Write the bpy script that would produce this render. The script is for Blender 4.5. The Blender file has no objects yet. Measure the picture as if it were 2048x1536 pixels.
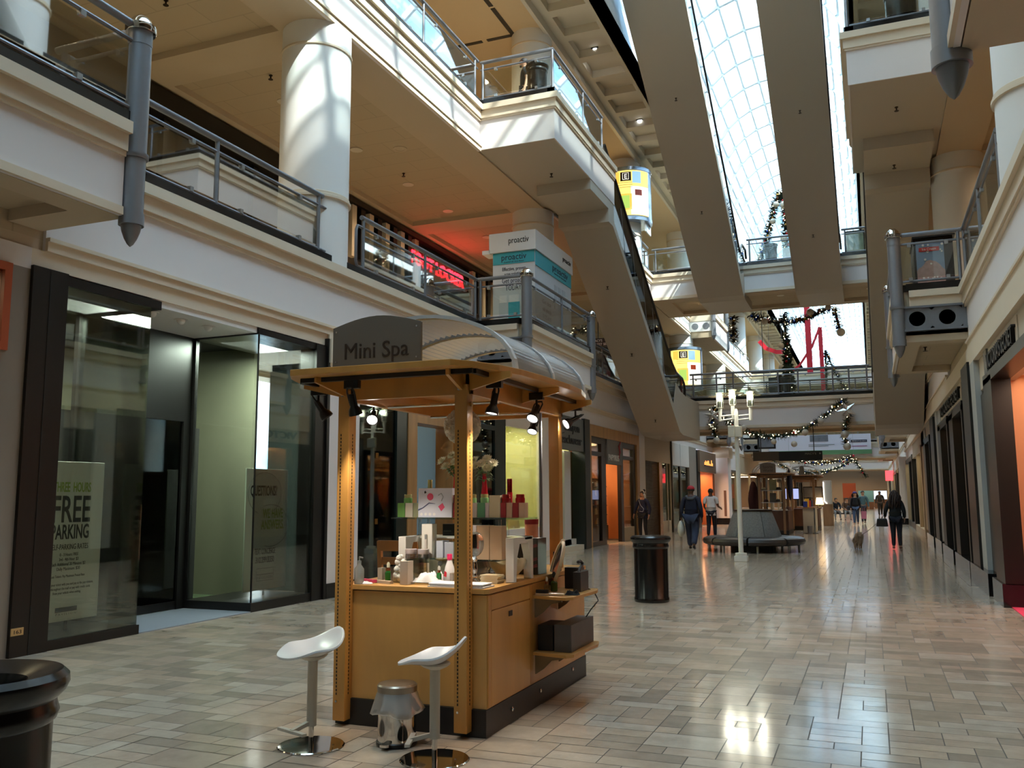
import bpy, bmesh, math, random
from mathutils import Vector, Matrix, noise
R = math.radians
PI = math.pi
rnd = random.Random(7)
scene = bpy.context.scene
C = scene.collection

# ------------------------------------------------------------------ camera, sky, sun, exposure
cam = bpy.data.cameras.new('camera')
cam.sensor_width = 36.0
cam.lens = 1768.2 * 36.0 / 2048.0
cam.clip_start = 0.05
cam.clip_end = 400
camo = bpy.data.objects.new('camera', cam)
C.objects.link(camo)
_yaw, _pit, _rol = 0.38323694, 0.12641746, -0.00497991
_f = Vector((-math.sin(_yaw) * math.cos(_pit), math.cos(_yaw) * math.cos(_pit), math.sin(_pit)))
_r = Vector((math.cos(_yaw), math.sin(_yaw), 0))
_u = _r.cross(_f)
_c, _s = math.cos(_rol), math.sin(_rol)
_R, _U = _c * _r + _s * _u, -_s * _r + _c * _u
camo.matrix_world = Matrix(((_R.x, _U.x, -_f.x, 0), (_R.y, _U.y, -_f.y, 0), (_R.z, _U.z, -_f.z, 1.5), (0, 0, 0, 1)))
scene.camera = camo

scene.view_settings.view_transform = 'Standard'
scene.view_settings.look = 'None'
scene.view_settings.gamma = 1.0
scene.view_settings.use_curve_mapping = False
scene.view_settings.exposure = 0.9
try:
    scene.cycles.use_denoising = True
    scene.cycles.max_bounces = 10
    scene.cycles.diffuse_bounces = 5
    scene.cycles.glossy_bounces = 4
    scene.cycles.transmission_bounces = 6
    scene.cycles.transparent_max_bounces = 24
    scene.cycles.sample_clamp_indirect = 6.0
    scene.cycles.caustics_reflective = False
    scene.cycles.caustics_refractive = False
except Exception:
    pass

SKY = 5.6
world = bpy.data.worlds.new('sky')
scene.world = world
world.use_nodes = True
wn, wl = world.node_tree.nodes, world.node_tree.links
wn.clear()
w_out = wn.new('ShaderNodeOutputWorld')
w_bg = wn.new('ShaderNodeBackground')
w_tc = wn.new('ShaderNodeTexCoord')
w_no = wn.new('ShaderNodeTexNoise')
w_no.inputs['Scale'].default_value = 3.2
w_no.inputs['Detail'].default_value = 5
w_no.inputs['Roughness'].default_value = 0.6
w_rp = wn.new('ShaderNodeValToRGB')
w_rp.color_ramp.elements[0].position = 0.42
w_rp.color_ramp.elements[0].color = (0.30, 0.62, 0.95, 1)
w_rp.color_ramp.elements[1].position = 0.58
w_rp.color_ramp.elements[1].color = (1.0, 0.99, 0.97, 1)
wl.new(w_tc.outputs['Generated'], w_no.inputs['Vector'])
wl.new(w_no.outputs['Fac'], w_rp.inputs['Fac'])
wl.new(w_rp.outputs['Color'], w_bg.inputs['Color'])
w_bg.inputs['Strength'].default_value = SKY
wl.new(w_bg.outputs['Background'], w_out.inputs['Surface'])

sun = bpy.data.lights.new('sun', 'SUN')
sun.energy = 9.0
sun.color = (1.0, 0.95, 0.86)
sun.angle = R(0.8)
suno = bpy.data.objects.new('sun', sun)
C.objects.link(suno)
_d = Vector((-1.0, 0.5, -1.27)).normalized()
suno.rotation_euler = _d.to_track_quat('-Z', 'Y').to_euler()
suno.location = (10, -10, 40)

# ------------------------------------------------------------------ materials
MATS = {}


def lin(c):
    return tuple((x / 12.92 if x <= 0.04045 else ((x + 0.055) / 1.055) ** 2.4) for x in c)


def s255(r, g, b):
    return lin((r / 255, g / 255, b / 255))


def mat(name, col, rough=0.6, metal=0.0, spec=0.5, var=0.0, vscale=6.0, bump=0.0, bscale=40.0, emit=None, estr=0.0, coat=0.0, stretch=None):
    """Principled material with noise driven colour and bump variation."""
    if name in MATS:
        return MATS[name]
    m = bpy.data.materials.new(name)
    m.use_nodes = True
    nt = m.node_tree
    b = nt.nodes['Principled BSDF']
    b.inputs['Base Color'].default_value = (*col, 1)
    b.inputs['Roughness'].default_value = rough
    b.inputs['Metallic'].default_value = metal
    b.inputs['Specular IOR Level'].default_value = spec
    b.inputs['Coat Weight'].default_value = coat
    if emit:
        b.inputs['Emission Color'].default_value = (*emit, 1)
        b.inputs['Emission Strength'].default_value = estr
    if var or bump:
        tc = nt.nodes.new('ShaderNodeTexCoord')
        mp = nt.nodes.new('ShaderNodeMapping')
        if stretch:
            mp.inputs['Scale'].default_value = stretch
        nt.links.new(tc.outputs['Object'], mp.inputs['Vector'])
        if var:
            n = nt.nodes.new('ShaderNodeTexNoise')
            n.inputs['Scale'].default_value = vscale
            n.inputs['Detail'].default_value = 4
            nt.links.new(mp.outputs['Vector'], n.inputs['Vector'])
            mx = nt.nodes.new('ShaderNodeMix')
            mx.data_type = 'RGBA'
            mx.inputs[6].default_value = (*[max(0, x * (1 - var)) for x in col], 1)
            mx.inputs[7].default_value = (*[min(1, x * (1 + var)) for x in col], 1)
            nt.links.new(n.outputs['Fac'], mx.inputs[0])
            nt.links.new(mx.outputs[2], b.inputs['Base Color'])
        if bump:
            n2 = nt.nodes.new('ShaderNodeTexNoise')
            n2.inputs['Scale'].default_value = bscale
            n2.inputs['Detail'].default_value = 3
            nt.links.new(mp.outputs['Vector'], n2.inputs['Vector'])
            bp = nt.nodes.new('ShaderNodeBump')
            bp.inputs['Strength'].default_value = bump
            bp.inputs['Distance'].default_value = 0.01
            nt.links.new(n2.outputs['Fac'], bp.inputs['Height'])
            nt.links.new(bp.outputs['Normal'], b.inputs['Normal'])
    MATS[name] = m
    return m


def glassmat(name, tint=(0.9, 0.95, 0.93), refl=0.09, rough=0.02, haze=0.0, hazecol=(0.8, 0.85, 0.85)):
    """Thin architectural pane: tinted see-through, Fresnel reflection, optional milky share."""
    if name in MATS:
        return MATS[name]
    m = bpy.data.materials.new(name)
    m.use_nodes = True
    nt = m.node_tree
    nt.nodes.clear()
    out = nt.nodes.new('ShaderNodeOutputMaterial')
    tr = nt.nodes.new('ShaderNodeBsdfTransparent')
    tr.inputs['Color'].default_value = (*tint, 1)
    gl = nt.nodes.new('ShaderNodeBsdfGlossy')
    gl.inputs['Roughness'].default_value = rough
    lw = nt.nodes.new('ShaderNodeLayerWeight')
    lw.inputs['Blend'].default_value = 0.3
    mr = nt.nodes.new('ShaderNodeMapRange')
    mr.inputs['To Min'].default_value = refl
    mr.inputs['To Max'].default_value = 0.75
    nt.links.new(lw.outputs['Fresnel'], mr.inputs['Value'])
    mx = nt.nodes.new('ShaderNodeMixShader')
    nt.links.new(mr.outputs['Result'], mx.inputs['Fac'])
    base = tr.outputs['BSDF']
    if haze:
        df = nt.nodes.new('ShaderNodeBsdfDiffuse')
        df.inputs['Color'].default_value = (*hazecol, 1)
        tl = nt.nodes.new('ShaderNodeBsdfTranslucent')
        tl.inputs['Color'].default_value = (*hazecol, 1)
        m1 = nt.nodes.new('ShaderNodeMixShader')
        m1.inputs['Fac'].default_value = 0.5
        nt.links.new(df.outputs['BSDF'], m1.inputs[1])
        nt.links.new(tl.outputs['BSDF'], m1.inputs[2])
        m2 = nt.nodes.new('ShaderNodeMixShader')
        m2.inputs['Fac'].default_value = haze
        nt.links.new(base, m2.inputs[1])
        nt.links.new(m1.outputs['Shader'], m2.inputs[2])
        base = m2.outputs['Shader']
    nt.links.new(base, mx.inputs[1])
    nt.links.new(gl.outputs['BSDF'], mx.inputs[2])
    nt.links.new(mx.outputs['Shader'], out.inputs['Surface'])
    MATS[name] = m
    return m


def emis(name, col, strength):
    return mat(name, (0.02, 0.02, 0.02), rough=0.5, emit=col, estr=strength)


def attrmat(name, rough=0.5, spec=0.5, metal=0.0, noise_amt=0.0, nscale=8.0, bump=0.0, bscale=60):
    """Principled reading the mesh's 'Col' colour attribute."""
    if name in MATS:
        return MATS[name]
    m = bpy.data.materials.new(name)
    m.use_nodes = True
    nt = m.node_tree
    b = nt.nodes['Principled BSDF']
    a = nt.nodes.new('ShaderNodeAttribute')
    a.attribute_name = 'Col'
    src = a.outputs['Color']
    tc = nt.nodes.new('ShaderNodeTexCoord')
    if noise_amt:
        n = nt.nodes.new('ShaderNodeTexNoise')
        n.inputs['Scale'].default_value = nscale
        n.inputs['Detail'].default_value = 6
        n.inputs['Roughness'].default_value = 0.65
        nt.links.new(tc.outputs['Object'], n.inputs['Vector'])
        mr = nt.nodes.new('ShaderNodeMapRange')
        mr.inputs['From Min'].default_value = 0.3
        mr.inputs['From Max'].default_value = 0.7
        mr.inputs['To Min'].default_value = 1 - noise_amt
        mr.inputs['To Max'].default_value = 1 + noise_amt
        nt.links.new(n.outputs['Fac'], mr.inputs['Value'])
        mx = nt.nodes.new('ShaderNodeMix')
        mx.data_type = 'RGBA'
        mx.blend_type = 'MULTIPLY'
        mx.inputs[0].default_value = 1
        nt.links.new(src, mx.inputs[6])
        nt.links.new(mr.outputs['Result'], mx.inputs[7])
        src = mx.outputs[2]
    nt.links.new(src, b.inputs['Base Color'])
    b.inputs['Roughness'].default_value = rough
    b.inputs['Metallic'].default_value = metal
    b.inputs['Specular IOR Level'].default_value = spec
    if bump:
        n2 = nt.nodes.new('ShaderNodeTexNoise')
        n2.inputs['Scale'].default_value = bscale
        nt.links.new(tc.outputs['Object'], n2.inputs['Vector'])
        bp = nt.nodes.new('ShaderNodeBump')
        bp.inputs['Strength'].default_value = bump
        bp.inputs['Distance'].default_value = 0.01
        nt.links.new(n2.outputs['Fac'], bp.inputs['Height'])
        nt.links.new(bp.outputs['Normal'], b.inputs['Normal'])
    MATS[name] = m
    return m


def tiledmat(name, col, w, h, gap, dark=0.8, rough=0.8):
    """Ceiling tiles: a plain colour with slightly darker joints on a world grid."""
    if name in MATS:
        return MATS[name]
    m = bpy.data.materials.new(name)
    m.use_nodes = True
    nt = m.node_tree
    b = nt.nodes['Principled BSDF']
    tc = nt.nodes.new('ShaderNodeTexCoord')
    br = nt.nodes.new('ShaderNodeTexBrick')
    br.inputs['Scale'].default_value = 1.0
    br.inputs['Brick Width'].default_value = w
    br.inputs['Row Height'].default_value = h
    br.inputs['Mortar Size'].default_value = gap
    br.inputs['Mortar Smooth'].default_value = 0.3
    br.inputs['Color1'].default_value = (*col, 1)
    br.inputs['Color2'].default_value = (*[x * 0.97 for x in col], 1)
    br.inputs['Mortar'].default_value = (*[x * dark for x in col], 1)
    nt.links.new(tc.outputs['Object'], br.inputs['Vector'])
    nt.links.new(br.outputs['Color'], b.inputs['Base Color'])
    b.inputs['Roughness'].default_value = rough
    MATS[name] = m
    return m


def woodmat(name, col, rough=0.4, grain=(1, 1, 12), dark=0.75):
    if name in MATS:
        return MATS[name]
    m = bpy.data.materials.new(name)
    m.use_nodes = True
    nt = m.node_tree
    b = nt.nodes['Principled BSDF']
    tc = nt.nodes.new('ShaderNodeTexCoord')
    mp = nt.nodes.new('ShaderNodeMapping')
    mp.inputs['Scale'].default_value = grain
    n = nt.nodes.new('ShaderNodeTexNoise')
    n.inputs['Scale'].default_value = 5
    n.inputs['Detail'].default_value = 6
    n.inputs['Distortion'].default_value = 0.6
    rp = nt.nodes.new('ShaderNodeValToRGB')
    rp.color_ramp.elements[0].position = 0.3
    rp.color_ramp.elements[0].color = (*[x * dark for x in col], 1)
    rp.color_ramp.elements[1].position = 0.7
    rp.color_ramp.elements[1].color = (*[min(1, x * 1.08) for x in col], 1)
    nt.links.new(tc.outputs['Object'], mp.inputs['Vector'])
    nt.links.new(mp.outputs['Vector'], n.inputs['Vector'])
    nt.links.new(n.outputs['Fac'], rp.inputs['Fac'])
    nt.links.new(rp.outputs['Color'], b.inputs['Base Color'])
    b.inputs['Roughness'].default_value = rough
    MATS[name] = m
    return m


# ------------------------------------------------------------------ mesh collector
class MB:
    """Collects shapes and links them as ONE mesh object."""

    def __init__(self):
        self.v, self.f, self.col, self.mi = [], [], [], []
        self.cur, self.m = (1, 1, 1), 0

    def add(self, vs, fs):
        o = len(self.v)
        self.v.extend(tuple(p) for p in vs)
        for q in fs:
            self.f.append(tuple(i + o for i in q))
            self.col.append(self.cur)
            self.mi.append(self.m)
        return self

    def box(self, x0, x1, y0, y1, z0, z1):
        x0, x1 = min(x0, x1), max(x0, x1)
        y0, y1 = min(y0, y1), max(y0, y1)
        z0, z1 = min(z0, z1), max(z0, z1)
        return self.add([(x0, y0, z0), (x1, y0, z0), (x1, y1, z0), (x0, y1, z0), (x0, y0, z1), (x1, y0, z1), (x1, y1, z1), (x0, y1, z1)],
                        [(0, 3, 2, 1), (4, 5, 6, 7), (0, 1, 5, 4), (1, 2, 6, 5), (2, 3, 7, 6), (3, 0, 4, 7)])

    def rbox(self, x0, x1, y0, y1, z0, z1, r=0.01, n=3):
        """Box with rounded vertical edges."""
        pts = []
        for cx, cy, a0 in ((x1 - r, y1 - r, 0), (x0 + r, y1 - r, 90), (x0 + r, y0 + r, 180), (x1 - r, y0 + r, 270)):
            for k in range(n + 1):
                a = R(a0 + 90 * k / n)
                pts.append((cx + r * math.cos(a), cy + r * math.sin(a)))
        return self.prism(pts, z0, z1)

    def prism(self, pts, z0, z1, ax='z'):
        """Polygon extruded. ax z: pts (x,y); x: pts (y,z); y: pts (x,z)."""
        def p(a, b, h):
            return (a, b, h) if ax == 'z' else ((h, a, b) if ax == 'x' else (a, h, b))
        n = len(pts)
        vs = [p(a, b, z0) for a, b in pts] + [p(a, b, z1) for a, b in pts]
        fs = [tuple(range(n - 1, -1, -1)), tuple(range(n, 2 * n))]
        fs += [(i, (i + 1) % n, n + (i + 1) % n, n + i) for i in range(n)]
        return self.add(vs, fs)

    def lathe(self, prof, c=(0, 0, 0), n=24, axis='z', cap=True):
        """prof: [(radius, height)] swept about an axis through c."""
        vs, fs = [], []
        for r, h in prof:
            for k in range(n):
                a = 2 * PI * k / n
                x, y = r * math.cos(a), r * math.sin(a)
                q = (x, y, h) if axis == 'z' else ((h, x, y) if axis == 'x' else (x, h, y))
                vs.append((q[0] + c[0], q[1] + c[1], q[2] + c[2]))
        for i in range(len(prof) - 1):
            for k in range(n):
                a, b = i * n + k, i * n + (k + 1) % n
                fs.append((a, b, b + n, a + n))
        if cap:
            fs.append(tuple(range(n - 1, -1, -1)))
            fs.append(tuple((len(prof) - 1) * n + k for k in range(n)))
        return self.add(vs, fs)

    def tube(self, pts, r, n=8, cap=True, taper=None):
        pts = [Vector(p) for p in pts]
        vs, fs = [], []
        up = None
        for i, p in enumerate(pts):
            d = (pts[min(i + 1, len(pts) - 1)] - pts[max(i - 1, 0)]).normalized()
            if up is None:
                up = Vector((0, 0, 1)) if abs(d.z) < 0.9 else Vector((1, 0, 0))
            a = d.cross(up)
            if a.length < 1e-6:
                a = d.orthogonal()
            a.normalize()
            b = a.cross(d).normalized()
            up = b
            rr = r if taper is None else r * taper[i]
            for k in range(n):
                t = 2 * PI * k / n
                vs.append(p + a * rr * math.cos(t) + b * rr * math.sin(t))
        for i in range(len(pts) - 1):
            for k in range(n):
                q, w = i * n + k, i * n + (k + 1) % n
                fs.append((q, w, w + n, q + n))
        if cap:
            fs.append(tuple(range(n - 1, -1, -1)))
            fs.append(tuple((len(pts) - 1) * n + k for k in range(n)))
        return self.add(vs, fs)

    def bar(self, a, b, w, h):
        """Rectangular bar from a to b (w sideways, h upward)."""
        a, b = Vector(a), Vector(b)
        d = (b - a).normalized()
        s = d.cross(Vector((0, 0, 1)))
        if s.length < 1e-4:
            s = Vector((1, 0, 0))
        s.normalize()
        t = s.cross(d).normalized()
        vs = []
        for p in (a, b):
            for i, j in ((-1, -1), (1, -1), (1, 1), (-1, 1)):
                vs.append(p + s * w / 2 * i + t * h / 2 * j)
        return self.add(vs, [(0, 3, 2, 1), (4, 5, 6, 7), (0, 1, 5, 4), (1, 2, 6, 5), (2, 3, 7, 6), (3, 0, 4, 7)])

    def ball(self, c, r, n=10, m=7, sq=(1, 1, 1)):
        prof = [(r * math.sin(PI * i / m), -r * math.cos(PI * i / m)) for i in range(m + 1)]
        prof[0] = (r * 0.02, -r)
        prof[-1] = (r * 0.02, r)
        vs0, o = len(self.v), None
        self.lathe(prof, (0, 0, 0), n)
        for i in range(vs0, len(self.v)):
            x, y, z = self.v[i]
            self.v[i] = (x * sq[0] + c[0], y * sq[1] + c[1], z * sq[2] + c[2])
        return self

    def quad(self, a, b, c, d):
        return self.add([a, b, c, d], [(0, 1, 2, 3)])

    def xf(self, M, start=0):
        for i in range(start, len(self.v)):
            self.v[i] = tuple(M @ Vector(self.v[i]))
        return self

    def build(self, name, m=None, parent=None, smooth=False, bevel=0.0, world=True, kind=None, label=None):
        me = bpy.data.meshes.new(name)
        off = Vector((0, 0, 0))
        if parent is not None and world:
            q = parent
            while q is not None:
                off += q.location
                q = q.parent
        me.from_pydata([tuple(Vector(p) - off) for p in self.v], [], self.f)
        ms = m if isinstance(m, (list, tuple)) else [m]
        for x in ms:
            if x is not None:
                me.materials.append(x)
        me.polygons.foreach_set('material_index', self.mi)
        if any(c != (1, 1, 1) for c in self.col):
            ca = me.color_attributes.new('Col', 'FLOAT_COLOR', 'CORNER')
            d = []
            for pl, c in zip(me.polygons, self.col):
                d += [c[0], c[1], c[2], 1.0] * pl.loop_total
            ca.data.foreach_set('color', d)
        me.update()
        o = bpy.data.objects.new(name, me)
        C.objects.link(o)
        if parent is not None:
            o.parent = parent
        if smooth:
            me.shade_smooth()
            if smooth != 'all':
                me.set_sharp_from_angle(angle=R(40))
        if bevel:
            md = o.modifiers.new('bevel', 'BEVEL')
            md.width = bevel
            md.segments = 2
            md.limit_method = 'ANGLE'
            md.angle_limit = R(50)
        if kind:
            o['kind'] = kind
        if label:
            o['label'] = label
        return o


def bx(*a):
    return MB().box(*a)


def tag(o, label, cat, group=None, kind=None):
    o['label'] = label
    o['category'] = cat
    if group:
        o['group'] = group
    if kind:
        o['kind'] = kind
    return o


def thing(name, label, cat, loc=(0, 0, 0), rz=0.0, group=None):
    o = bpy.data.objects.new(name, None)
    o.empty_display_size = 0.1
    C.objects.link(o)
    o.location = loc
    o.rotation_euler = (0, 0, rz)
    return tag(o, label, cat, group)


def struct(name, mb, m, parent=None, **k):
    o = mb.build(name, m, parent, **k)
    if parent is None:
        o['kind'] = 'structure'
    return o


def sroot(name, loc=(0, 0, 0)):
    o = bpy.data.objects.new(name, None)
    o.empty_display_size = 0.1
    C.objects.link(o)
    o.location = loc
    o['kind'] = 'structure'
    return o


def dup(src, loc, rz=None, label=None, group=None):
    """A copy of a thing with copies of its parts and sub-parts."""
    r = src.copy()
    C.objects.link(r)
    r.location = loc
    if rz is not None:
        r.rotation_euler = (0, 0, rz)
    if label:
        r['label'] = label
    if group:
        r['group'] = group

    def kids(a, b):
        for ch in list(a.children):
            c = ch.copy()
            C.objects.link(c)
            c.parent = b
            kids(ch, c)
    kids(src, r)
    return r


def text(s, name, m, parent, org, xdir, updir, height, width=None, extr=0.004, bold=0.0, spacing=1.0, align='CENTER', shear=0.0):
    """Raised lettering: org is the text's anchor (baseline), xdir/updir the reading frame; WIDTH fits it by scaling sideways."""
    cu = bpy.data.curves.new(name, 'FONT')
    cu.body = s
    cu.size = 1.0
    cu.align_x = align
    cu.extrude = extr / max(height, 1e-4) * 0.7
    cu.offset = bold
    cu.space_character = spacing
    cu.shear = shear
    cu.resolution_u = 3
    o = bpy.data.objects.new(name, cu)
    C.objects.link(o)
    dg = bpy.context.evaluated_depsgraph_get()
    me = bpy.data.meshes.new_from_object(o.evaluated_get(dg))
    bpy.data.objects.remove(o)
    me.name = name
    X, U = Vector(xdir).normalized(), Vector(updir).normalized()
    N = X.cross(U)
    vs = [v.co.copy() for v in me.vertices]
    w = (max(v.x for v in vs) - min(v.x for v in vs)) if vs else 1
    sy = height / 0.72
    sx = sy if width is None else width / w
    off = Vector((0, 0, 0))
    q = parent
    while q is not None:
        off += q.location
        q = q.parent
    for v in me.vertices:
        v.co = Vector(org) - off + X * v.co.x * sx + U * v.co.y * sy + N * v.co.z * sy
    me.materials.clear()
    me.materials.append(m)
    ob = bpy.data.objects.new(name, me)
    C.objects.link(ob)
    ob.parent = parent
    return ob


def lamp(name, kind, loc, energy, col=(1, 0.85, 0.65), size=0.2, spot=None, target=None, blend=0.5, sizey=None):
    l = bpy.data.lights.new(name, kind)
    l.energy = energy
    l.color = col
    if kind == 'AREA':
        l.size = size
        if sizey:
            l.shape = 'RECTANGLE'
            l.size_y = sizey
    else:
        l.shadow_soft_size = size
    if spot:
        l.spot_size = R(spot)
        l.spot_blend = blend
    o = bpy.data.objects.new(name, l)
    C.objects.link(o)
    o.location = loc
    if target is not None:
        o.rotation_euler = (Vector(target) - Vector(loc)).to_track_quat('-Z', 'Y').to_euler()
    return o


# palette
M_panel = mat('wall_paint_white', s255(224, 216, 212), 0.7, var=0.03, vscale=1.2)
M_trim = mat('cream_moulding_paint', s255(218, 202, 178), 0.6, var=0.03, vscale=1.5)
M_soffit = mat('tan_soffit_paint', s255(196, 178, 152), 0.8, var=0.03, vscale=1.0)
M_ceil = tiledmat('tan_ceiling_tiles', s255(188, 170, 142), 1.2, 0.6, 0.012, 0.82)
M_coffer = mat('coffer_paint', s255(205, 196, 178), 0.75)
M_belly = mat('escalator_belly_paint', s255(186, 176, 160), 0.55, var=0.02, vscale=0.6)
M_black = mat('black_granite', s255(24, 22, 22), 0.15, var=0.3, vscale=60)
M_blackfr = mat('black_frame_paint', s255(20, 18, 17), 0.35)
M_steel = mat('grey_painted_steel', s255(128, 130, 136), 0.42, metal=0.55, var=0.06, vscale=30)
M_chrome = mat('polished_chrome', s255(205, 203, 200), 0.08, metal=1.0)
M_clip = mat('clip_steel', s255(170, 172, 174), 0.3, metal=0.8)
M_glass = glassmat('balustrade_glass', (0.88, 0.92, 0.89), 0.05)
M_shop = glassmat('shop_glass', (0.90, 0.94, 0.89), 0.035)
M_white = mat('white_paint', s255(230, 228, 224), 0.5)
M_blackpl = mat('black_gloss_plastic', s255(17, 14, 13), 0.22, var=0.2, vscale=20)
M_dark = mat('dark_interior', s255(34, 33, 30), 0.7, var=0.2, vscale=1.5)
M_bulb = emis('lit_lamp', (1.0, 0.92, 0.8), 9.0)
M_warm = emis('lit_downlight', (1.0, 0.82, 0.55), 2.6)

XL, XR = -7.68, 1.71
# ================================================================== SHELL
Y0, Y1 = -9.0, 112.0
M_floor = attrmat('stone_tile_floor', rough=0.13, spec=0.5, noise_amt=0.12, nscale=5.0)
M_grout = mat('floor_grout', s255(92, 80, 68), 0.8)


def build_floor():
    g = MB()
    g.cur = (1, 1, 1)
    g.box(-12.2, 6.0, Y0, Y1, -0.3, -0.003)
    fl = struct('floor', g, M_grout)
    t = MB()
    cell = 0.155
    nx = int((XR + 0.1 - (XL - 0.05)) / cell) + 1
    x0 = XL - 0.05
    rr = random.Random(11)
    pal = [s255(184, 166, 146), s255(177, 158, 137), s255(189, 172, 153), s255(170, 152, 132), s255(182, 161, 141), s255(163, 146, 128), s255(186, 164, 142)]

    def region(ya, yb, c, e):
        ny = int((yb - ya) / c)
        n = int((XR + 0.1 - x0) / c) + 1
        used = bytearray(n * ny)
        for j in range(ny):
            for i in range(n):
                if used[j * n + i]:
                    continue
                q = rr.random()
                w, h = (2, 1) if q < 0.40 else (1, 1) if q < 0.52 else (3, 1) if q < 0.68 else (2, 2) if q < 0.86 else (3, 2) if q < 0.93 else (1, 2)
                w, h = min(w, n - i), min(h, ny - j)
                while any(used[j * n + i + k] for k in range(w)):
                    w -= 1
                for b in range(h):
                    for k in range(w):
                        used[(j + b) * n + i + k] = 1
                c0 = pal[rr.randrange(len(pal))]
                s = rr.uniform(0.93, 1.07)
                t.cur = tuple(v * s for v in c0)
                xa, xb, yc, yd = x0 + i * c + e, x0 + (i + w) * c - e, ya + j * c + e, ya + (j + h) * c - e
                # a hair of tilt so that each polished stone mirrors on its own
                tz = [rr.uniform(-0.0005, 0.0005) for _ in range(2)]
                t.quad((xa, yc, -0.0005 + tz[0]), (xb, yc, -0.0005 + tz[1]), (xb, yd, -0.0005 - tz[0]), (xa, yd, -0.0005 - tz[1]))
    region(1.0, 48.0, cell, 0.0035)
    region(48.0, 104.0, 0.31, 0.006)
    region(-9.0, 1.0, 0.31, 0.006)
    t.build('floor_tile', M_floor, fl)
    return fl


build_floor()


def fascia(name, pts, nrm, zb, ztop, low=True, parent=None):
    """White band with stepped cream mouldings along a straight run from pts[0] to pts[1]; nrm points into the hall."""
    (xa, ya), (xb, yb) = pts
    nx, ny = nrm

    def slab(mb, d0, d1, z0, z1):
        # slab between offsets d0 and d1 along the normal
        xs = [xa + nx * d0, xb + nx * d0, xa + nx * d1, xb + nx * d1]
        ys = [ya + ny * d0, yb + ny * d0, ya + ny * d1, yb + ny * d1]
        mb.box(min(xs), max(xs), min(ys), max(ys), z0, z1)
    p = MB()
    slab(p, -0.04, 0, zb, ztop)
    o = struct(name, p, M_panel, parent)
    t = MB()
    if low:
        slab(t, 0, 0.035, zb, zb + 0.10)
        slab(t, 0, 0.06, zb + 0.10, zb + 0.14)
    slab(t, 0, 0.035, ztop - 0.36, ztop - 0.31)
    slab(t, 0, 0.06, ztop - 0.31, ztop - 0.13)
    slab(t, 0, 0.115, ztop - 0.13, ztop)
    t.build('moulding', M_trim, o)
    k = MB()
    slab(k, -0.16, 0.045, ztop, ztop + 0.13)
    k.build('kerb', M_black, o)
    return o


NT = [0]


def trim(pts, nrm, zb, ztop, low=True):
    NT[0] += 1
    return fascia('trim_%d' % NT[0], pts, nrm, zb, ztop, low)


# ---- gallery slabs, their ceilings and back walls
def gallery(side, z0, z1, zc):
    """One balcony slab along a side. z0 underside, z1 floor level."""
    s = -1 if side == 'left' else 1
    xi = XL if s < 0 else XR
    xo = -12.15 if s < 0 else 6.2
    m = bx(xi + 0.04 * s, xo, Y0, Y1, z0 + 0.12, z1)
    o = struct('ceiling_%s' % side, m, M_ceil)
    # border bands of the coffered ceiling
    b = MB()
    b.box(xi + 0.04 * s, xi + 0.95 * s, Y0, Y1, z0, z0 + 0.12)
    b.box(xo, xo - 0.5 * s, Y0, Y1, z0, z0 + 0.12)
    y = 1.5
    while y < Y1:
        b.box(xi + 0.95 * s, xo - 0.5 * s, y - 0.45, y + 0.45, z0, z0 + 0.12)
        y += 10.2
    b.build('band', M_soffit, o)
    return o


for sd in ('left', 'right'):
    gallery(sd, 4.0 if sd == 'left' else 4.0, 5.12, 0)
    gallery(sd, 9.1, 10.15, 0)
# top ceilings of the upper galleries and the coffered strips beside the skylight
for sd, s, xi, xo in (('left', -1, XL, -12.15), ('right', 1, XR, 6.2)):
    m = bx(xi + 0.08 * -s, xo, Y0, Y1, 14.2, 14.9)
    o = struct('ceiling_%s' % sd, m, mat('tan_gallery_ceiling', s255(206, 184, 150), 0.8, var=0.02))
    # coffered strip
    xe = xi - 1.62 * s
    c = MB()
    a, b = xi - 0.08 * s, xi - 0.34 * s
    c.box(a, b, Y0, Y1, 14.32, 14.9)
    c.box(xi - 1.38 * s, xe, Y0, Y1, 14.32, 14.9)
    y = Y0
    while y < Y1:
        c.box(b, xi - 1.38 * s, y, y + 0.32, 14.32, 14.9)
        y += 1.36
    c.box(b, xi - 1.38 * s, Y0, Y1, 14.55, 14.9)
    struct('ceiling_%s' % sd, c, M_coffer)
    e = bx(xi, xi - 0.1 * s, Y0, Y1, 14.08, 14.34)
    struct('trim_%d' % (90 + (s > 0)), e, mat('gloss_trim_paint', s255(206, 200, 188), 0.3))
    # upstand of the skylight
    u = bx(xe, xe + 0.12 * s, Y0, Y1, 14.32, 16.9)
    struct('wall_%s' % sd, u, M_white)
    # flat roof over the galleries
    rf = bx(xe + 0.12 * s, xo + 0.3 * s, Y0, Y1, 14.9, 15.1)
    struct('ceiling_%s' % sd, rf, M_dark)
    # back walls of the upper floors (shop fronts set back from the railing)
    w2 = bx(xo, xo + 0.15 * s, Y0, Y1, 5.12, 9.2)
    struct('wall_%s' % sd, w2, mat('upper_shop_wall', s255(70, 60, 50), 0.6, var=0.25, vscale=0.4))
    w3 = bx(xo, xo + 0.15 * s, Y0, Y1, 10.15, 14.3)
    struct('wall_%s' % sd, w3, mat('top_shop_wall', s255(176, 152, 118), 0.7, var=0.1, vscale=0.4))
# end walls
struct('wall_front', bx(-12.3, 6.3, Y1, Y1 + 0.2, 0, 15), mat('end_wall', s255(120, 98, 74), 0.7))
struct('wall_back', bx(-12.3, 6.3, Y0 - 0.2, Y0, 0, 20), mat('back_wall', s255(150, 135, 115), 0.7))


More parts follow.
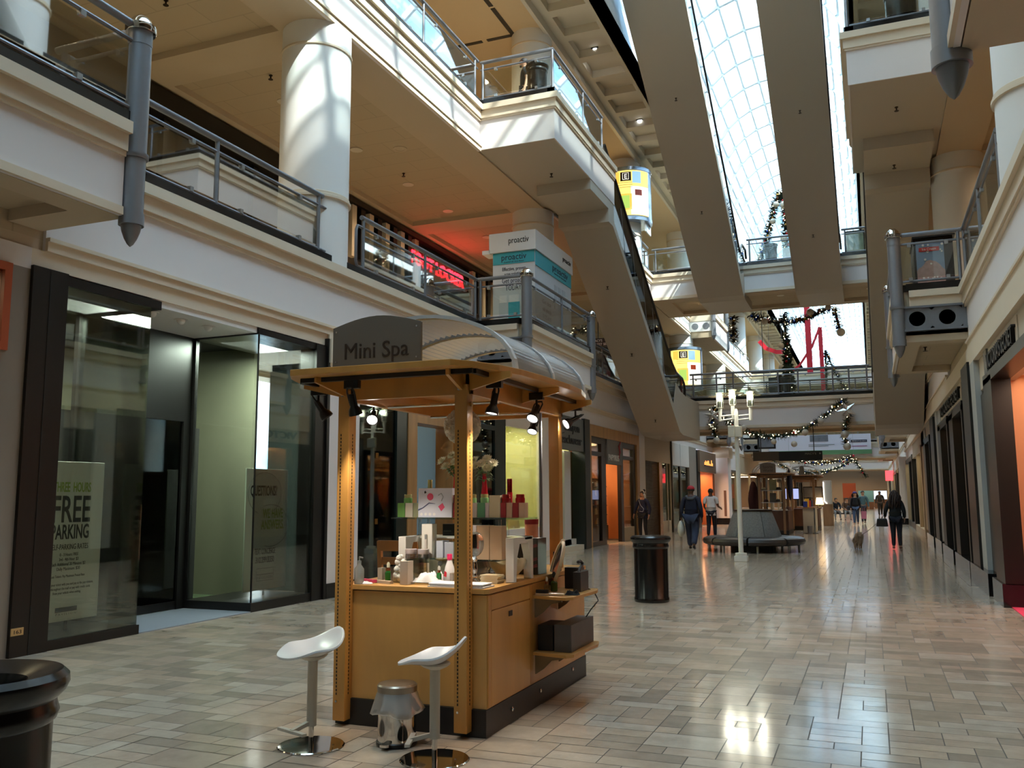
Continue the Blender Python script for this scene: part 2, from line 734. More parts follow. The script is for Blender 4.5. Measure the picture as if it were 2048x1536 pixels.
# ---- skylight: raised barrel vault
def skylight():
    xc, a, b, zs = (XL + XR) / 2, 3.06, 2.72, 16.9
    o = sroot('window_1')
    n = 14
    pt = [(xc - a * math.cos(PI * i / n), zs + b * math.sin(PI * i / n)) for i in range(n + 1)]
    fr = MB()
    ys = []
    y = Y0
    while y < Y1 + 0.1:
        ys.append(y)
        y += 2.36
    for y in ys:
        for i in range(n):
            (x0, z0), (x1, z1) = pt[i], pt[i + 1]
            fr.bar((x0, y, z0), (x1, y, z1), 0.13, 0.2)
    for i in range(0, n + 1):
        fr.bar((pt[i][0], Y0, pt[i][1]), (pt[i][0], Y1, pt[i][1]), 0.07, 0.09)
    for y in ys:
        for i in (1, 2, 3, 4, 5, 6, 7, 8, 9, 10, 11, 12, 13):
            fr.ball((pt[i][0], y, pt[i][1] - 0.12), 0.07, 6, 4)
    fr.build('frame', mat('skylight_frame_paint', s255(222, 230, 234), 0.4), o)
    gl = MB()
    rr = random.Random(5)
    k = 0
    for j in range(len(ys) - 1):
        for i in range(n):
            (x0, z0), (x1, z1) = pt[i], pt[i + 1]
            gl.m = 0 if rr.random() < 0.62 else 1
            gl.quad((x0, ys[j], z0 + 0.03), (x1, ys[j], z1 + 0.03), (x1, ys[j + 1], z1 + 0.03), (x0, ys[j + 1], z0 + 0.03))
    gl.build('pane', [glassmat('skylight_clear_pane', (0.74, 0.92, 0.95), 0.04, haze=0.10, hazecol=(0.8, 0.95, 1.0)),
                      glassmat('skylight_frosted_pane', (0.86, 0.95, 0.97), 0.04, haze=0.30, hazecol=(0.92, 0.97, 1.0))], o)
    return o


skylight()

# ---- fascias of the balconies (left and right, two levels), with the bays let out
LBAYS = [(0.8, 6.35), (17.1, 21.75), (45.5, 50.1), (59.8, 64.4), (74.0, 78.6)]
RBAYS = [(0.8, 5.85), (17.1, 21.75), (45.5, 50.1), (59.8, 64.4), (74.0, 78.6)]


def runs(lo, hi, cuts):
    out, y = [], lo
    for a, b in cuts:
        if a > y:
            out.append((y, a))
        y = b
    out.append((y, hi))
    return out


BR = [(33.75, 37.3), (65.0, 68.6), (96.0, 99.6)]      # bridges across the hall
for a, b in runs(Y0, Y1, sorted(LBAYS + BR)):
    trim([(XL, a), (XL, b)], (1, 0), 4.0, 5.12)
for a, b in runs(Y0, Y1, sorted(RBAYS + BR)):
    trim([(XR, a), (XR, b)], (-1, 0), 4.0, 5.12)
L3CUT = [(17.2, 22.0)] + BR
for a, b in runs(Y0, Y1, L3CUT):
    trim([(XL, a), (XL, b)], (1, 0), 9.1, 10.15, a < 40)
    trim([(XR, a), (XR, b)], (-1, 0), 9.1, 10.15, a < 40)

# ---- bays of the middle floor
XBL, XBR = -6.55, 0.6


def bay2(s, ya, yb, end_near=True, end_far=True):
    """Middle-floor bay pushing into the hall. s=-1 left wall, +1 right wall."""
    xw, xf = (XL, XBL) if s < 0 else (XR, XBR)
    nx = -s
    body = bx(xw + 0.05 * s, xf + 0.12 * s, ya + 0.06, yb - 0.06, 4.32, 5.12)
    o = struct('floor_bay', body, M_ceil)
    rim = MB()
    rim.box(xf + 0.05 * s, xf + 0.36 * s, ya + 0.04, yb - 0.04, 4.2, 4.32)
    rim.box(xf + 0.36 * s, xw + 0.02 * s, ya + 0.04, ya + 0.42, 4.2, 4.32)
    rim.box(xf + 0.36 * s, xw + 0.02 * s, yb - 0.42, yb - 0.04, 4.2, 4.32)
    rim.build('band', M_soffit, o)
    f = MB()
    f.box(xf + 0.04 * s, xf, ya + 0.12, yb - 0.12, 4.2, 5.12)
    f.build('panel', M_panel, o)
    t = MB()
    for d, z0, z1 in ((0.03, 4.2, 4.28), (0.03, 4.78, 4.83), (0.05, 4.83, 5.0), (0.10, 5.0, 5.12)):
        t.box(xf, xf + nx * d, ya + 0.13, yb - 0.13, z0, z1)
    for y, q in ((ya, -1), (yb, 1)):
        for d, z0, z1 in ((0.02, 4.84, 5.0), (0.07, 5.0, 5.12)):
            t.box(xw, xf + 0.2 * s, y - 0.05 * q, y + d * q, z0, z1)
    t.build('moulding', M_trim, o)
    k = MB()
    k.box(xf + 0.16 * s, xf + nx * 0.03, ya + 0.04, yb - 0.04, 5.12, 5.25)
    for y, q in ((ya, -1), (yb, 1)):
        k.box(xw, xf + 0.16 * s, y - 0.14 * q, y + 0.03 * q, 5.12, 5.25)
    k.build('kerb', M_black, o)
    # end beams with two round holes
    for y, q, use in ((ya, -1, end_near), (yb, 1, end_far)):
        if not use:
            continue
        w = MB()
        L = abs(xw - xf)
        nseg = 24
        # web as a ring-cut plate: two square cells each with a round hole
        x0, x1 = min(xw, xf), max(xw, xf)
        m0 = 0.07
        cells = [(x0 + m0, (x0 + x1) / 2), ((x0 + x1) / 2, x1 - m0)]
        zt, zbm = 4.80, 4.42
        zc = (zt + zbm) / 2
        yy0, yy1 = y - 0.02 * q, y + 0.0 * q
        for ca, cb in cells:
            cx = (ca + cb) / 2
            hw, hh, rad = (cb - ca) / 2, (zt - zbm) / 2, 0.135
            outer, inner = [], []
            for i in range(nseg):
                an = 2 * PI * i / nseg
                dx, dz = math.cos(an), math.sin(an)
                sc = min(hw / max(abs(dx), 1e-6), hh / max(abs(dz), 1e-6))
                outer.append((cx + dx * sc, zc + dz * sc))
                inner.append((cx + dx * rad, zc + dz * rad))
            for yy in (yy0, yy1):
                vs = [(a, yy, b) for a, b in outer] + [(a, yy, b) for a, b in inner]
                w.add(vs, [(i, (i + 1) % nseg, nseg + (i + 1) % nseg, nseg + i) for i in range(nseg)])
            vs = [(a, yy0, b) for a, b in inner] + [(a, yy1, b) for a, b in inner]
            w.add(vs, [(i, (i + 1) % nseg, nseg + (i + 1) % nseg, nseg + i) for i in range(nseg)])
        w.box(x0, x1, y - 0.06 * q, y + 0.05 * q, zt, zt + 0.035)
        w.box(x0, x1, y - 0.06 * q, y + 0.05 * q, zbm - 0.035, zbm)
        w.box(x0, x0 + m0, yy0, yy1, zbm, zt)
        w.box(x1 - m0, x1, yy0, yy1, zbm, zt)
        w.build('end_beam', M_steel, o)
        pl = bx(x0, x1, y - 0.1 * q, y - 0.06 * q, 4.32, 4.84)
        pl.build('end_panel', M_white, o)
    return o


for a, b in LBAYS:
    bay2(-1, a, b)
for a, b in RBAYS:
    bay2(1, a, b)


# ---- upper landings with the escalator bellies are built further down
def bridge(y0, y1, z0, z1, zmould=None):
    o = struct('floor_bridge', bx(XL - 0.1, XR + 0.1, y0 + 0.05, y1 - 0.05, z0 + 0.1, z1), M_ceil)
    rim = MB()
    rim.box(XL, XR, y0 + 0.02, y0 + 0.55, z0 - 0.02, z0 + 0.1)
    rim.box(XL, XR, y1 - 0.55, y1 - 0.02, z0 - 0.02, z0 + 0.1)
    rim.box(XL, XL + 0.7, y0 + 0.55, y1 - 0.55, z0 - 0.02, z0 + 0.1)
    rim.box(XR - 0.7, XR, y0 + 0.55, y1 - 0.55, z0 - 0.02, z0 + 0.1)
    rim.build('band', M_soffit, o)
    for y, q in ((y0, -1), (y1, 1)):
        p = bx(XL, XR, y, y - 0.05 * q, z0, z1)
        p.build('panel', M_panel, o)
        t = MB()
        for d, a, b in ((0.03, z0, z0 + 0.11), (0.03, z1 - 0.36, z1 - 0.31), (0.05, z1 - 0.31, z1 - 0.13), (0.10, z1 - 0.13, z1)):
            t.box(XL, XR, y, y + d * q, a, b)
        t.build('moulding', M_trim, o)
        k = bx(XL, XR, y - 0.15 * q, y + 0.03 * q, z1, z1 + 0.12)
        k.build('kerb', M_black, o)
    return o


for k, (a, b) in enumerate(BR):
    bridge(a, b, 3.98, 5.06)
    if k < 2:
        bridge(a + 0.05, b + 0.05, 9.12, 10.15)

# ---- columns on both sides, two floors
NC = [0]


def column(x, y, z0, z1, r=0.56, base=True):
    o = sroot('column', (x, y, z0))
    m = MB()
    h = z1 - z0
    m.lathe([(r, 0), (r, h)], (0, 0, 0), 40, cap=False)
    m.build('shaft', M_white, o, smooth=True, world=False)
    t = MB()
    t.lathe([(r, h - 0.42), (r + 0.02, h - 0.41), (r + 0.02, h - 0.38), (r, h - 0.37)], n=40, cap=False)
    t.lathe([(r, 1.05), (r + 0.035, 1.06), (r + 0.035, 1.10), (r + 0.015, 1.11), (r + 0.015, 1.15), (r, 1.16)], n=40, cap=False)
    t.build('ring_moulding', M_trim, o, smooth=True, world=False)
    return o


for k in range(0, 8):
    y = 11.65 + 10.15 * k
    for x in (-8.15, 2.18):
        column(x, y, 5.12, 9.1)
        column(x, y, 10.15, 14.2)
# ================================================================== GROUND FLOOR SHOP FRONTS
WN, DN = [1], [0]
M_slate = mat('slate_grey_wall', s255(142, 132, 122), 0.7, var=0.04)
M_greenglass = glassmat('green_tint_glass', (0.30, 0.42, 0.38), 0.10)
M_woodp = woodmat('maple_portal', s255(176, 128, 78), 0.4, (1, 1, 0.15))
M_gold = mat('brass_frame', s255(170, 120, 55), 0.22, metal=0.9)
M_peach = mat('peach_back_wall', s255(214, 160, 124), 0.7, var=0.06, vscale=0.7)
M_tanb = mat('tan_window_back', s255(206, 160, 102), 0.7, var=0.06, vscale=0.7)
M_walltan = mat('tan_stone_wall', s255(178, 160, 134), 0.6, var=0.04)
M_limew = mat('pale_lime_wall', s255(206, 200, 140), 0.7, var=0.05)


def win(name=None):
    WN[0] += 1
    return sroot('window_%d' % WN[0])


def wallseg(side, x0, x1, y0, y1, z0, z1, m):
    return struct('wall_%s' % side, bx(x0, x1, y0, y1, z0, z1), m)


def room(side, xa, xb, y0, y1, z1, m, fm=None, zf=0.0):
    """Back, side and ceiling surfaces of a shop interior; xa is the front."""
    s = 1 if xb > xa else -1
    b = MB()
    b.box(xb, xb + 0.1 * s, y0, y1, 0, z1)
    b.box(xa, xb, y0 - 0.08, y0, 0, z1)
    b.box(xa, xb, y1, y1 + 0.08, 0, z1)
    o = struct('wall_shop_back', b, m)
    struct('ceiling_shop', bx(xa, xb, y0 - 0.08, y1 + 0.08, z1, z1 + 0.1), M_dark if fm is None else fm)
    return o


# solid band of wall above all left shop fronts
wallseg('left', XL - 0.32, XL, Y0, 6.2, 3.78, 4.0, M_panel)
# -- first front at the frame's edge: slate wall with an orange framed display window
wallseg('left', XL - 0.3, XL, Y0, 6.2, 0.0, 2.92, M_slate)
wallseg('left', XL - 0.3, XL, 5.98, 6.2, 2.92, 3.78, M_slate)
wallseg('left', XL - 0.3, XL, Y0, 3.0, 2.92, 3.78, M_slate)
w = win()
f = MB()
f.box(XL - 0.06, XL + 0.03, 3.0, 5.98, 3.70, 3.78)
f.box(XL - 0.06, XL + 0.03, 3.0, 5.98, 2.92, 3.0)
f.box(XL - 0.06, XL + 0.03, 5.9, 5.98, 3.0, 3.7)
f.box(XL - 0.06, XL + 0.03, 3.0, 3.08, 3.0, 3.7)
f.build('frame', mat('orange_frame', s255(186, 88, 50), 0.45), w)
bx(XL - 0.02, XL - 0.01, 3.08, 5.9, 3.0, 3.7).build('pane', M_shop, w)
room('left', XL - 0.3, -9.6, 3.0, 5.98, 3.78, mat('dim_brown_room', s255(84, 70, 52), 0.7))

# -- vacant shop 163: black frame, two glass boxes with a recessed door between
M_recf = mat('recess_floor', s255(150, 154, 162), 0.3, var=0.05)
blk = MB()
blk.box(XL - 0.25, XL + 0.04, 6.2, 6.62, 0, 3.82)
struct('trim_50', blk, M_blackfr)
bx(XL + 0.04, XL + 0.045, 6.40, 6.408, 0, 3.8).build('trim_51', M_dark)['kind'] = 'structure'
w = win()                                              # near glass box
f = MB()
f.box(XL - 1.12, XL + 0.02, 6.62, 7.83, 0, 0.10)
f.box(XL - 1.12, XL + 0.02, 6.62, 7.95, 3.70, 3.80)
f.box(XL - 1.12, XL - 1.06, 7.76, 7.83, 0.1, 3.7)
f.build('frame', M_blackfr, w)
bx(XL - 0.012, XL, 6.62, 7.81, 0.10, 3.70).build('front_pane', M_shop, w)
bx(XL - 1.06, XL - 0.012, 7.798, 7.81, 0.10, 3.70).build('side_pane', M_shop, w)
w = win()                                              # far glass box
f = MB()
f.box(XL - 1.12, XL + 0.02, 9.76, 11.1, 0, 0.12)
f.box(XL - 1.12, XL + 0.02, 9.76, 11.1, 3.72, 3.80)
f.box(XL - 1.12, XL - 1.06, 9.76, 9.82, 0.12, 3.72)
f.box(XL - 0.012, XL + 0.008, 9.775, 9.79, 0.12, 3.72)
f.build('frame', M_blackfr, w)
bx(XL - 0.012, XL, 9.79, 11.1, 0.12, 3.72).build('front_pane', M_shop, w)
bx(XL - 1.06, XL - 0.012, 9.778, 9.79, 0.12, 3.72).build('side_pane', M_shop, w)
fr = MB()
fr.box(XL - 0.25, XL + 0.04, 11.1, 11.36, 0, 3.80)
fr.box(XL - 0.02, XL + 0.07, 11.36, 11.43, 0, 3.92)
struct('trim_52', fr, M_blackfr)
struct('floor_recess', bx(XL - 1.15, XL + 0.02, 7.83, 9.76, 0.0, 0.012), M_recf)
struct('ceiling_recess', bx(XL - 1.12, XL - 0.02, 7.83, 9.76, 3.74, 3.82), M_white)
hd = bx(XL - 0.3, XL, 6.2, 11.43, 3.82, 4.0)
struct('wall_left', hd, M_trim)
# recessed double doors of black glass
DN[0] += 1
d = sroot('door_%d' % DN[0])
M_doorg = glassmat('black_door_glass', (0.06, 0.06, 0.055), 0.06)
f = MB()
f.box(-8.86, -8.78, 7.83, 7.95, 0, 3.74)
f.box(-8.86, -8.78, 9.62, 9.76, 0, 3.74)
f.box(-8.86, -8.78, 7.95, 9.62, 2.55, 3.74)
f.box(-8.85, -8.79, 7.95, 9.62, 0.02, 0.12)
f.build('frame', M_blackfr, d)
for a, b in ((7.95, 8.78), (8.79, 9.62)):
    bx(-8.83, -8.81, a, b, 0.12, 2.55).build('pane', M_doorg, d)
for y in (8.70, 8.87):
    MB().tube([(-8.74, y, 0.72), (-8.74, y, 1.42)], 0.014).tube([(-8.81, y, 0.8), (-8.74, y, 0.8)], 0.01).tube([(-8.81, y, 1.34), (-8.74, y, 1.34)], 0.01).build('pull_handle', M_chrome, d, smooth=True)
# interior
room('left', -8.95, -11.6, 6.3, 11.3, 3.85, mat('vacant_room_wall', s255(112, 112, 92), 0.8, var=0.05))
struct('wall_shop_back', bx(-9.3, -9.25, 6.3, 8.6, 0, 2.6), M_dark)
struct('wall_shop_back', bx(-9.6, -9.5, 9.4, 10.75, 0, 2.55), M_dark)
struct('floor_shop', bx(-11.6, XL - 0.02, 6.3, 11.3, -0.05, 0.004), mat('moss_carpet', s255(66, 82, 52), 0.9, bump=0.3, bscale=200))

# posters in the windows
M_poster = mat('poster_board', s255(206, 210, 200), 0.5)
M_ink = mat('black_ink', s255(26, 28, 26), 0.6)
M_grn = mat('green_ink', s255(136, 164, 62), 0.6)
M_greyink = mat('grey_ink', s255(120, 124, 122), 0.6)


def poster(label, y0, y1, z0, z1, x=-8.1):
    p = thing('window_poster', label, 'poster', (x, (y0 + y1) / 2, z0))
    bx(x - 0.02, x, y0, y1, z0, z1).build('board', M_poster, p, bevel=0.003)
    bx(x - 0.12, x + 0.1, (y0 + y1) / 2 - 0.2, (y0 + y1) / 2 + 0.2, z0 - 0.19, z0 - 0.17).build('foot', M_blackfr, p)
    bx(x - 0.03, x - 0.02, (y0 + y1) / 2 - 0.02, (y0 + y1) / 2 + 0.02, z0 - 0.18, z0 + 0.4).build('upright', M_blackfr, p)
    return p


def ptext(p, s, x, y, z, h, m, w=None, bold=0.0, al='CENTER', n='lettering'):
    return text(s, n, m, p, (x + 0.001, y, z), (0, 1, 0), (0, 0, 1), h, w, 0.001, bold, 1.0, al)


p = poster('tall white poster headed free parking, standing behind the window of unit 163', 6.86, 7.65, 0.20, 1.90)
yc, x = 7.23, -8.1
ptext(p, 'THREE  HOURS', x, yc, 1.575, 0.105, M_grn, 0.49, 0.02)
ptext(p, 'FREE', x, yc, 1.25, 0.29, M_ink, 0.49, 0.015)
ptext(p, 'PARKING', x, yc, 1.07, 0.155, M_ink, 0.49, 0.02)
ptext(p, 'SELF-PARKING RATES', x, yc, 0.955, 0.06, M_ink, 0.49)
for k, s in enumerate(('0 - 3 Hours: FREE', '3rd - 4th Hour: $3', 'Each Additional 20 Minutes: $2', 'Daily Maximum: $20')):
    ptext(p, s, x, yc, 0.885 - 0.05 * k, 0.034, M_ink, (0.24, 0.25, 0.44, 0.30)[k])
ptext(p, 'Lost Tickets: Pay Maximum Posted Rate', x, yc, 0.66, 0.028, M_ink, 0.44)
for k, s in enumerate(('Please take your ticket with you and pay at the pay stations,', 'located throughout the mall or pay with credit cards', 'from your vehicle when exiting.')):
    ptext(p, s, x, yc, 0.575 - 0.045 * k, 0.028, M_ink, (0.68, 0.60, 0.36)[k])
bx(x, x + 0.002, yc - 0.14, yc + 0.14, 0.295, 0.345).build('logo_bar', M_ink, p)
ptext(p, 'P A V I L I O N', x, yc, 0.262, 0.022, M_greyink, 0.26)
p = poster('tall white poster headed QUESTIONS in the far glass box of the vacant shop', 10.14, 11.1, 0.20, 1.91)
yc = 10.62
ptext(p, 'QUESTIONS?', x, 10.54, 1.53, 0.145, M_ink, 0.60, 0.02)
ptext(p, 'WE HAVE', x, 10.76, 1.21, 0.135, M_grn, 0.47, 0.02)
ptext(p, 'ANSWERS.', x, 10.76, 1.05, 0.135, M_grn, 0.53, 0.02)
ptext(p, 'TEXT CONCIERGE', x, 10.60, 0.70, 0.085, M_ink, 0.47, 0.01)
ptext(p, '310.299.8350', x, 10.60, 0.58, 0.085, M_ink, 0.42, 0.02)
bq = MB()
for (cy, cz, ry, rz, a0, a1) in ((10.56, 1.56, 0.38, 0.30, -60, 250), (10.72, 1.10, 0.40, 0.30, -110, 110)):
    bq.tube([(x + 0.002, cy + ry * math.cos(R(a)), cz + rz * math.sin(R(a))) for a in range(a0, a1 + 1, 10)], 0.004, 4)
bq.build('speech_outline', M_greyink, p)
b2 = MB()
for z0 in (0.33, 0.42):
    b2.tube([(x + 0.002, 10.42, z0), (x + 0.002, 10.80, z0), (x + 0.002, 10.80, z0 + 0.08), (x + 0.002, 10.42, z0 + 0.08), (x + 0.002, 10.42, z0)], 0.003, 4)
b2.build('logo_box', M_greyink, p)
ptext(p, 'P A V I L I O N', x, 10.61, 0.35, 0.045, M_greyink, 0.34)
q = thing('unit_number_plate', 'small gold plate reading 163 on the black shop pilaster', 'sign', (XL + 0.045, 6.25, 0.2))
bx(XL + 0.04, XL + 0.05, 6.20, 6.335, 0.205, 0.275).build('plate', mat('gold_plate', s255(196, 158, 104), 0.4), q)
ptext(q, '163', XL + 0.05, 6.267, 0.222, 0.036, M_ink, 0.08)

# downlights in the recess ceiling
for k, y in enumerate((8.13, 8.62, 9.12)):
    t = thing('recess_downlight', ('recessed white eyeball light in the vacant shop entrance, beside the near glass box',
                                   'recessed white eyeball light in the vacant shop entrance, middle of three',
                                   'recessed white eyeball light in the vacant shop entrance, beside the far glass box')[k], 'ceiling light', (-7.98, y, 3.70), group='eyeball lights of the shop entrance')
    MB().lathe([(0.085, 3.735), (0.085, 3.728), (0.06, 3.728), (0.055, 3.74)], (-7.98, y, 0), 20).build('trim_ring', M_white, t, smooth=True)
    MB().ball((-7.98, y, 3.725), 0.055, 12, 8).build('eyeball', M_white, t, smooth='all')

# -- white pilaster beside the vacant shop
pl = MB()
pl.box(XL - 0.3, XL + 0.06, 11.43, 12.3, 0.22, 3.55)
struct('wall_left', pl, M_panel)
struct('baseboard_left', bx(XL - 0.3, XL + 0.075, 11.43, 12.31, 0, 0.22), M_black)
cp = MB()
cp.box(XL - 0.3, XL + 0.08, 11.41, 12.32, 3.50, 3.55)
cp.box(XL - 0.3, XL + 0.10, 11.39, 12.34, 3.55, 3.92)
cp.box(XL - 0.3, XL + 0.04, 11.43, 12.3, 3.92, 4.0)
struct('trim_53', cp, M_trim)

# -- dark green glass shop with a wooden portal, then a lit display window
struct('wall_left', bx(XL - 0.3, XL, 12.3, 24.9, 3.62, 4.0), M_panel)
w = win()
f = MB()
f.box(XL - 0.1, XL + 0.01, 12.3, 12.36, 0, 3.62)
f.box(XL - 0.1, XL + 0.01, 13.62, 14.0, 0, 3.62)
f.box(XL - 0.1, XL + 0.01, 12.36, 13.62, 3.28, 3.62)
f.box(XL - 0.1, XL + 0.01, 12.36, 13.62, 0, 0.1)
f.build('frame', mat('dark_green_frame', s255(18, 30, 27), 0.35), w)
bx(XL - 0.04, XL - 0.03, 12.36, 13.0, 0.1, 3.28).build('pane', M_greenglass, w)
bx(XL - 0.04, XL - 0.03, 13.006, 13.62, 0.1, 3.28).build('pane', M_greenglass, w)
for z in (1.05, 2.15):
    bx(XL - 0.03, XL - 0.02, 12.96, 13.05, z, z + 0.09).build('pane_clip', M_gold, w)
wp = MB()
wp.box(XL - 0.35, XL + 0.03, 14.0, 14.34, 0, 2.85)
wp.box(XL - 0.35, XL + 0.03, 15.82, 16.35, 0, 2.85)
wp.box(XL - 0.35, XL + 0.03, 14.0, 16.35, 2.85, 3.62)
struct('trim_54', wp, M_woodp)
struct('wall_left', bx(-8.6, -8.5, 14.3, 15.9, 0, 2.9), mat('brown_door_recess', s255(70, 42, 24), 0.5, var=0.2, vscale=0.8))
struct('wall_left', bx(XL - 1.0, XL - 0.3, 14.3, 14.34, 0, 2.9), mat('brown_side', s255(92, 58, 32), 0.5))
w = win()
f = MB()
f.box(XL - 0.1, XL + 0.01, 16.35, 16.5, 0, 3.62)
f.box(XL - 0.1, XL + 0.01, 18.0, 18.62, 0, 3.62)
f.box(XL - 0.1, XL + 0.01, 16.5, 18.0, 2.95, 3.05)
f.box(XL - 0.1, XL + 0.01, 16.5, 18.0, 3.5, 3.62)
f.box(XL - 0.1, XL + 0.01, 16.5, 18.0, 0, 0.15)
f.build('frame', mat('dark_green_frame', s255(18, 30, 27), 0.35), w)
bx(XL - 0.04, XL - 0.03, 16.5, 18.0, 0.15, 2.95).build('pane', M_greenglass, w)
bx(XL - 0.04, XL - 0.03, 16.5, 18.0, 3.05, 3.5).build('pane', M_greenglass, w)
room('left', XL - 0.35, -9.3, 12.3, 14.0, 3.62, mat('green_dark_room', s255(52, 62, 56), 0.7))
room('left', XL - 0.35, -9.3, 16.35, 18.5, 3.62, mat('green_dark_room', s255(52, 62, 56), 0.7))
# lit beachwear window
w = win()
f = MB()
f.box(XL - 0.06, XL + 0.03, 20.85, 21.2, 0, 3.62)
f.box(XL - 0.06, XL + 0.03, 18.62, 20.85, 3.1, 3.62)
f.box(XL - 0.06, XL + 0.03, 18.62, 20.85, 0, 0.75)
f.build('frame', M_panel, w)
bx(XL - 0.03, XL - 0.02, 18.62, 20.85, 0.75, 3.1).build('pane', M_shop, w)
room('left', XL - 0.1, -9.1, 18.7, 21.1, 3.3, M_limew, M_white)
struct('floor_shop', bx(-9.1, XL - 0.06, 18.62, 20.9, 0, 0.74), M_white)
# beachwear entrance: grey sign block, pale glass
wallseg('left', XL - 0.3, XL + 0.02, 21.2, 21.9, 0, 3.7, M_panel)
sg = thing('shop_sign', 'dark grey square sign reading Canyon Beachwear over the pale glass entrance', 'sign', (XL, 23.1, 2.76))
bx(XL - 0.1, XL + 0.06, 21.9, 24.4, 2.76, 3.68).build('board', mat('grey_sign_board', s255(112, 112, 108), 0.5), sg, bevel=0.01)
M_lettd = mat('dark_grey_lettering', s255(40, 42, 42), 0.5)
text('Canyon', 'lettering', M_lettd, sg, (XL + 0.062, 23.3, 3.28), (0, 1, 0), (0, 0, 1), 0.24, 1.35, 0.02, 0.01)
text('Beachwear', 'lettering', M_lettd, sg, (XL + 0.062, 23.15, 2.93), (0, 1, 0), (0, 0, 1), 0.24, 2.0, 0.02, 0.01)
lm = MB()
lm.tube([(XL + 0.07, 22.32, 3.2), (XL + 0.07, 22.38, 3.36), (XL + 0.07, 22.34, 3.52)], 0.02, 5)
for a in (150, 190, 25, -10, 90):
    lm.tube([(XL + 0.07, 22.34, 3.52), (XL + 0.07, 22.34 + 0.16 * math.cos(R(a)), 3.52 + 0.08 * math.sin(R(a)))], 0.014, 4)
lm.tube([(XL + 0.07, 22.15, 3.2), (XL + 0.07, 22.4, 3.17), (XL + 0.07, 22.62, 3.2)], 0.016, 4)
lm.build('palm_mark', M_lettd, sg)
w = win()
f = MB()
f.box(XL - 0.35, XL - 0.28, 21.9, 22.0, 0, 2.76)
f.box(XL - 0.5, XL - 0.2, 23.4, 23.95, 0, 2.76)
f.box(XL - 0.35, XL - 0.2, 21.9, 24.4, 0, 0.3)
f.build('frame', M_panel, w)
bx(XL - 0.3, XL - 0.29, 21.95, 23.4, 0.3, 2.76).build('pane', glassmat('pale_green_glass', (0.66, 0.76, 0.6), 0.08), w)
bx(XL - 0.3, XL - 0.29, 23.95, 24.4, 0.3, 2.76).build('pane', glassmat('pale_green_glass', (0.66, 0.76, 0.6), 0.08), w)
room('left', XL - 0.4, -9.6, 21.5, 24.4, 3.3, M_limew, M_white)
struct('baseboard_left', bx(XL - 0.3, XL + 0.03, 21.2, 24.4, 0, 0.14), M_trim)
struct('trim_55', bx(XL - 0.3, XL + 0.10, 24.4, 24.9, 0, 3.72), mat('black_green_post', s255(24, 28, 27), 0.4))
# -- stationery shop in a maple frame
M_maple2 = woodmat('maple_shopfront', s255(184, 136, 82), 0.4, (1, 1, 0.12))
fw = MB()
fw.box(XL - 0.2, XL + 0.05, 24.9, 25.2, 0, 3.62)
fw.box(XL - 0.2, XL + 0.05, 30.7, 31.05, 0, 3.62)
fw.box(XL - 0.2, XL + 0.05, 25.2, 30.7, 3.28, 3.62)
struct('trim_56', fw, M_maple2)
struct('wall_left', bx(XL - 0.3, XL, 24.9, 31.05, 3.62, 4.0), M_panel)
w = win()
f = MB()
f.box(XL - 0.15, XL - 0.02, 25.2, 30.7, 3.1, 3.28)
f.box(XL - 0.15, XL - 0.02, 26.45, 26.95, 0, 3.1)
f.box(XL - 0.15, XL - 0.02, 28.75, 29.05, 0, 3.1)
f.box(XL - 0.15, XL - 0.02, 30.4, 30.7, 0, 3.1)
f.box(XL - 0.15, XL - 0.02, 25.2, 26.45, 2.72, 2.84)
f.box(XL - 0.15, XL - 0.02, 29.05, 30.4, 2.72, 2.84)
f.box(XL - 0.15, XL - 0.02, 25.2, 26.45, 0, 0.14)
f.build('frame', M_blackfr, w)
bx(XL - 0.08, XL - 0.07, 25.2, 26.45, 0.14, 3.1).build('pane', M_shop, w)
bx(XL - 0.08, XL - 0.07, 29.05, 30.4, 0.45, 3.1).build('pane', M_shop, w)
bx(XL - 0.2, XL - 0.02, 29.05, 30.4, 0, 0.45).build('sill', M_walltan, w)
sg = thing('shop_sign', 'hanging grey banner sign reading Papyrus with a red hummingbird mark', 'sign', (XL + 0.02, 27.85, 2.5))
bx(XL - 0.1, XL + 0.02, 27.0, 28.8, 2.5, 3.42).build('board', mat('grey_banner', s255(108, 106, 104), 0.5), sg, bevel=0.01)
text('PAPYRUS', 'lettering', M_white, sg, (XL + 0.022, 27.75, 2.62), (0, 1, 0), (0, 0, 1), 0.2, 1.25, 0.01)
hb = MB()
hb.tube([(XL + 0.03, 28.35, 2.7), (XL + 0.03, 28.45, 2.95), (XL + 0.03, 28.35, 3.1), (XL + 0.03, 28.62, 3.3)], 0.04, 6, taper=[0.3, 1, 1, 0.3])
hb.tube([(XL + 0.03, 28.4, 3.0), (XL + 0.03, 28.62, 2.9)], 0.03, 5, taper=[1, 0.2])
hb.build('hummingbird_mark', mat('red_mark', s255(150, 50, 55), 0.5), sg)
room('left', XL - 0.2, -10.6, 25.0, 30.7, 3.3, mat('orange_shop_wall', s255(176, 104, 52), 0.6, var=0.25, vscale=1.5), M_white)
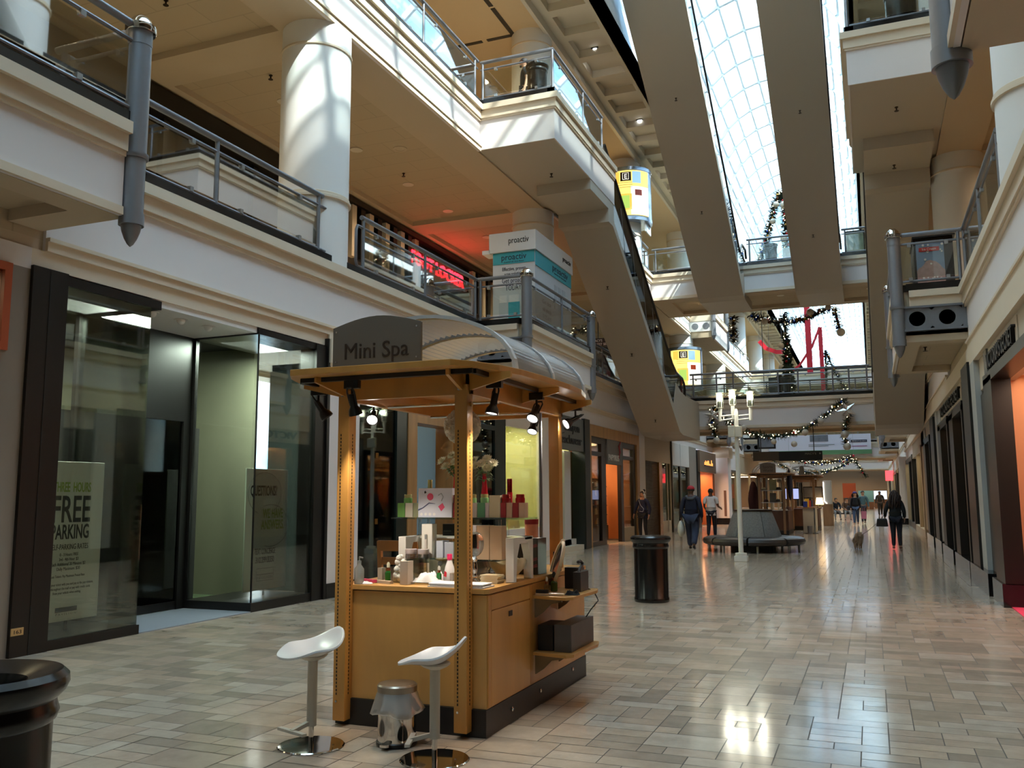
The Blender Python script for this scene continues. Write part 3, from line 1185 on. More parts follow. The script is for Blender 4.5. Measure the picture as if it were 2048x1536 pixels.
# card racks and shelves inside the stationery shop
for k, (y, x) in enumerate(((25.9, -8.6), (28.0, -9.6), (29.6, -8.7))):
    t = thing('display_rack', ('dark display rack of cards behind the stationery shop left pane', 'tall lit card shelf seen through the stationery shop doorway', 'gold draped display behind the stationery shop far pane')[k], 'display rack', (x, y, 0))
    bx(x - 0.15, x + 0.15, y - 0.5, y + 0.5, 0, 0.5).build('base', woodmat('dark_rack_wood', s255(60, 36, 22), 0.4), t)
    bx(x - 0.15, x - 0.12, y - 0.5, y + 0.5, 0.5, 2.1).build('back_panel', woodmat('dark_rack_wood', s255(60, 36, 22), 0.4), t)
    rr = random.Random(k)
    for j in range(5):
        z = 0.55 + j * 0.32
        bx(x - 0.12, x + 0.13, y - 0.5, y + 0.5, z - 0.02, z).build('shelf', woodmat('dark_rack_wood', s255(60, 36, 22), 0.4), t)
        c = MB()
        for i in range(7):
            c.cur = s255(*rr.choice(((230, 170, 90), (200, 90, 50), (240, 225, 190), (120, 60, 40), (220, 200, 150))))
            yy = y - 0.44 + i * 0.13
            c.box(x - 0.02, x, yy, yy + 0.1, z, z + rr.uniform(0.12, 0.22))
        c.build('card_row', attrmat('printed_cards', 0.5), t)
# -- onward: pilaster, shutter, brass frame, glass, white sign panel
wallseg('left', XL - 0.3, XL + 0.06, 31.05, 31.85, 0, 4.0, M_panel)
wallseg('left', XL - 0.3, XL, 31.85, 36.6, 2.80, 4.0, M_walltan)
DN[0] += 1
d = sroot('door_%d' % DN[0])
sh = MB()
for i in range(24):
    y = 32.15 + i * 0.095
    sh.box(XL - 0.06, XL - 0.05, y, y + 0.025, 0, 2.8)
for i in range(56):
    z = i * 0.05
    sh.box(XL - 0.06, XL - 0.05, 32.15, 34.4, z, z + 0.014)
sh.build('shutter_mesh', mat('shutter_bronze', s255(58, 46, 36), 0.4, metal=0.6), d)
bx(XL - 0.3, XL, 31.85, 32.15, 0, 2.8).build('jamb', M_walltan, d)
bx(XL - 0.25, XL + 0.02, 34.35, 34.85, 0, 2.8).build('brass_jamb', M_gold, d)
w = win()
f = MB()
for y in (34.85, 35.9, 36.5):
    f.box(XL - 0.1, XL, y, y + 0.1, 0, 2.8)
f.box(XL - 0.1, XL, 34.85, 36.6, 0, 0.5)
f.build('frame', M_walltan, w)
bx(XL - 0.05, XL - 0.04, 34.9, 36.55, 0.5, 2.8).build('pane', M_greenglass, w)
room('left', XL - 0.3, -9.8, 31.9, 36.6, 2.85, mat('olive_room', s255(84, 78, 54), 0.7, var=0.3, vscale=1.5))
sg = thing('shop_sign', 'blank white square sign panel over the dark glass shop', 'sign', (XL, 38.5, 2.76))
bx(XL - 0.2, XL + 0.05, 36.65, 40.4, 2.76, 3.72).build('board', M_white, sg, bevel=0.01)
bx(XL + 0.05, XL + 0.055, 38.4, 38.43, 2.76, 3.72).build('joint', M_greyink, sg)
w = win()
f = MB()
f.box(XL - 0.2, XL + 0.06, 36.6, 36.75, 0, 3.8)
f.box(XL - 0.1, XL, 38.5, 38.7, 0, 2.76)
f.box(XL - 0.1, XL, 36.75, 40.4, 0, 0.12)
f.build('frame', mat('grey_bronze_frame', s255(70, 66, 58), 0.4, metal=0.5), w)
bx(XL - 0.05, XL - 0.04, 36.75, 40.4, 0.12, 2.76).build('pane', M_greenglass, w)
wallseg('left', XL - 0.3, XL, 36.6, 47.3, 3.72, 4.0, M_panel)
wallseg('left', XL - 0.3, XL + 0.05, 40.4, 42.2, 0, 3.72, mat('grey_pilaster', s255(150, 143, 132), 0.5, var=0.04))
room('left', XL - 0.3, -9.8, 36.7, 40.4, 2.85, mat('olive_room', s255(84, 78, 54), 0.7, var=0.3, vscale=1.5))
# brown portal with glowing niche
sg = thing('shop_sign', 'brown square sign box with glowing orange niche above the orange portal', 'sign', (XL + 0.2, 44.7, 2.62))
bx(XL - 0.2, XL + 0.2, 42.3, 47.0, 2.62, 3.64).build('board', mat('brown_sign_box', s255(124, 104, 86), 0.5), sg)
bx(XL + 0.2, XL + 0.26, 43.5, 46.2, 2.92, 2.97).build('shelf', M_blackfr, sg)
rr = random.Random(3)
gw = MB()
for i in range(9):
    y = 43.55 + i * 0.28
    gw.box(XL + 0.205, XL + 0.215, y, y + 0.14, 2.98, 3.05 + rr.random() * 0.25)
gw.build('glow_flame', emis('orange_glow', (1.0, 0.28, 0.06), 1.6), sg)
wallseg('left', XL - 0.4, XL + 0.1, 42.2, 42.9, 0, 3.64, M_dark)
wallseg('left', XL - 1.3, XL - 1.2, 42.9, 47.2, 0, 2.7, mat('orange_shop_back', s255(196, 96, 44), 0.6, var=0.2, vscale=1.0))
wallseg('left', XL - 1.2, XL + 0.05, 46.7, 47.3, 0, 2.7, mat('orange_jamb', s255(150, 84, 44), 0.6))
sg = thing('window_poster', 'red panel low in the orange portal', 'poster', (XL - 0.6, 44.8, 0.9))
bx(XL - 0.62, XL - 0.58, 43.4, 46.2, 0.0, 1.75).build('board', mat('red_panel', s255(214, 60, 44), 0.5), sg)
# white pillar, dark window, peach shop front, more bays away down the hall
wallseg('left', XL - 0.2, XL + 0.75, 47.4, 48.5, 0.32, 3.45, M_panel)
struct('baseboard_left', bx(XL - 0.2, XL + 0.78, 47.36, 48.55, 0, 0.32), M_black)
struct('trim_57', bx(XL - 0.2, XL + 0.85, 47.3, 48.6, 3.45, 4.0), M_trim)
q = thing('pillar_plaque', 'narrow brown upright panel on the white pillar', 'sign', (XL + 0.6, 47.39, 0.4))
bx(XL + 0.5, XL + 0.62, 47.37, 47.4, 0.42, 1.75).build('board', mat('brown_panel', s255(104, 74, 62), 0.5), q)
y = 48.5
rr = random.Random(21)
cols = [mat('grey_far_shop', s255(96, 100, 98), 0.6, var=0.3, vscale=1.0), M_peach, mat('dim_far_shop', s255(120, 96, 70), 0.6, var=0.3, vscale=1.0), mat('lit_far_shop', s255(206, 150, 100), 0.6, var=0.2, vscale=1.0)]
k = 0
while y < Y1 - 4:
    L = (8.0, 11.5, 9.0, 10.0, 9.5, 8.5)[k % 6]
    w = win()
    f = MB()
    f.box(XL - 0.2, XL + 0.05, y, y + 0.5, 0, 3.0)
    f.box(XL - 0.15, XL, y + 0.5, y + L, 2.9, 3.0)
    f.box(XL - 0.15, XL, y + 0.5 + L * 0.5, y + 0.6 + L * 0.5, 0, 2.9)
    f.box(XL - 0.15, XL, y + 0.5, y + L, 0, 0.12)
    f.build('frame', M_blackfr if k % 2 == 0 else M_walltan, w)
    bx(XL - 0.08, XL - 0.07, y + 0.5, y + L, 0.12, 2.9).build('pane', M_shop, w)
    wallseg('left', XL - 0.3, XL, y, y + L, 3.0, 4.0, M_panel if k != 1 else M_walltan)
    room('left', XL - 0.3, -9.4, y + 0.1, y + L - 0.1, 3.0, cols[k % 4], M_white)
    y += L
    k += 1
wallseg('left', XL - 0.3, XL, y, Y1, 0, 4.0, M_walltan)

# ================================================================== RIGHT SIDE: one long shop of black framed bays
struct('wall_right', bx(XR - 0.02, XR + 0.3, Y0, 34.0, 3.13, 4.0), mat('cream_shop_stone', s255(196, 184, 164), 0.55, var=0.03))
struct('trim_60', bx(XR - 0.10, XR, Y0, 49.0, 3.62, 3.70), M_trim)
struct('trim_61', bx(XR - 0.05, XR, Y0, 49.0, 3.70, 4.0), M_trim)
M_silver = mat('silver_strip', s255(150, 152, 152), 0.25, metal=0.7)
M_lightpil = mat('light_grey_pilaster', s255(168, 168, 162), 0.5)


def black_bay(y0, y1, back, n):
    """Display window in a heavy black frame, y0 the near end."""
    w = win()
    f = MB()
    f.box(XR - 0.12, XR + 0.12, y0, y0 + 0.16, 0.30, 3.14)
    f.box(XR - 0.12, XR + 0.12, y1 - 0.9, y1, 0.30, 3.14)
    f.box(XR - 0.12, XR + 0.12, y0, y1, 3.03, 3.2)
    f.build('frame', M_blackfr, w)
    b = MB()
    b.box(XR - 0.16, XR + 0.2, y0 - 0.05, y1 + 0.03, 0, 0.31)
    b.build('plinth', M_black, w)
    bx(XR + 0.02, XR + 0.03, y0 + 0.16, y1 - 0.9, 0.31, 3.03).build('pane', M_shop, w)
    struct('wall_shop_back', bx(XR + 0.5, XR + 0.55, y0 - 0.1, y1 + 0.1, 0.2, 3.2), back)
    struct('ceiling_shop', bx(XR, XR + 0.5, y0 - 0.1, y1 + 0.1, 3.2, 3.25), M_white)
    struct('wall_shop_back', bx(XR + 0.13, XR + 0.5, y1 - 0.9, y1 - 0.86, 0.2, 3.2), back)
    struct('wall_shop_back', bx(XR + 0.13, XR + 0.5, y0 + 0.10, y0 + 0.14, 0.2, 3.2), back)
    struct('floor_shop', bx(XR, XR + 0.5, y0, y1, 0.0, 0.3), M_black)
    return w


def strip(y0, y1, m, d=0.05, z1=3.62, z0=0.3):
    struct('wall_right', bx(XR - d, XR + 0.2, y0, y1, z0, z1), m)


w = win()
f = MB()
f.box(XR - 0.12, XR + 0.12, 13.6, 14.5, 0.30, 3.14)
f.box(XR - 0.12, XR + 0.12, 9.0, 14.5, 3.06, 3.2)
f.build('frame', M_blackfr, w)
bx(XR - 0.16, XR + 0.2, 13.6, 14.66, 0, 0.31).build('plinth', M_black, w)
struct('wall_shop_back', bx(XR + 0.9, XR + 1.0, 8.0, 14.6, 0, 3.2), M_peach)
struct('wall_shop_back', bx(XR + 0.13, XR + 0.9, 14.5, 14.58, 0, 3.2), M_peach)
struct('ceiling_shop', bx(XR, XR + 0.9, 8.0, 14.58, 3.2, 3.25), M_white)
struct('floor_shop', bx(XR - 0.05, XR + 0.9, 8.0, 13.6, -0.02, 0.003), M_trim)
strip(14.5, 14.85, M_silver)

w = win()
bx(XR + 0.0, XR + 0.01, 14.85, 15.7, 0.3, 3.05).build('pane', M_shop, w)
f = MB()
f.box(XR - 0.03, XR + 0.1, 14.85, 14.93, 0.3, 3.05)
f.box(XR - 0.03, XR + 0.1, 15.3, 15.7, 0.3, 3.05)
f.build('frame', M_blackfr, w)
struct('wall_right', bx(XR + 0.5, XR + 0.55, 14.6, 15.8, 0, 3.3), M_dark)
strip(15.72, 16.32, M_lightpil, 0.10)
strip(16.32, 17.4, M_blackfr, 0.14, 3.68)
struct('baseboard_right', bx(XR - 0.18, XR + 0.2, 15.0, 17.55, 0, 0.33), M_black)
strip(17.4, 17.95, M_silver, 0.03)
black_bay(17.95, 20.85, M_tanb, 1)
strip(20.85, 21.35, M_silver, 0.03)
black_bay(21.4, 24.35, M_tanb, 2)
strip(24.35, 25.2, M_lightpil, 0.03)
struct('baseboard_right', bx(XR - 0.14, XR + 0.2, 25.1, 27.5, 0, 0.31), M_black)
strip(25.2, 25.9, M_lightpil, 0.06)
strip(25.9, 27.25, M_blackfr, 0.12, 3.55)
strip(27.25, 27.9, M_silver, 0.03)
black_bay(27.9, 31.0, M_tanb, 3)
strip(31.0, 32.0, M_lightpil, 0.04)
strip(32.0, 34.0, M_walltan, 0.02)
struct('wall_right', bx(XR + 1.1, XR + 1.2, Y0, 34.0, 0, 4.0), M_dark)
M_signdk = mat('black_sign_letters', s255(26, 26, 28), 0.35)
for k, (ya, yb, z) in enumerate(((11.75, 14.3, 3.28), (18.8, 23.7, 3.34))):
    sg = thing('shop_sign', ('raised tall black lettering over the near peach display window', 'raised tall black lettering over the pair of tan display windows')[k], 'sign', (XR - 0.02, (ya + yb) / 2, z))
    bx(XR - 0.035, XR - 0.02, ya - 0.1, yb + 0.1, z - 0.06, z + 0.30).build('backing', mat('cream_shop_stone', s255(196, 184, 164), 0.55, var=0.03), sg)
    text("VICTORIA'S SECRET", 'lettering', M_signdk, sg, (XR - 0.036, (ya + yb) / 2, z), (0, -1, 0), (0, 0, 1), 0.22, yb - ya, 0.05, 0.01)
rg = bx(1.645, 2.55, 8.0, 14.1, 0.006, 0.012).build('floor_mat', mat('pink_red_mat', s255(226, 52, 84), 0.7, var=0.05))
tag(rg, 'bright pink red floor mat along the near shop entrance', 'mat')
# window glass run further on
y = 34.0
k = 0
fars = [M_walltan, mat('blue_grey_shop', s255(132, 146, 146), 0.5, var=0.2, vscale=0.8), M_peach, mat('dim_far_shop', s255(120, 96, 70), 0.6, var=0.3, vscale=1.0)]
while y < Y1 - 4:
    L = (7.5, 7.5, 9.0, 10.0, 9.0, 9.0)[k % 6]
    w = win()
    f = MB()
    f.box(XR - 0.06, XR + 0.2, y, y + 0.55, 0.0, 3.2)
    f.box(XR - 0.03, XR + 0.15, y + 0.55, y + L, 3.0, 3.2)
    f.box(XR - 0.03, XR + 0.15, y + L * 0.52, y + 0.35 + L * 0.52, 0, 3.0)
    f.box(XR - 0.05, XR + 0.15, y + 0.55, y + L, 0, 0.25)
    f.build('frame', M_blackfr if k % 3 == 1 else M_walltan, w)
    bx(XR + 0.06, XR + 0.07, y + 0.55, y + L, 0.25, 3.0).build('pane', M_shop, w)
    wallseg('right', XR, XR + 0.3, y, y + L, 3.2, 4.0, M_panel if k != 0 else M_walltan)
    room('right', XR + 0.3, 3.0, y + 0.1, y + L - 0.1, 3.2, fars[k % 4], M_white)
    y += L
    k += 1
wallseg('right', XR, XR + 0.3, y, Y1, 0, 4.0, M_walltan)
wallseg('right', XR - 0.35, XR + 0.1, 49.2, 50.2, 0.3, 3.4, M_panel)
struct('baseboard_right', bx(XR - 0.38, XR + 0.1, 49.15, 50.25, 0, 0.3), M_black)
# ================================================================== RAILINGS, CORNER POSTS, ESCALATORS
def railing(label, pts, z0, posts, group=None, panes=True, ends=(False, False), h=0.98, clips=True, midrail=False):
    """Steel and glass railing along a polyline. posts: distances along the line where an upright stands."""
    P3 = [Vector((x, y, 0)) for x, y in pts]
    t = thing('glass_railing', label, 'railing', (pts[0][0], pts[0][1], z0), group=group)
    zt, zm, zb = z0 + h - 0.07, z0 + h - 0.24, z0 + 0.05
    segs, tot = [], 0
    for a, b in zip(P3, P3[1:]):
        segs.append((tot, (b - a).length, a, (b - a).normalized()))
        tot += (b - a).length

    def at(d):
        for s0, L, a, u in segs:
            if d <= s0 + L + 1e-6:
                return a + u * (d - s0)
        s0, L, a, u = segs[-1]
        return a + u * L

    def line(z):
        return [(p.x, p.y, z) for p in P3]
    MB().tube(line(zt), 0.042, 10).build('handrail', M_steel, t, smooth=True)
    MB().tube(line(zm), 0.022, 8).build('upper_rail', M_steel, t, smooth=True)
    MB().tube(line(zb), 0.022, 8).build('lower_rail', M_steel, t, smooth=True)
    if midrail:
        MB().tube(line((zm + zb) / 2), 0.018, 8).build('middle_rail', M_steel, t, smooth=True)
    for d in posts:
        p = at(d)
        MB().lathe([(0.03, z0), (0.03, zt - 0.02)], (p.x, p.y, 0), 10).build('post', M_steel, t, smooth=True)
    for k, e in enumerate(ends):
        if e:
            a, u = (P3[0], segs[0][3]) if k == 0 else (P3[-1], -segs[-1][3])
            w = [a + u * x for x in (0.02, -0.12, -0.16, -0.16, -0.12, 0.02)]
            zz = [zm, zm, zm - 0.08, zb + 0.08, zb, zb]
            MB().tube([(q.x, q.y, z) for q, z in zip(w, zz)], 0.026, 8).build('end_loop', M_steel, t, smooth=True)
    if panes:
        ds = sorted(set([0] + [round(s0, 4) for s0, L, a, u in segs] + [round(d, 4) for d in posts] + [round(tot, 4)]))
        ds = [d for i, d in enumerate(ds) if i == 0 or d - ds[i - 1] > 0.15]
        for a, b in zip(ds, ds[1:]):
            pa, pb = at(a + 0.05), at(b - 0.05)
            if (pa - pb).length < 0.1:
                continue
            u = (pb - pa).normalized()
            n = Vector((-u.y, u.x, 0)) * 0.006
            g = MB()
            g.prism([(pa.x + n.x, pa.y + n.y), (pb.x + n.x, pb.y + n.y), (pb.x - n.x, pb.y - n.y), (pa.x - n.x, pa.y - n.y)], zb + 0.05, zm - 0.05)
            go = g.build('glass_panel', M_glass, t)
            if clips:
                L = (pb - pa).length
                for q in (0.2 * L, 0.8 * L):
                    p = pa + u * q
                    for z in (zb + 0.035, zm - 0.035):
                        bx(p.x - 0.03, p.x + 0.03, p.y - 0.03, p.y + 0.03, z - 0.03, z + 0.03).build('clip', M_clip, go)
    return t


# middle floor, left
zr = 5.25
railing('grey steel and glass balcony railing between the near bay and the sunlit column', [(XL - 0.03, 6.5), (XL - 0.03, 11.25)], zr, [0.2, 2.35, 4.65], ends=(False, True))
railing('grey steel and glass balcony railing in front of the red lit shop name', [(XL - 0.03, 12.4), (XL - 0.03, 17.05)], zr, [0.06, 2.3, 4.62], ends=(True, False))
railing('grey glass railing round the middle bay that holds the teal and white kiosk', [(XL, 17.1), (XBL, 17.1), (XBL, 21.75), (XL, 21.75)], zr, [0.06, 1.13 + 2.3, 1.13 * 2 + 4.65 - 0.05])
railing('grey glass railing on the bay above the orange framed window', [(XL, 6.35), (XBL, 6.35), (XBL, 0.9), (XL, 0.9)], zr, [0.1, 1.13 + 3.4])
railing('balcony railing with paired uprights behind the left escalator', [(XL - 0.03, 21.9), (XL - 0.03, 33.5)], zr, [0.3, 2.6, 4.9, 7.2, 9.5, 11.4])
railing('far balcony railing beyond the garlanded bridge, on the side of the brown portal', [(XL - 0.03, 37.6), (XL - 0.03, 45.4)], zr, [0.2, 2.6, 5.0, 7.4], clips=False)
railing('glass railing of the far bay beyond the bridge, on the side of the brown portal', [(XL, 45.5), (XBL, 45.5), (XBL, 50.1), (XL, 50.1)], zr, [0.1, 3.4, 6.7], clips=False)
# middle floor, right
railing('grey railing above the tall black lettering, ending at the near white column', [(XR + 0.03, 12.45), (XR + 0.03, 17.05)], zr, [0.06, 2.3, 4.6], ends=(True, False))
railing('glass railing round the bay with the ice cream cart', [(XR, 17.1), (XBR, 17.1), (XBR, 21.75), (XR, 21.75)], zr, [0.06, 1.11 + 2.3, 6.8])
railing('glass railing of the bay overhead beside the bullet ended post', [(XR, 5.85), (XBR, 5.85), (XBR, 0.9), (XR, 0.9)], zr, [0.1, 3.4])
railing('far balcony railing over the tan shop windows', [(XR + 0.03, 21.9), (XR + 0.03, 33.5)], zr, [0.3, 2.6, 4.9, 7.2, 9.5, 11.4], clips=False)
railing('glass railing of the far bay beyond the right escalator foot', [(XR, 45.5), (XBR, 45.5), (XBR, 50.1), (XR, 50.1)], zr, [0.1, 3.4, 6.7], clips=False)
# bridges
zb2 = 5.18
railing('railing along the near edge of the garlanded lower bridge', [(-6.25, 33.78), (0.15, 33.78)], zb2, [0.12, 1.0, 1.62, 3.25, 3.95, 5.15, 5.7, 6.3], midrail=True)
railing('railing along the far edge of the garlanded lower bridge', [(XL, 37.27), (XR, 37.27)], zb2, [0.5, 2.2, 3.9, 5.6, 7.3, 9.0], clips=False, midrail=True)
zb3 = 10.27
railing('short railing piece on the upper bridge beside the flower-print column drum', [(-7.62, 33.84), (-5.85, 33.84)], zb3, [0.14], ends=(True, False), clips=False)
railing('railing piece on the upper bridge in front of the black planter and garland tent', [(-3.95, 33.84), (-2.3, 33.84)], zb3, [0.1], clips=False)
railing('railing piece on the upper bridge beside the colourful poster stand', [(-0.55, 33.84), (1.6, 33.84)], zb3, [0.12], clips=False)
railing('far edge railing of the upper bridge', [(XL, 37.3), (XR, 37.3)], zb3, [1, 3.3, 5.6, 7.9], clips=False)
railing('railing on the second lower bridge behind the hanging banner', [(XL, 65.05), (XR, 65.05)], zb2, [1, 3, 5, 7, 9], clips=False)
# top floor, left
zt3 = 10.28
railing('sunlit glass railing along the top balcony, up to the escalator landing', [(XL - 0.03, 2.0), (XL - 0.03, 17.15)], zt3, [3.0, 5.3, 7.6, 9.9, 12.55, 15.0])
railing('glass railing round the sunlit escalator landing with the black bin', [(XL, 17.25), (-5.97, 17.25), (-5.97, 21.1)], zt3, [0.05, 1.71, 1.71 + 2.2, 1.71 + 3.8])
railing('top balcony railing behind the escalator head', [(XL - 0.03, 22.2), (XL - 0.03, 33.5)], zt3, [0.3, 2.8, 5.3, 7.8, 10.3], clips=False)
railing('top balcony railing far down the hall, on the side of the paper lettered kiosk', [(XL - 0.03, 37.6), (XL - 0.03, 64.5)], zt3, [1.5 + 3 * k for k in range(9)], clips=False)
# top floor, right
railing('glass railing of the landing above the right escalator, with the black bin behind it', [(XR, 17.05), (0.03, 17.05), (0.03, 21.1)], zt3, [0.1, 1.68, 1.68 + 2.2, 1.68 + 3.8])
railing('top balcony railing over the ice cream cart side', [(XR + 0.03, 22.2), (XR + 0.03, 33.5)], zt3, [0.3, 2.8, 5.3, 7.8, 10.3], clips=False)

# ---- corner posts of the middle bays
M_postst = mat('post_steel', s255(140, 143, 150), 0.38, metal=0.6, var=0.05, vscale=20)


def corner_post(loc, label):
    t = thing('bay_post', label, 'post', loc, group=None)
    r = 0.112
    MB().lathe([(r, -0.22), (r, 0.92), (r + 0.004, 0.92), (r + 0.004, 1.10), (r, 1.10)], n=28).build('shaft', M_postst, t, smooth=True, world=False)
    MB().lathe([(r - 0.004, -0.86), (r - 0.004, -0.20), (r + 0.02, -0.20), (r + 0.02, -0.24), (r + 0.012, -0.25)], n=28).build('lower_sleeve', M_postst, t, smooth=True, world=False)
    MB().lathe([(r + 0.006, -0.92), (r + 0.006, -0.80)], n=28).build('sleeve_ring', M_postst, t, smooth=True, world=False)
    MB().lathe([(0.004, -1.13), (0.03, -1.105), (0.06, -1.05), (0.085, -0.98), (0.096, -0.92)], n=28).build('bullet_tip', M_steel, t, smooth=True, world=False)
    MB().lathe([(r + 0.03, 1.06), (r + 0.036, 1.07), (r + 0.036, 1.13), (r + 0.01, 1.14), (r - 0.005, 1.18), (r - 0.03, 1.215), (0.05, 1.245), (0.004, 1.255)], n=28).build('dome_cap', M_chrome, t, smooth=True, world=False)
    return t


p0 = corner_post((XBL, 17.1, 5.05), 'steel bay post nearest the teal and white kiosk front')
for (x, y), lab in (((XBL, 21.75), 'steel bay post just before the left escalator, beyond the teal kiosk'),
                    ((XBL, 6.35), 'large steel post with chrome dome and bullet tip above the shop window of unit 163'),
                    ((XBR, 5.85), 'steel post whose bullet tip hangs below the bay overhead, cut off at the top'),
                    ((XBR, 17.1), 'steel bay post in front of the ice cream cart'),
                    ((XBR, 21.75), 'steel bay post behind the ice cream cart post, its tip just below the cream belly'),
                    ((XBL, 45.5), 'far steel bay post past the garlanded bridge, nearer of its pair'),
                    ((XBL, 50.1), 'far steel bay post past the garlanded bridge, farther of its pair'),
                    ((XBR, 45.5), 'far steel bay post by the hanging banner edge, nearer of its pair'),
                    ((XBR, 50.1), 'far steel bay post by the hanging banner edge, farther of its pair')):
    dup(p0, (x, y, 5.05), label=lab)
# upper-floor bay with end beam far down the left side
b3 = bx(XL + 0.05, XBL - 0.1, 41.85, 46.15, 8.95, 10.15)
o = struct('floor_bay', b3, M_ceil)
t = MB()
t.box(XBL - 0.08, XBL, 41.9, 46.1, 8.9, 10.15)
t.build('panel', M_panel, o)
t = MB()
t.box(XL, XBL, 41.8, 41.86, 9.75, 10.15)
t.box(XBL, XBL + 0.08, 41.85, 46.15, 9.9, 10.15)
t.build('moulding', M_trim, o)
w = MB()
w.box(XL, XBL, 41.82, 41.85, 9.25, 9.75)
w.build('end_beam', M_white, o)
for q in (-7.42, -6.9):
    MB().lathe([(0.16, 41.81), (0.16, 41.825)], (q, 0, 9.5), 20, axis='y').build('beam_hole', M_steel, o)
dup(p0, (XBL, 41.85, 9.93), label='steel post on the high far bay above the golden column drum, nearer')
dup(p0, (XBL, 46.15, 9.93), label='steel post on the high far bay above the golden column drum, farther')

# ---- escalators between the middle and top floors
M_escglass = glassmat('escalator_dark_glass', (0.16, 0.17, 0.16), 0.05)
M_hand = mat('black_rubber_handrail', s255(16, 15, 15), 0.35)
M_step = mat('escalator_dark_side', s255(52, 52, 50), 0.5, var=0.1)
M_belly2 = M_belly


def landing(s, xf, ya, label_side):
    """Top-floor landing box that the escalator climbs to."""
    xw = XL if s < 0 else XR
    nx = -s
    o = struct('ceiling_%s' % label_side, bx(xw + 0.3 * s, xf + 0.03 * s, ya + 0.03, 22.0, 9.14, 10.15), M_belly2)
    p = MB()
    p.box(xf + 0.03 * s, xf, ya, 22.0, 9.13, 10.15)
    p.box(xw + 0.3 * s, xf + 0.03 * s, ya, ya + 0.03, 9.13, 10.15)
    p.build('panel', M_panel, o)
    t = MB()
    for d, a, b in ((0.03, 9.80, 9.84), (0.05, 9.84, 10.02), (0.10, 10.02, 10.15)):
        t.box(xf, xf + nx * d, ya - d, 22.0, a, b)
        t.box(xw, xf, ya - d, ya, a, b)
    t.build('moulding', M_trim, o)
    k = MB()
    k.box(xf + 0.15 * s, xf + nx * 0.02, ya - 0.02, 22.0, 10.15, 10.28)
    k.box(xw, xf, ya - 0.02, ya + 0.15, 10.15, 10.28)
    k.build('kerb', M_black, o)
    return o


landing(-1, -5.92, 17.2, 'left')
landing(1, -0.02, 17.0, 'right')


def escalator(label, x0, x1, outer, prof_b, prof_g, prof_s, rail, loc):
    t = thing('escalator', label, 'escalator', loc)
    MB().prism(prof_b, x0, x1, 'x').build('casing', M_belly2, t)
    MB().prism(prof_s, x0 + 0.14, x1 - 0.14, 'x').build('step_band', M_step, t)
    for x in outer:
        d = 0.012
        go = MB().prism(prof_g, x - d, x + d, 'x').build('balustrade_glass', M_escglass, t)
        MB().tube([(x, a, b) for a, b in rail], 0.045, 8).build('handrail', M_hand, t, smooth=True)
        # panel joints
        (ya, za), (yb, zb_) = prof_g[0], prof_g[1]
        ym, zm_ = prof_g[-1]
        n = int(abs(yb - ya) / 1.15)
        for k in range(1, n):
            q = k / n
            yy, zz = ya + (yb - ya) * q, za + (zb_ - za) * q
            MB().bar((x, yy, zz), (x, yy - 0.42, zz + (1.28 if yb > ya else 0.9)), 0.03, 0.03).build('panel_joint', M_steel, go)
    return t


pb = [(19.84, 9.14), (19.84, 8.87), (21.44, 8.87), (21.44, 8.52), (21.85, 8.52), (29.94, 3.66), (30.45, 3.57), (33.74, 3.57), (33.74, 5.0), (31.5, 4.98), (30.3, 5.03), (29.5, 5.28), (29.0, 4.50), (21.95, 8.66), (21.95, 9.6), (21.6, 9.14)]
pg = [(21.96, 8.68), (28.99, 4.52), (29.5, 5.28), (30.6, 5.06), (30.7, 5.5), (29.6, 5.6), (22.02, 9.95)]
ps = [(21.96, 8.68), (28.98, 4.52), (29.5, 5.0), (29.6, 5.25), (22.0, 9.86)]
rl = [(21.2, 10.5), (22.0, 10.02), (25.95, 7.63), (29.0, 5.87), (29.65, 5.64), (30.65, 5.56), (30.98, 5.42), (31.1, 5.2), (31.05, 4.98)]
escalator('long cream bellied escalator with dark glass sides climbing over the left shops', -7.3, -5.93, (-5.95, -7.28), pb, pg, ps, rl, (-6.6, 30, 3.57))
escalator('cream bellied escalator climbing to the landing above the tan shop windows', 0.22, 1.60, (0.24, 1.58), pb, pg, ps, rl, (0.9, 30, 3.57))
# ---- the pair from the upper bridge to the roof level
sl = 0.592
M_escglass2 = glassmat('escalator_blue_glass', (0.50, 0.62, 0.74), 0.08)
yt = 18.5
zt = 8.95 + (33.4 - yt) * sl
pb = [(36.0, 9.2), (36.0, 8.88), (33.9, 8.88), (33.4, 8.95), (yt, zt), (yt, zt + 0.3), (32.8, 9.62), (33.75, 9.9), (34.2, 10.2), (36, 10.2)]
pg = [(32.8, 9.6), (yt, zt + 0.3), (yt, zt + 1.15), (32.9, 10.42), (34.0, 10.9), (34.2, 10.2), (33.75, 9.9)]
ps = [(33.6, 9.5), (yt, zt + 0.1), (yt, zt + 0.75), (32.6, 10.1), (34, 10.16)]
rl = [(yt, zt + 1.2), (32.9, 10.47), (33.6, 10.95), (34.6, 11.0), (34.8, 10.7)]
M_save = M_escglass
M_escglass = M_escglass2
escalator('wide grey bellied roof escalator with a black handrail, rising from the upper bridge', -5.77, -4.08, (-4.10, -5.75), pb, pg, ps, rl, (-4.9, 34, 8.88))
escalator('wide grey belly of the second roof escalator, between the skylight strips', -2.22, -0.60, (-2.20, -0.62), pb, pg, ps, rl, (-1.4, 34, 8.88))
M_escglass = M_save

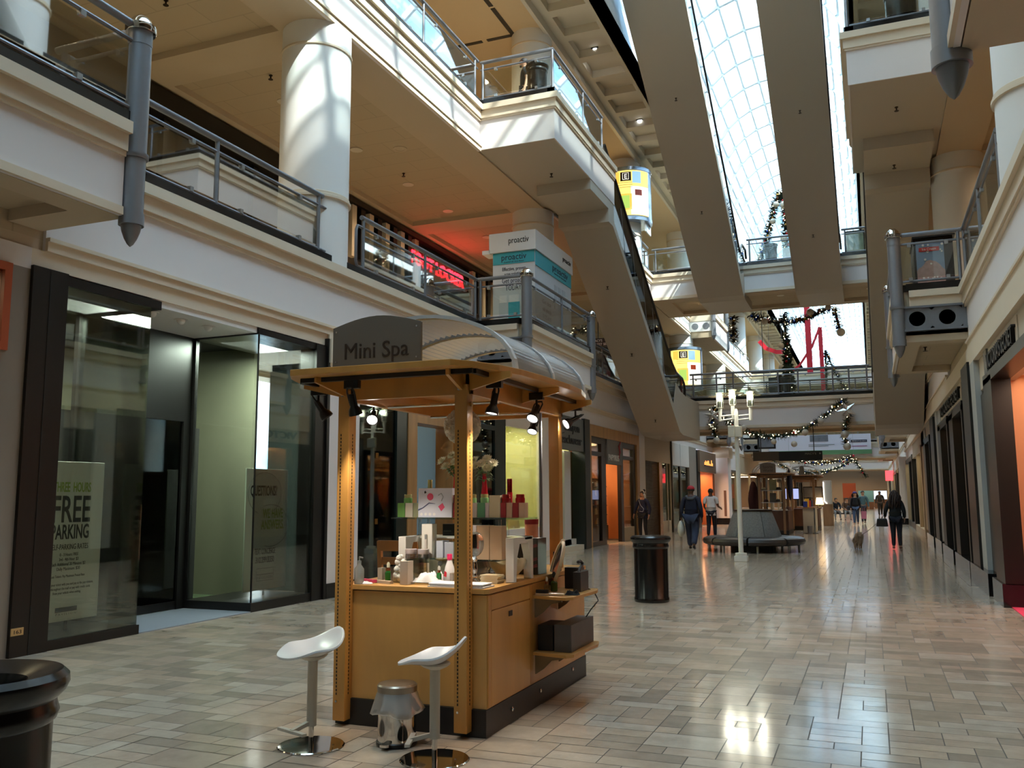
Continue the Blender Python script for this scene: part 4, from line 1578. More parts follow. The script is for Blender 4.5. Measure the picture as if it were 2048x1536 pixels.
# ---- sprinkler heads
M_brass = mat('sprinkler_brass', s255(60, 48, 38), 0.4, metal=0.6)
SP = [(-9.87, 12.67, 9.22, 'over the balcony beyond the sunlit column'), (-10.04, 18.0, 9.22, 'over the middle balcony near the round vent'), (-9.83, 10.0, 9.22, 'above the dome capped post'),
      (-6.7, 19.2, 9.14, 'under the sunlit landing'), (-6.6, 23.6, 7.35, 'high on the left escalator belly'), (-6.6, 26.2, 5.82, 'halfway down the left escalator belly'), (-6.6, 29.2, 4.02, 'low on the left escalator belly'),
      (-4.9, 25.6, 13.49, 'high on the grey roof escalator belly with the handrail'), (-4.9, 29.6, 11.14, 'low on the grey roof escalator belly with the handrail'), (-1.4, 26.6, 12.9, 'high on the second roof escalator belly'), (-1.4, 31.0, 10.3, 'low on the second roof escalator belly'),
      (0.85, 18.4, 9.14, 'under the right landing'), (0.85, 21.0, 8.87, 'under the right escalator head'), (0.9, 27.6, 4.96, 'on the right escalator belly'), (1.1, 18.6, 4.32, 'under the ice cream cart bay')]
sp0 = None
for x, y, z, w in SP:
    if sp0 is None:
        sp0 = thing('sprinkler_head', 'small brass sprinkler head ' + w, 'sprinkler', (x, y, z))
        MB().lathe([(0.035, 0), (0.035, -0.012), (0.015, -0.016), (0.013, -0.06), (0.02, -0.065)], n=10).build('body', M_brass, sp0, smooth=True, world=False)
        MB().lathe([(0.045, -0.085), (0.045, -0.08), (0.006, -0.079), (0.006, -0.064)], n=10).build('deflector', M_brass, sp0, smooth=True, world=False)
    else:
        dup(sp0, (x, y, z), label='small brass sprinkler head ' + w)
# ================================================================== THE CARTS (shared builder) AND THE SPA CART'S GOODS
M_maple = woodmat('maple_veneer', s255(204, 152, 84), 0.32, (1, 1, 0.25), 0.88)
M_maple_edge = woodmat('maple_solid', s255(196, 140, 70), 0.32, (1, 1, 0.12), 0.85)
M_kick = mat('black_kick', s255(26, 24, 24), 0.4)
M_slot = mat('dark_slots', s255(40, 28, 16), 0.7)
M_signgrey = mat('brushed_grey_sign', s255(120, 112, 102), 0.42, metal=0.35, var=0.05, vscale=40, stretch=(1, 1, 20))
M_brown = mat('dark_brown_letters', s255(52, 36, 24), 0.5)
M_poly = glassmat('smoky_corrugated_sheet', (0.62, 0.62, 0.64), 0.12, 0.25, haze=0.55, hazecol=(0.5, 0.5, 0.52))
M_ribw = mat('white_arch_rib', s255(206, 206, 206), 0.4)
M_clear = glassmat('clear_acrylic', (0.93, 0.96, 0.95), 0.08)


def cart(label, loc, sign, sw, wood, edge, kick=M_kick, text_w=0.38, detailed=True):
    """Open wooden cart: local origin at the middle of the front posts."""
    k = thing('retail_cart', label, 'market cart', loc)

    def B(mb, n, m, p=k, **kw):
        return mb.build(n, m, p, world=False, **kw)
    # canopy: D shaped slab bowing out on both sides
    half = [(0.59, -0.40), (0.69, -0.25), (0.77, -0.05), (0.825, 0.2), (0.855, 0.6), (0.87, 1.1), (0.85, 1.45), (0.7915, 1.75), (0.70, 2.0), (0.58, 2.2)]
    out = [(-x - 0.05, y) for x, y in half[::-1]] + [(x - 0.05, y) for x, y in half]
    inner = [(-0.44, 2.0), (-0.44, 0.05), (0.44, 0.05), (0.44, 2.0)]
    c = MB()
    n = len(out)
    c.prism(out, 2.30, 2.342)
    B(c, 'canopy_board', edge, bevel=0.004)
    # frame beams under the canopy
    b = MB()
    b.box(-0.50, 0.50, -0.01, 0.03, 2.165, 2.30)
    b.box(-0.50, 0.50, 1.82, 1.86, 2.165, 2.30)
    b.box(-0.50, -0.46, -0.01, 1.86, 2.165, 2.30)
    b.box(0.46, 0.50, -0.01, 1.86, 2.165, 2.30)
    B(b, 'top_frame', edge, bevel=0.003)
    for x, y in ((-0.445, 0), (0.445, 0), (-0.445, 1.82), (0.445, 1.82)):
        p = MB()
        p.box(x - 0.045, x + 0.045, y - 0.045, y + 0.045, 0.035, 2.23)
        po = B(p, 'post', edge, bevel=0.004)
        if detailed and y == 0:
            s = MB()
            for i in range(74):
                z = 0.2 + i * 0.0235
                s.box(x - 0.022, x - 0.014, y - 0.0465, y - 0.0445, z, z + 0.015)
                s.box(x + 0.0445, x + 0.0465, y - 0.004, y + 0.004, z, z + 0.015)
            B(s, 'slot', M_slot, po)
            s = MB().lathe([(0.012, -0.05), (0.012, -0.044)], (x - 0.012, y, 2.2), 12, axis='y')
            s.lathe([(0.008, -0.05), (0.008, -0.044)], (x - 0.018, y, 0.16), 10, axis='y')
            B(s, 'bolt', M_chrome, po, smooth=True)
            B(MB().lathe([(0.012, 0.044), (0.018, 0.06)], (0, 0, 0), 10, axis='x').xf(Matrix.Translation((x, y, 2.1))), 'knob', edge, po)
    # cantilever brackets: slim triangles
    for x, y, dx, dy in ((-0.445, -0.04, -0.07, -0.25), (0.445, -0.04, 0.02, -0.25), (0.49, 0.0, 0.30, -0.02), (0.49, 0.92, 0.30, 0.0), (0.49, 1.82, 0.27, 0.03), (-0.49, 0.0, -0.30, -0.02), (-0.49, 0.92, -0.32, 0.0), (-0.49, 1.82, -0.28, 0.03)):
        a, bb = Vector((x, y, 0)), Vector((x + dx, y + dy, 0))
        nn = Vector((-(bb - a).y, (bb - a).x, 0)).normalized() * 0.011
        v = []
        for s in (1, -1):
            v += [tuple(a + nn * s + Vector((0, 0, 2.19))), tuple(a + nn * s + Vector((0, 0, 2.30))), tuple(bb + nn * s + Vector((0, 0, 2.30))), tuple(bb + nn * s + Vector((0, 0, 2.262)))]
        B(MB().add(v, [(0, 1, 2, 3), (7, 6, 5, 4), (0, 4, 5, 1), (1, 5, 6, 2), (2, 6, 7, 3), (3, 7, 4, 0)]), 'bracket_arm', edge)
    # black lamp track
    t = MB()
    t.box(-0.66, 0.62, -0.255, -0.22, 2.27, 2.30)
    t.box(0.60, 0.635, -0.22, 2.1, 2.27, 2.30)
    t.box(-0.70, -0.665, -0.2, 2.1, 2.27, 2.30)
    t.box(-0.66, 0.62, 2.02, 2.055, 2.27, 2.30)
    B(t, 'lamp_track', M_blackfr)
    # barrel sheet on top with white rib arches
    a = MB()
    N = 18
    arc = [(-0.72 * math.cos(PI * i / N), 2.342 + 0.42 * math.sin(PI * i / N)) for i in range(N + 1)]
    fine = [(-0.72 * math.cos(PI * i / 90), 2.342 + (0.42 + (0.006 if i % 2 else -0.006)) * math.sin(PI * i / 90)) for i in range(91)]
    vs = [(x, y, z) for y in (0.28, 1.75) for x, z in fine]
    a.add(vs, [(i, i + 1, 91 + i + 1, 91 + i) for i in range(90)])
    B(a, 'barrel_sheet', M_poly)
    for y in (0.24, 1.0, 1.77):
        r = MB()
        for i in range(N):
            r.bar((arc[i][0], y, arc[i][1]), (arc[i + 1][0], y, arc[i + 1][1]), 0.05, 0.025)
        B(r, 'arch_rib', M_ribw)
    # sign board with a bowed top
    x0, x1 = sw
    pts = [(x0, 2.342), (x1, 2.342)]
    for i in range(13):
        q = i / 12
        pts.append((x1 + (x0 - x1) * q, 2.67 + 0.066 * math.sin(PI * q)))
    sb = B(MB().prism(pts, -0.06, -0.035, 'y'), 'sign_board', M_signgrey, bevel=0.002)
    zl = 2.445 if len(sign) == 1 else 2.53
    for i, s in enumerate(sign):
        text(s, 'lettering', M_brown, sb, (loc[0] + (x0 + x1) / 2, loc[1] - 0.061, loc[2] + zl - i * 0.14), (1, 0, 0), (0, 0, 1), 0.115 if len(sign) == 1 else 0.10, text_w, 0.004, 0.0)
    sc = MB()
    for x in (x0 + 0.03, x1 - 0.03):
        for z in (2.64, 2.43):
            sc.lathe([(0.007, -0.066), (0.007, -0.058)], (x, 0, z), 8, axis='y')
    B(sc, 'screw', M_chrome, sb, smooth=True)
    # counter: front unit and a wing running back on one side
    cb = MB()
    cb.box(-0.51, 0.585, 0.05, 0.95, 0.17, 0.872)
    cb.box(0.20, 0.585, 0.95, 2.12, 0.17, 0.872)
    body = B(cb, 'counter_body', wood)
    ct = MB()
    ct.prism([(-0.525, 0.03), (0.575, 0.03), (0.60, 0.055), (0.60, 2.13), (0.19, 2.13), (0.19, 0.97), (-0.525, 0.97)], 0.88, 0.912)
    B(ct, 'countertop', wood, bevel=0.002)
    sh = MB().box(-0.505, 0.58, 0.055, 0.94, 0.872, 0.88)
    B(sh, 'shadow_gap', M_slot)
    kk = MB()
    kk.box(-0.515, 0.59, 0.03, 0.95, 0.0, 0.168)
    kk.box(0.20, 0.59, 0.95, 2.13, 0.0, 0.168)
    B(kk, 'plinth', kick)
    if not detailed:
        return k
    d = MB()
    d.box(0.585, 0.594, 0.11, 0.80, 0.775, 0.868)
    B(d, 'drawer_front', wood, bevel=0.001)
    dr = B(MB().box(0.585, 0.594, 0.11, 0.80, 0.18, 0.768), 'cabinet_door', wood, bevel=0.001)
    B(MB().box(0.593, 0.598, 0.40, 0.46, 0.70, 0.735), 'latch', M_blackfr, dr)
    B(MB().box(0.585, 0.594, 0.06, 0.105, 0.18, 0.868), 'corner_strip', edge)
    B(MB().box(0.585, 0.594, 0.805, 0.86, 0.18, 0.868), 'divider_strip', edge)
    for y, z in ((0.45, 0.09), (1.0, 0.1), (1.75, 0.12)):
        B(MB().lathe([(0.015, 0.585), (0.015, 0.60), (0.008, 0.604)], (0, y, z), 12, axis='x'), 'plinth_bolt', M_chrome, smooth=True)
    for z in (0.79, 0.395):
        s = B(MB().prism([(0.59, 0.86), (0.86, 0.80), (0.90, 0.86), (0.93, 1.35), (0.90, 1.48), (0.59, 1.50)], z - 0.022, z), 'side_shelf', wood, bevel=0.002)
        for y in (0.90, 1.42):
            pts = [(0.592, z - 0.022), (0.80, z - 0.022), (0.80, z - 0.045), (0.72, z - 0.06), (0.66, z - 0.12), (0.60, z - 0.16), (0.592, z - 0.16)]
            B(MB().prism(pts, y, y + 0.012, 'y'), 'shelf_bracket', mat('tan_grey_bracket', s255(134, 114, 86), 0.5), s)
    # chrome rods under the canopy and the pole at the back
    for y, z in ((0.55, 2.17), (1.25, 2.15)):
        B(MB().tube([(-0.44, y, z), (0.46, y, z)], 0.011, 10), 'cross_rod', M_chrome, smooth=True)
    B(MB().tube([(0.37, 1.66, 0.91), (0.37, 1.66, 2.2)], 0.014, 10), 'back_pole', M_steel, smooth=True)
    return k


KL = (-2.90, 5.24, 0.0)
cart('open maple cart under a sign reading Mini Spa', KL, ['Mini Spa'], (-0.535, 0.155), M_maple, M_maple_edge, text_w=0.50)

# ---- track spotlights
M_spotface = emis('lit_spot_face', (1.0, 0.97, 0.92), 14.0)
M_spotdim = mat('spot_inner', s255(190, 190, 190), 0.2, metal=0.9)


def spotlight(loc, aim, lit, label, w=0):
    """Hanging from a track at loc (z is the track's underside)."""
    t = thing('track_spotlight', label, 'spotlight', loc, group=None)
    MB().box(-0.055, 0.055, -0.02, 0.02, -0.055, 0).build('adapter', M_blackfr, t, world=False, bevel=0.003)
    MB().tube([(0, 0, -0.05), (0, 0, -0.1)], 0.009, 8).build('stem', M_blackfr, t, world=False)
    d = (Vector(aim) - (Vector(loc) + Vector((0, 0, -0.13)))).normalized()
    q = d.to_track_quat('-Z', 'Y').to_matrix().to_4x4()
    Mx = Matrix.Translation((0, 0, -0.12)) @ q
    y = MB()
    y.tube([(-0.03, 0, -0.05), (-0.034, 0, 0.045), (-0.02, 0, 0.075), (0.02, 0, 0.075), (0.034, 0, 0.045), (0.03, 0, -0.05)], 0.006, 6)
    y.xf(Mx)
    y.build('yoke', M_blackfr, t, world=False, smooth=True)
    h = MB().lathe([(0.018, 0.03), (0.022, 0.0), (0.024, -0.05), (0.04, -0.075), (0.046, -0.10), (0.046, -0.112), (0.040, -0.112), (0.036, -0.098)], n=20)
    h.xf(Mx)
    ho = h.build('lamp_head', M_blackfr, t, world=False, smooth=True)
    f = MB().lathe([(0.038, -0.104), (0.002, -0.100)], n=18, cap=False)
    f.xf(Mx)
    f.build('lamp_face', M_spotface if lit else M_spotdim, ho, world=False)
    if lit and w:
        p = Vector(loc) + Vector((0, 0, -0.12)) + d * 0.125
        lamp('spot_light', 'SPOT', p, w, (1.0, 0.90, 0.74), 0.03, 75, p + d, 0.6)
    return t


kx, ky = KL[0], KL[1]
spotlight((-3.16, ky - 0.237, 2.2685), (-3.06, ky + 0.15, 1.0), True, 'track spotlight over the cart front, nearest the grey sign board', 26)
spotlight((-2.286, ky + 0.12, 2.2685), (-2.42, ky - 0.1, 1.0), True, 'track spotlight on the long side, just past the middle front post', 22)
spotlight((-2.286, ky + 0.92, 2.2685), (-2.35, ky + 0.35, 1.5), True, 'tilted track spotlight on the long side, midway along it', 14)
spotlight((-2.286, ky + 1.86, 2.2685), (-2.75, ky + 1.3, 1.75), True, 'bright track spotlight at the curved end of the canopy', 20)
spotlight((-3.585, ky + 0.0, 2.2685), (-3.25, ky + 0.2, 1.6), False, 'unlit side-turned track spotlight at the canopy tip over the shop glass', 0)
spotlight((-3.585, ky + 0.75, 2.2685), (-3.2, ky - 0.1, 1.55), True, 'bright track spotlight seen against the dark green glass', 20)
spotlight((-3.35, ky + 2.037, 2.2685), (-3.1, ky + 1.2, 0.9), True, 'bright track spotlight in front of the brown doorway', 22)
spotlight((-2.72, ky + 2.037, 2.2685), (-2.75, ky + 1.2, 0.9), True, 'bright track spotlight in front of the lime lit window', 22)

# ---- paper ball
pb_ = MB()
rr = random.Random(4)
bc = Vector((-2.868, 6.1, 2.03))
pb_.ball((bc.x, bc.y, bc.z), 0.118, 20, 14)
for i in range(620):
    z = 1 - 2 * (i + 0.5) / 620
    a = i * 2.39996
    n = Vector((math.sqrt(1 - z * z) * math.cos(a), math.sqrt(1 - z * z) * math.sin(a), z))
    u = n.orthogonal().normalized()
    u = (Matrix.Rotation(rr.random() * 6.28, 3, n) @ u)
    v = n.cross(u)
    p = bc + n * 0.115
    s = 0.019
    tip = bc + n * (0.136 + rr.random() * 0.008)
    pb_.add([p - u * s, tip - u * s * 0.8 + v * 0.006, tip + u * s * 0.8 - v * 0.006, p + u * s], [(0, 1, 2, 3)])
t = thing('paper_pompom', 'white ruffled paper ball hanging behind the middle post', 'decoration', bc)
pb_.build('ball', mat('white_tissue', s255(236, 228, 212), 0.8), t)
MB().tube([(bc.x, bc.y, bc.z + 0.12), (bc.x, bc.y, 2.2995)], 0.002, 4).build('string', M_white, t)

# ---- glass shelf unit with acrylic legs, white riser
t = thing('display_stand', 'two level glass display shelf on clear legs with white arched ends', 'display stand', (-2.8, 5.92, 0.9135))
bx(-3.31, -2.25, 5.80, 6.06, 1.338, 1.35).build('upper_shelf', glassmat('green_edged_glass', (0.75, 0.86, 0.82), 0.1), t)
bx(-3.18, -2.42, 5.74, 6.04, 1.052, 1.062).build('lower_shelf', glassmat('green_edged_glass', (0.75, 0.86, 0.82), 0.1), t)
M_riser = mat('white_gloss_riser', s255(236, 234, 230), 0.2)
for x in (-3.20, -2.36):
    pts = [(5.72, 0.9135), (5.77, 0.9135), (5.79, 1.08), (5.84, 1.17), (6.0, 1.17), (6.05, 1.08), (6.06, 0.9135), (6.1, 0.9135), (6.1, 1.215), (5.72, 1.215)]
    MB().prism(pts, x, x + 0.06, 'x').build('riser_end', M_riser, t, bevel=0.003)
bx(-3.20, -2.30, 5.94, 6.08, 1.195, 1.215).build('riser_bar', M_riser, t)
for x in (-3.10, -2.46):
    for y in (5.86, 6.0):
        MB().tube([(x, y, 1.062), (x, y, 1.338)], 0.011, 10).build('clear_leg', M_clear, t, smooth=True)
for x in (-3.12, -2.6):
    bx(x, x + 0.012, 5.76, 6.0, 0.9135, 1.052).build('glass_foot', M_clear, t)


def carton(label, x0, x1, y0, y1, z0, z1, col, grp=None, name='product_box', rough=0.45, face=None, cat='box'):
    m = mat('card_%d_%d_%d' % tuple(int(v) for v in col), s255(*col), rough)
    o = MB().rbox(x0, x1, y0, y1, z0, z1, 0.002, 1).build(name, m)
    tag(o, label, cat, grp)
    return o


zs = 1.3515
G = 'skin care boxes on the upper glass shelf'
for lab, a, b, z1, col in (('leaf green carton at the near end of the upper glass shelf', -3.267, -3.206, 1.455, (110, 160, 84)),
                           ('pale grey carton beside the leaf green carton, upper glass shelf', -3.203, -3.140, 1.455, (198, 192, 178)),
                           ('olive grey carton between the pale carton and the picture box', -3.137, -3.094, 1.455, (142, 146, 116)),
                           ('dark red carton beside the picture box, by the middle post', -2.812, -2.786, 1.455, (140, 36, 44)),
                           ('off white carton just past the middle post, upper glass shelf', -2.676, -2.622, 1.455, (222, 206, 200)),
                           ('sea green carton in the row past the middle post', -2.619, -2.561, 1.455, (96, 158, 122)),
                           ('lilac white carton between the sea green carton and the tall cream box', -2.558, -2.530, 1.455, (226, 214, 220)),
                           ('tall cream carton in the upper shelf row', -2.527, -2.442, 1.508, (222, 210, 176)),
                           ('crimson carton under the tall red bottle', -2.439, -2.398, 1.455, (150, 40, 50)),
                           ('beige carton between two crimson cartons', -2.395, -2.352, 1.455, (208, 176, 150)),
                           ('crimson carton second from the shelf end', -2.349, -2.303, 1.455, (150, 40, 50)),
                           ('beige carton at the far end of the upper glass shelf', -2.300, -2.256, 1.455, (208, 176, 150))):
    carton(lab, a, b, 5.82, 5.89, zs, z1, col, G)
# picture box
t = thing('gift_box', 'large white box with pink flower picture on the upper glass shelf', 'box', (-2.95, 5.85, zs))
MB().rbox(-3.09, -2.815, 5.81, 5.90, zs, 1.562, 0.003, 1).build('carton', mat('white_box', s255(226, 230, 246), 0.35), t)
M_pink = mat('pink_print', s255(232, 92, 130), 0.5)
MB().lathe([(0.026, 5.8085), (0.026, 5.8095)], (-2.99, 0, 1.50), 14, axis='y').build('pink_bloom', M_pink, t)
MB().prism([(-2.925, 1.43), (-2.89, 1.455), (-2.872, 1.425), (-2.90, 1.395)], 5.8085, 5.8095, 'y').build('pink_petal', M_pink, t)
MB().tube([(-3.088, 5.809, 1.405), (-3.05, 5.809, 1.42), (-3.0, 5.809, 1.455), (-2.95, 5.809, 1.45)], 0.004, 4, taper=[1.5, 1, 1.2, 0.3]).build('splash', mat('grey_blue_print', s255(120, 128, 168), 0.5), t)
MB().tube([(-2.925, 5.809, 1.51), (-2.90, 5.809, 1.525), (-2.885, 5.809, 1.50), (-2.90, 5.809, 1.47)], 0.003, 4).build('line_flower', mat('pale_grey_print', s255(168, 176, 190), 0.5), t)
MB().prism([(-2.985 - 0.055, 1.535), (-2.975 - 0.055, 1.545), (-2.965 - 0.055, 1.53), (-2.98 - 0.055, 1.522)], 5.8085, 5.8095, 'y').build('emblem', M_ink, t)
for i in range(4):
    MB().lathe([(0.011, 5.8088), (0.011, 5.8096)], (-3.062 + i * 0.035, 0, 1.374), 10, axis='y').build('icon', mat('icon_white', s255(250, 250, 252), 0.4), t)


def jar(label, c, r, h, body, capc, grp=None, name='cream_jar', cat='jar', cap=0.4, rings=True):
    t = thing(name, label, cat, c, group=grp)
    MB().lathe([(r * 0.95, 0), (r, h * 0.05), (r, h * (1 - cap) - 0.002), (r * 0.93, h * (1 - cap))], n=20).build('body', mat('jar_%d_%d_%d' % body, s255(*body), 0.2), t, smooth=True, world=False)
    MB().lathe([(r * 0.9, h * (1 - cap)), (r * 0.92, h - 0.004), (r * 0.85, h)], n=20).build('cap', mat('cap_%d_%d_%d' % capc, s255(*capc), 0.15, metal=0.5), t, smooth=True, world=False)
    return t


jar('green jar with gold cap on the near cartons of the upper shelf', (-3.197, 5.855, 1.455), 0.032, 0.062, (120, 176, 100), (196, 190, 130))
jar('tall gold green bottle behind the picture box', (-3.065, 5.95, zs), 0.019, 0.275, (130, 150, 90), (186, 176, 110), name='tall_bottle', cat='bottle', cap=0.5)
jar('dark red jar beside the picture box, half behind the middle post', (-2.80, 5.855, 1.455), 0.022, 0.058, (128, 22, 26), (150, 40, 40))
jar('pale green jar half behind the middle post', (-2.665, 5.855, 1.455), 0.024, 0.06, (140, 190, 130), (190, 186, 130))
jar('pale green jar with gold cap beside the red vase', (-2.577, 5.855, 1.455), 0.03, 0.062, (150, 200, 140), (196, 190, 130))
jar('wide red jar under the tall red bottle', (-2.410, 5.855, 1.455), 0.032, 0.06, (150, 22, 28), (170, 46, 44))
jar('wide red jar near the far end of the upper shelf', (-2.302, 5.855, 1.455), 0.034, 0.06, (150, 22, 28), (170, 46, 44))
jar('tall red bottle behind the wide red jars', (-2.425, 5.96, zs), 0.021, 0.275, (150, 20, 26), (120, 14, 20), name='tall_bottle', cat='bottle', cap=0.35)

# vases with white chrysanthemums
M_vase = mat('red_vase_glass', s255(214, 36, 60), 0.15)
M_petal = mat('white_petal', s255(240, 234, 206), 0.6)
M_leaf = mat('green_leaf', s255(86, 112, 58), 0.6, var=0.3)
for (x, y), lab, seed in (((-2.86, 5.97), 'slim red vase of white chrysanthemums behind the picture box', 1), ((-2.628, 5.97), 'slim red vase of white chrysanthemums beside the pale green jar', 2)):
    t = thing('flower_vase', lab, 'vase', (x, y, zs))
    MB().lathe([(0.036, 0), (0.036, 0.012), (0.03, 0.1), (0.018, 0.24), (0.014, 0.31), (0.018, 0.315), (0.012, 0.312)], n=20).build('vase', M_vase, t, smooth=True, world=False)
    rr = random.Random(seed)
    heads = [(-0.10, -0.03, 0.41), (-0.03, 0.0, 0.45), (0.02, -0.05, 0.40), (-0.06, -0.05, 0.37), (0.06, 0.0, 0.42), (0.10, -0.03, 0.38)]
    if seed == 2:
        heads = [(-0.08, 0.0, 0.41), (-0.05, -0.04, 0.37), (0.02, 0.0, 0.42), (0.08, -0.03, 0.385), (0.0, -0.05, 0.385), (0.04, -0.04, 0.35)]
    st = MB()
    for hx, hy, hz in heads:
        st.tube([(0, 0, 0.28), (hx * 0.5, hy * 0.5, 0.33), (hx, hy, hz)], 0.003, 5)
    st.build('stem', M_leaf, t, world=False)
    for hx, hy, hz in heads:
        f = MB()
        face = Vector((hx * 2, -0.3 + hy, 0.35)).normalized()
        u = face.orthogonal().normalized()
        v = face.cross(u)
        c = Vector((hx, hy, hz))
        for ring, (nn, L, lift) in enumerate(((17, 0.046, 0.008), (14, 0.038, 0.020), (10, 0.026, 0.028))):
            for i in range(nn):
                a = 2 * PI * i / nn + ring * 0.3 + rr.uniform(-0.1, 0.1)
                d = u * math.cos(a) + v * math.sin(a)
                s = face.cross(d) * 0.007
                l = L * rr.uniform(0.85, 1.1)
                f.add([c - s * 0.5, c + d * l * 0.6 - s + face * lift * 0.7, c + d * l + face * lift, c + d * l * 0.6 + s + face * lift * 0.7, c + s * 0.5], [(0, 1, 2, 3, 4)])
        f.ball(tuple(c + face * 0.012), 0.010, 8, 6)
        f.build('bloom', M_petal, t, world=False)
    lf = MB()
    for i in range(26):
        a, z = rr.uniform(0, 6.28), rr.uniform(0.26, 0.38)
        r0, r1 = 0.012, rr.uniform(0.05, 0.09)
        d = Vector((math.cos(a), math.sin(a), 0))
        s = Vector((-d.y, d.x, 0)) * 0.016
        lf.add([d * r0 + Vector((0, 0, z)), d * (r0 + r1) * 0.6 + s + Vector((0, 0, z + 0.01)), d * r1 + Vector((0, 0, z - 0.012)), d * (r0 + r1) * 0.6 - s + Vector((0, 0, z + 0.01))], [(0, 1, 2, 3)])
    lf.build('leaf', M_leaf, t, world=False)

# goods on the riser and the lower glass shelf
G = 'white and beige boxes on the lower display shelf'
carton('tall white box with clear vial standing on the lower display shelf', -3.03, -2.945, 5.755, 5.83, 1.062, 1.305, (236, 232, 224), G)
jar('thin clear vial in front of the tall white box', (-2.992, 5.748, 1.062), 0.010, 0.17, (214, 206, 200), (200, 200, 200), name='glass_vial', cat='vial', cap=0.2)
t = thing('black_gift_box', 'black box with small silver lettering on the white riser', 'box', (-2.9, 5.98, 1.215))
bx(-2.955, -2.84, 5.945, 6.05, 1.215, 1.30).build('carton', mat('black_card', s255(14, 13, 14), 0.35), t)
text('ADRIENNE', 'lettering', M_greyink, t, (-2.915, 5.944, 1.245), (1, 0, 0), (0, 0, 1), 0.012, 0.06, 0.0005)
for lab, a, b, y0, y1, z0, z1, col in (
        ('white box behind the black box end', -2.835, -2.775, 5.95, 6.05, 1.215, 1.31, (230, 230, 240)),
        ('bluish white box under the riser bar beside the vial box', -2.935, -2.88, 5.80, 5.9, 1.062, 1.185, (216, 222, 240)),
        ('grey white upright box under the riser bar', -2.875, -2.80, 5.81, 5.9, 1.062, 1.175, (190, 196, 212)),
        ('bright green box peeping past the middle post', -2.71, -2.675, 5.76, 5.84, 1.062, 1.30, (60, 170, 50)),
        ('pinkish box beside the bright green box', -2.672, -2.63, 5.76, 5.84, 1.062, 1.298, (226, 196, 182)),
        ('white box between the pinkish box and the wide beige boxes', -2.627, -2.60, 5.76, 5.84, 1.062, 1.298, (236, 226, 226)),
        ('wide beige box with faint plant print, second from the riser end', -2.597, -2.50, 5.76, 5.85, 1.062, 1.297, (214, 184, 150)),
        ('wide beige box with faint plant print beside the white riser end', -2.497, -2.405, 5.76, 5.85, 1.062, 1.295, (214, 184, 150))):
    carton(lab, a, b, y0, y1, z0, z1, col, G)
M_jarcl = glassmat('clear_jar_glass', (0.9, 0.88, 0.9), 0.15)
for x, lab in ((-3.085, 'clear cream jar with white lid, nearer the arched riser end'), (-2.985, 'clear cream jar with white lid in front of the vial box')):
    t = thing('cream_jar', lab, 'jar', (x, 5.70, 1.062))
    MB().lathe([(0.038, 0), (0.042, 0.006), (0.042, 0.03), (0.036, 0.034)], n=22).build('body', M_jarcl, t, smooth=True, world=False)
    MB().lathe([(0.040, 0.034), (0.042, 0.038), (0.042, 0.066), (0.038, 0.07)], n=22).build('lid', mat('pearl_lid', s255(226, 214, 216), 0.15, metal=0.3), t, smooth=True, world=False)
# shelf under those jars reaches forward on the counter
t = thing('gold_dish', 'shallow gold rimmed glass dish in front of the cream jars', 'dish', (-2.93, 5.66, 0.9135))
bx(-3.12, -2.72, 5.63, 5.76, 1.04, 1.05).build('tray', glassmat('green_edged_glass', (0.75, 0.86, 0.82), 0.1), t)
for x in (-3.1, -2.75):
    bx(x, x + 0.01, 5.64, 5.75, 0.9135, 1.04).build('foot', M_clear, t)
MB().lathe([(0.02, 1.05), (0.07, 1.056), (0.085, 1.07), (0.08, 1.07), (0.06, 1.06)], (-2.80, 5.69, 0), 24).build('dish', mat('gold_glass', s255(208, 196, 130), 0.15, metal=0.6), t, smooth=True)

ZC = 0.9135
# bowl with scalloped rim
t = thing('cream_bowl', 'cream scalloped bowl on a low foot near the counter end', 'bowl', (-2.47, 6.02, ZC))
N = 48
vs, fs = [], []
prof = [(0.045, 0.0), (0.05, 0.012), (0.04, 0.016), (0.08, 0.03), (0.125, 0.075), (0.142, 0.12)]
for r, z in prof:
    for k_ in range(N):
        a = 2 * PI * k_ / N
        q = z + (0.042 * abs(math.cos(1.5 * a + 0.5)) ** 2 - 0.012 if z == 0.12 else (0.012 * abs(math.cos(1.5 * a + 0.5)) ** 2 if z == 0.075 else 0))
        vs.append((r * math.cos(a), r * math.sin(a), q))
for i in range(len(prof) - 1):
    for k_ in range(N):
        a, b = i * N + k_, i * N + (k_ + 1) % N
        fs.append((a, b, b + N, a + N))
bm_ = MB().add(vs, fs)
bo = bm_.build('shell', mat('cream_ceramic', s255(236, 222, 188), 0.3), t, smooth='all', world=False)
so = bo.modifiers.new('thick', 'SOLIDIFY')
so.thickness = 0.006
# standing chrome mirror
t = thing('table_mirror', 'chrome oval mirror on a turned chrome stem beside the middle post', 'mirror', (-2.52, 5.56, ZC))
MB().lathe([(0.045, 0), (0.045, 0.006), (0.03, 0.02), (0.012, 0.04), (0.018, 0.05), (0.012, 0.06), (0.014, 0.075), (0.02, 0.10), (0.017, 0.13), (0.012, 0.145), (0.016, 0.155), (0.02, 0.165), (0.012, 0.178), (0.008, 0.185)], n=20).build('stand', M_chrome, t, smooth=True, world=False)
h = MB().lathe([(0.002, -0.006), (0.078, -0.005), (0.085, 0), (0.078, 0.005), (0.002, 0.006)], n=32, axis='y')
h.xf(Matrix.Translation((0, 0, 0.265)) @ Matrix.Rotation(R(66), 4, 'Z'))
h.build('mirror_disc', M_chrome, t, smooth=True, world=False)


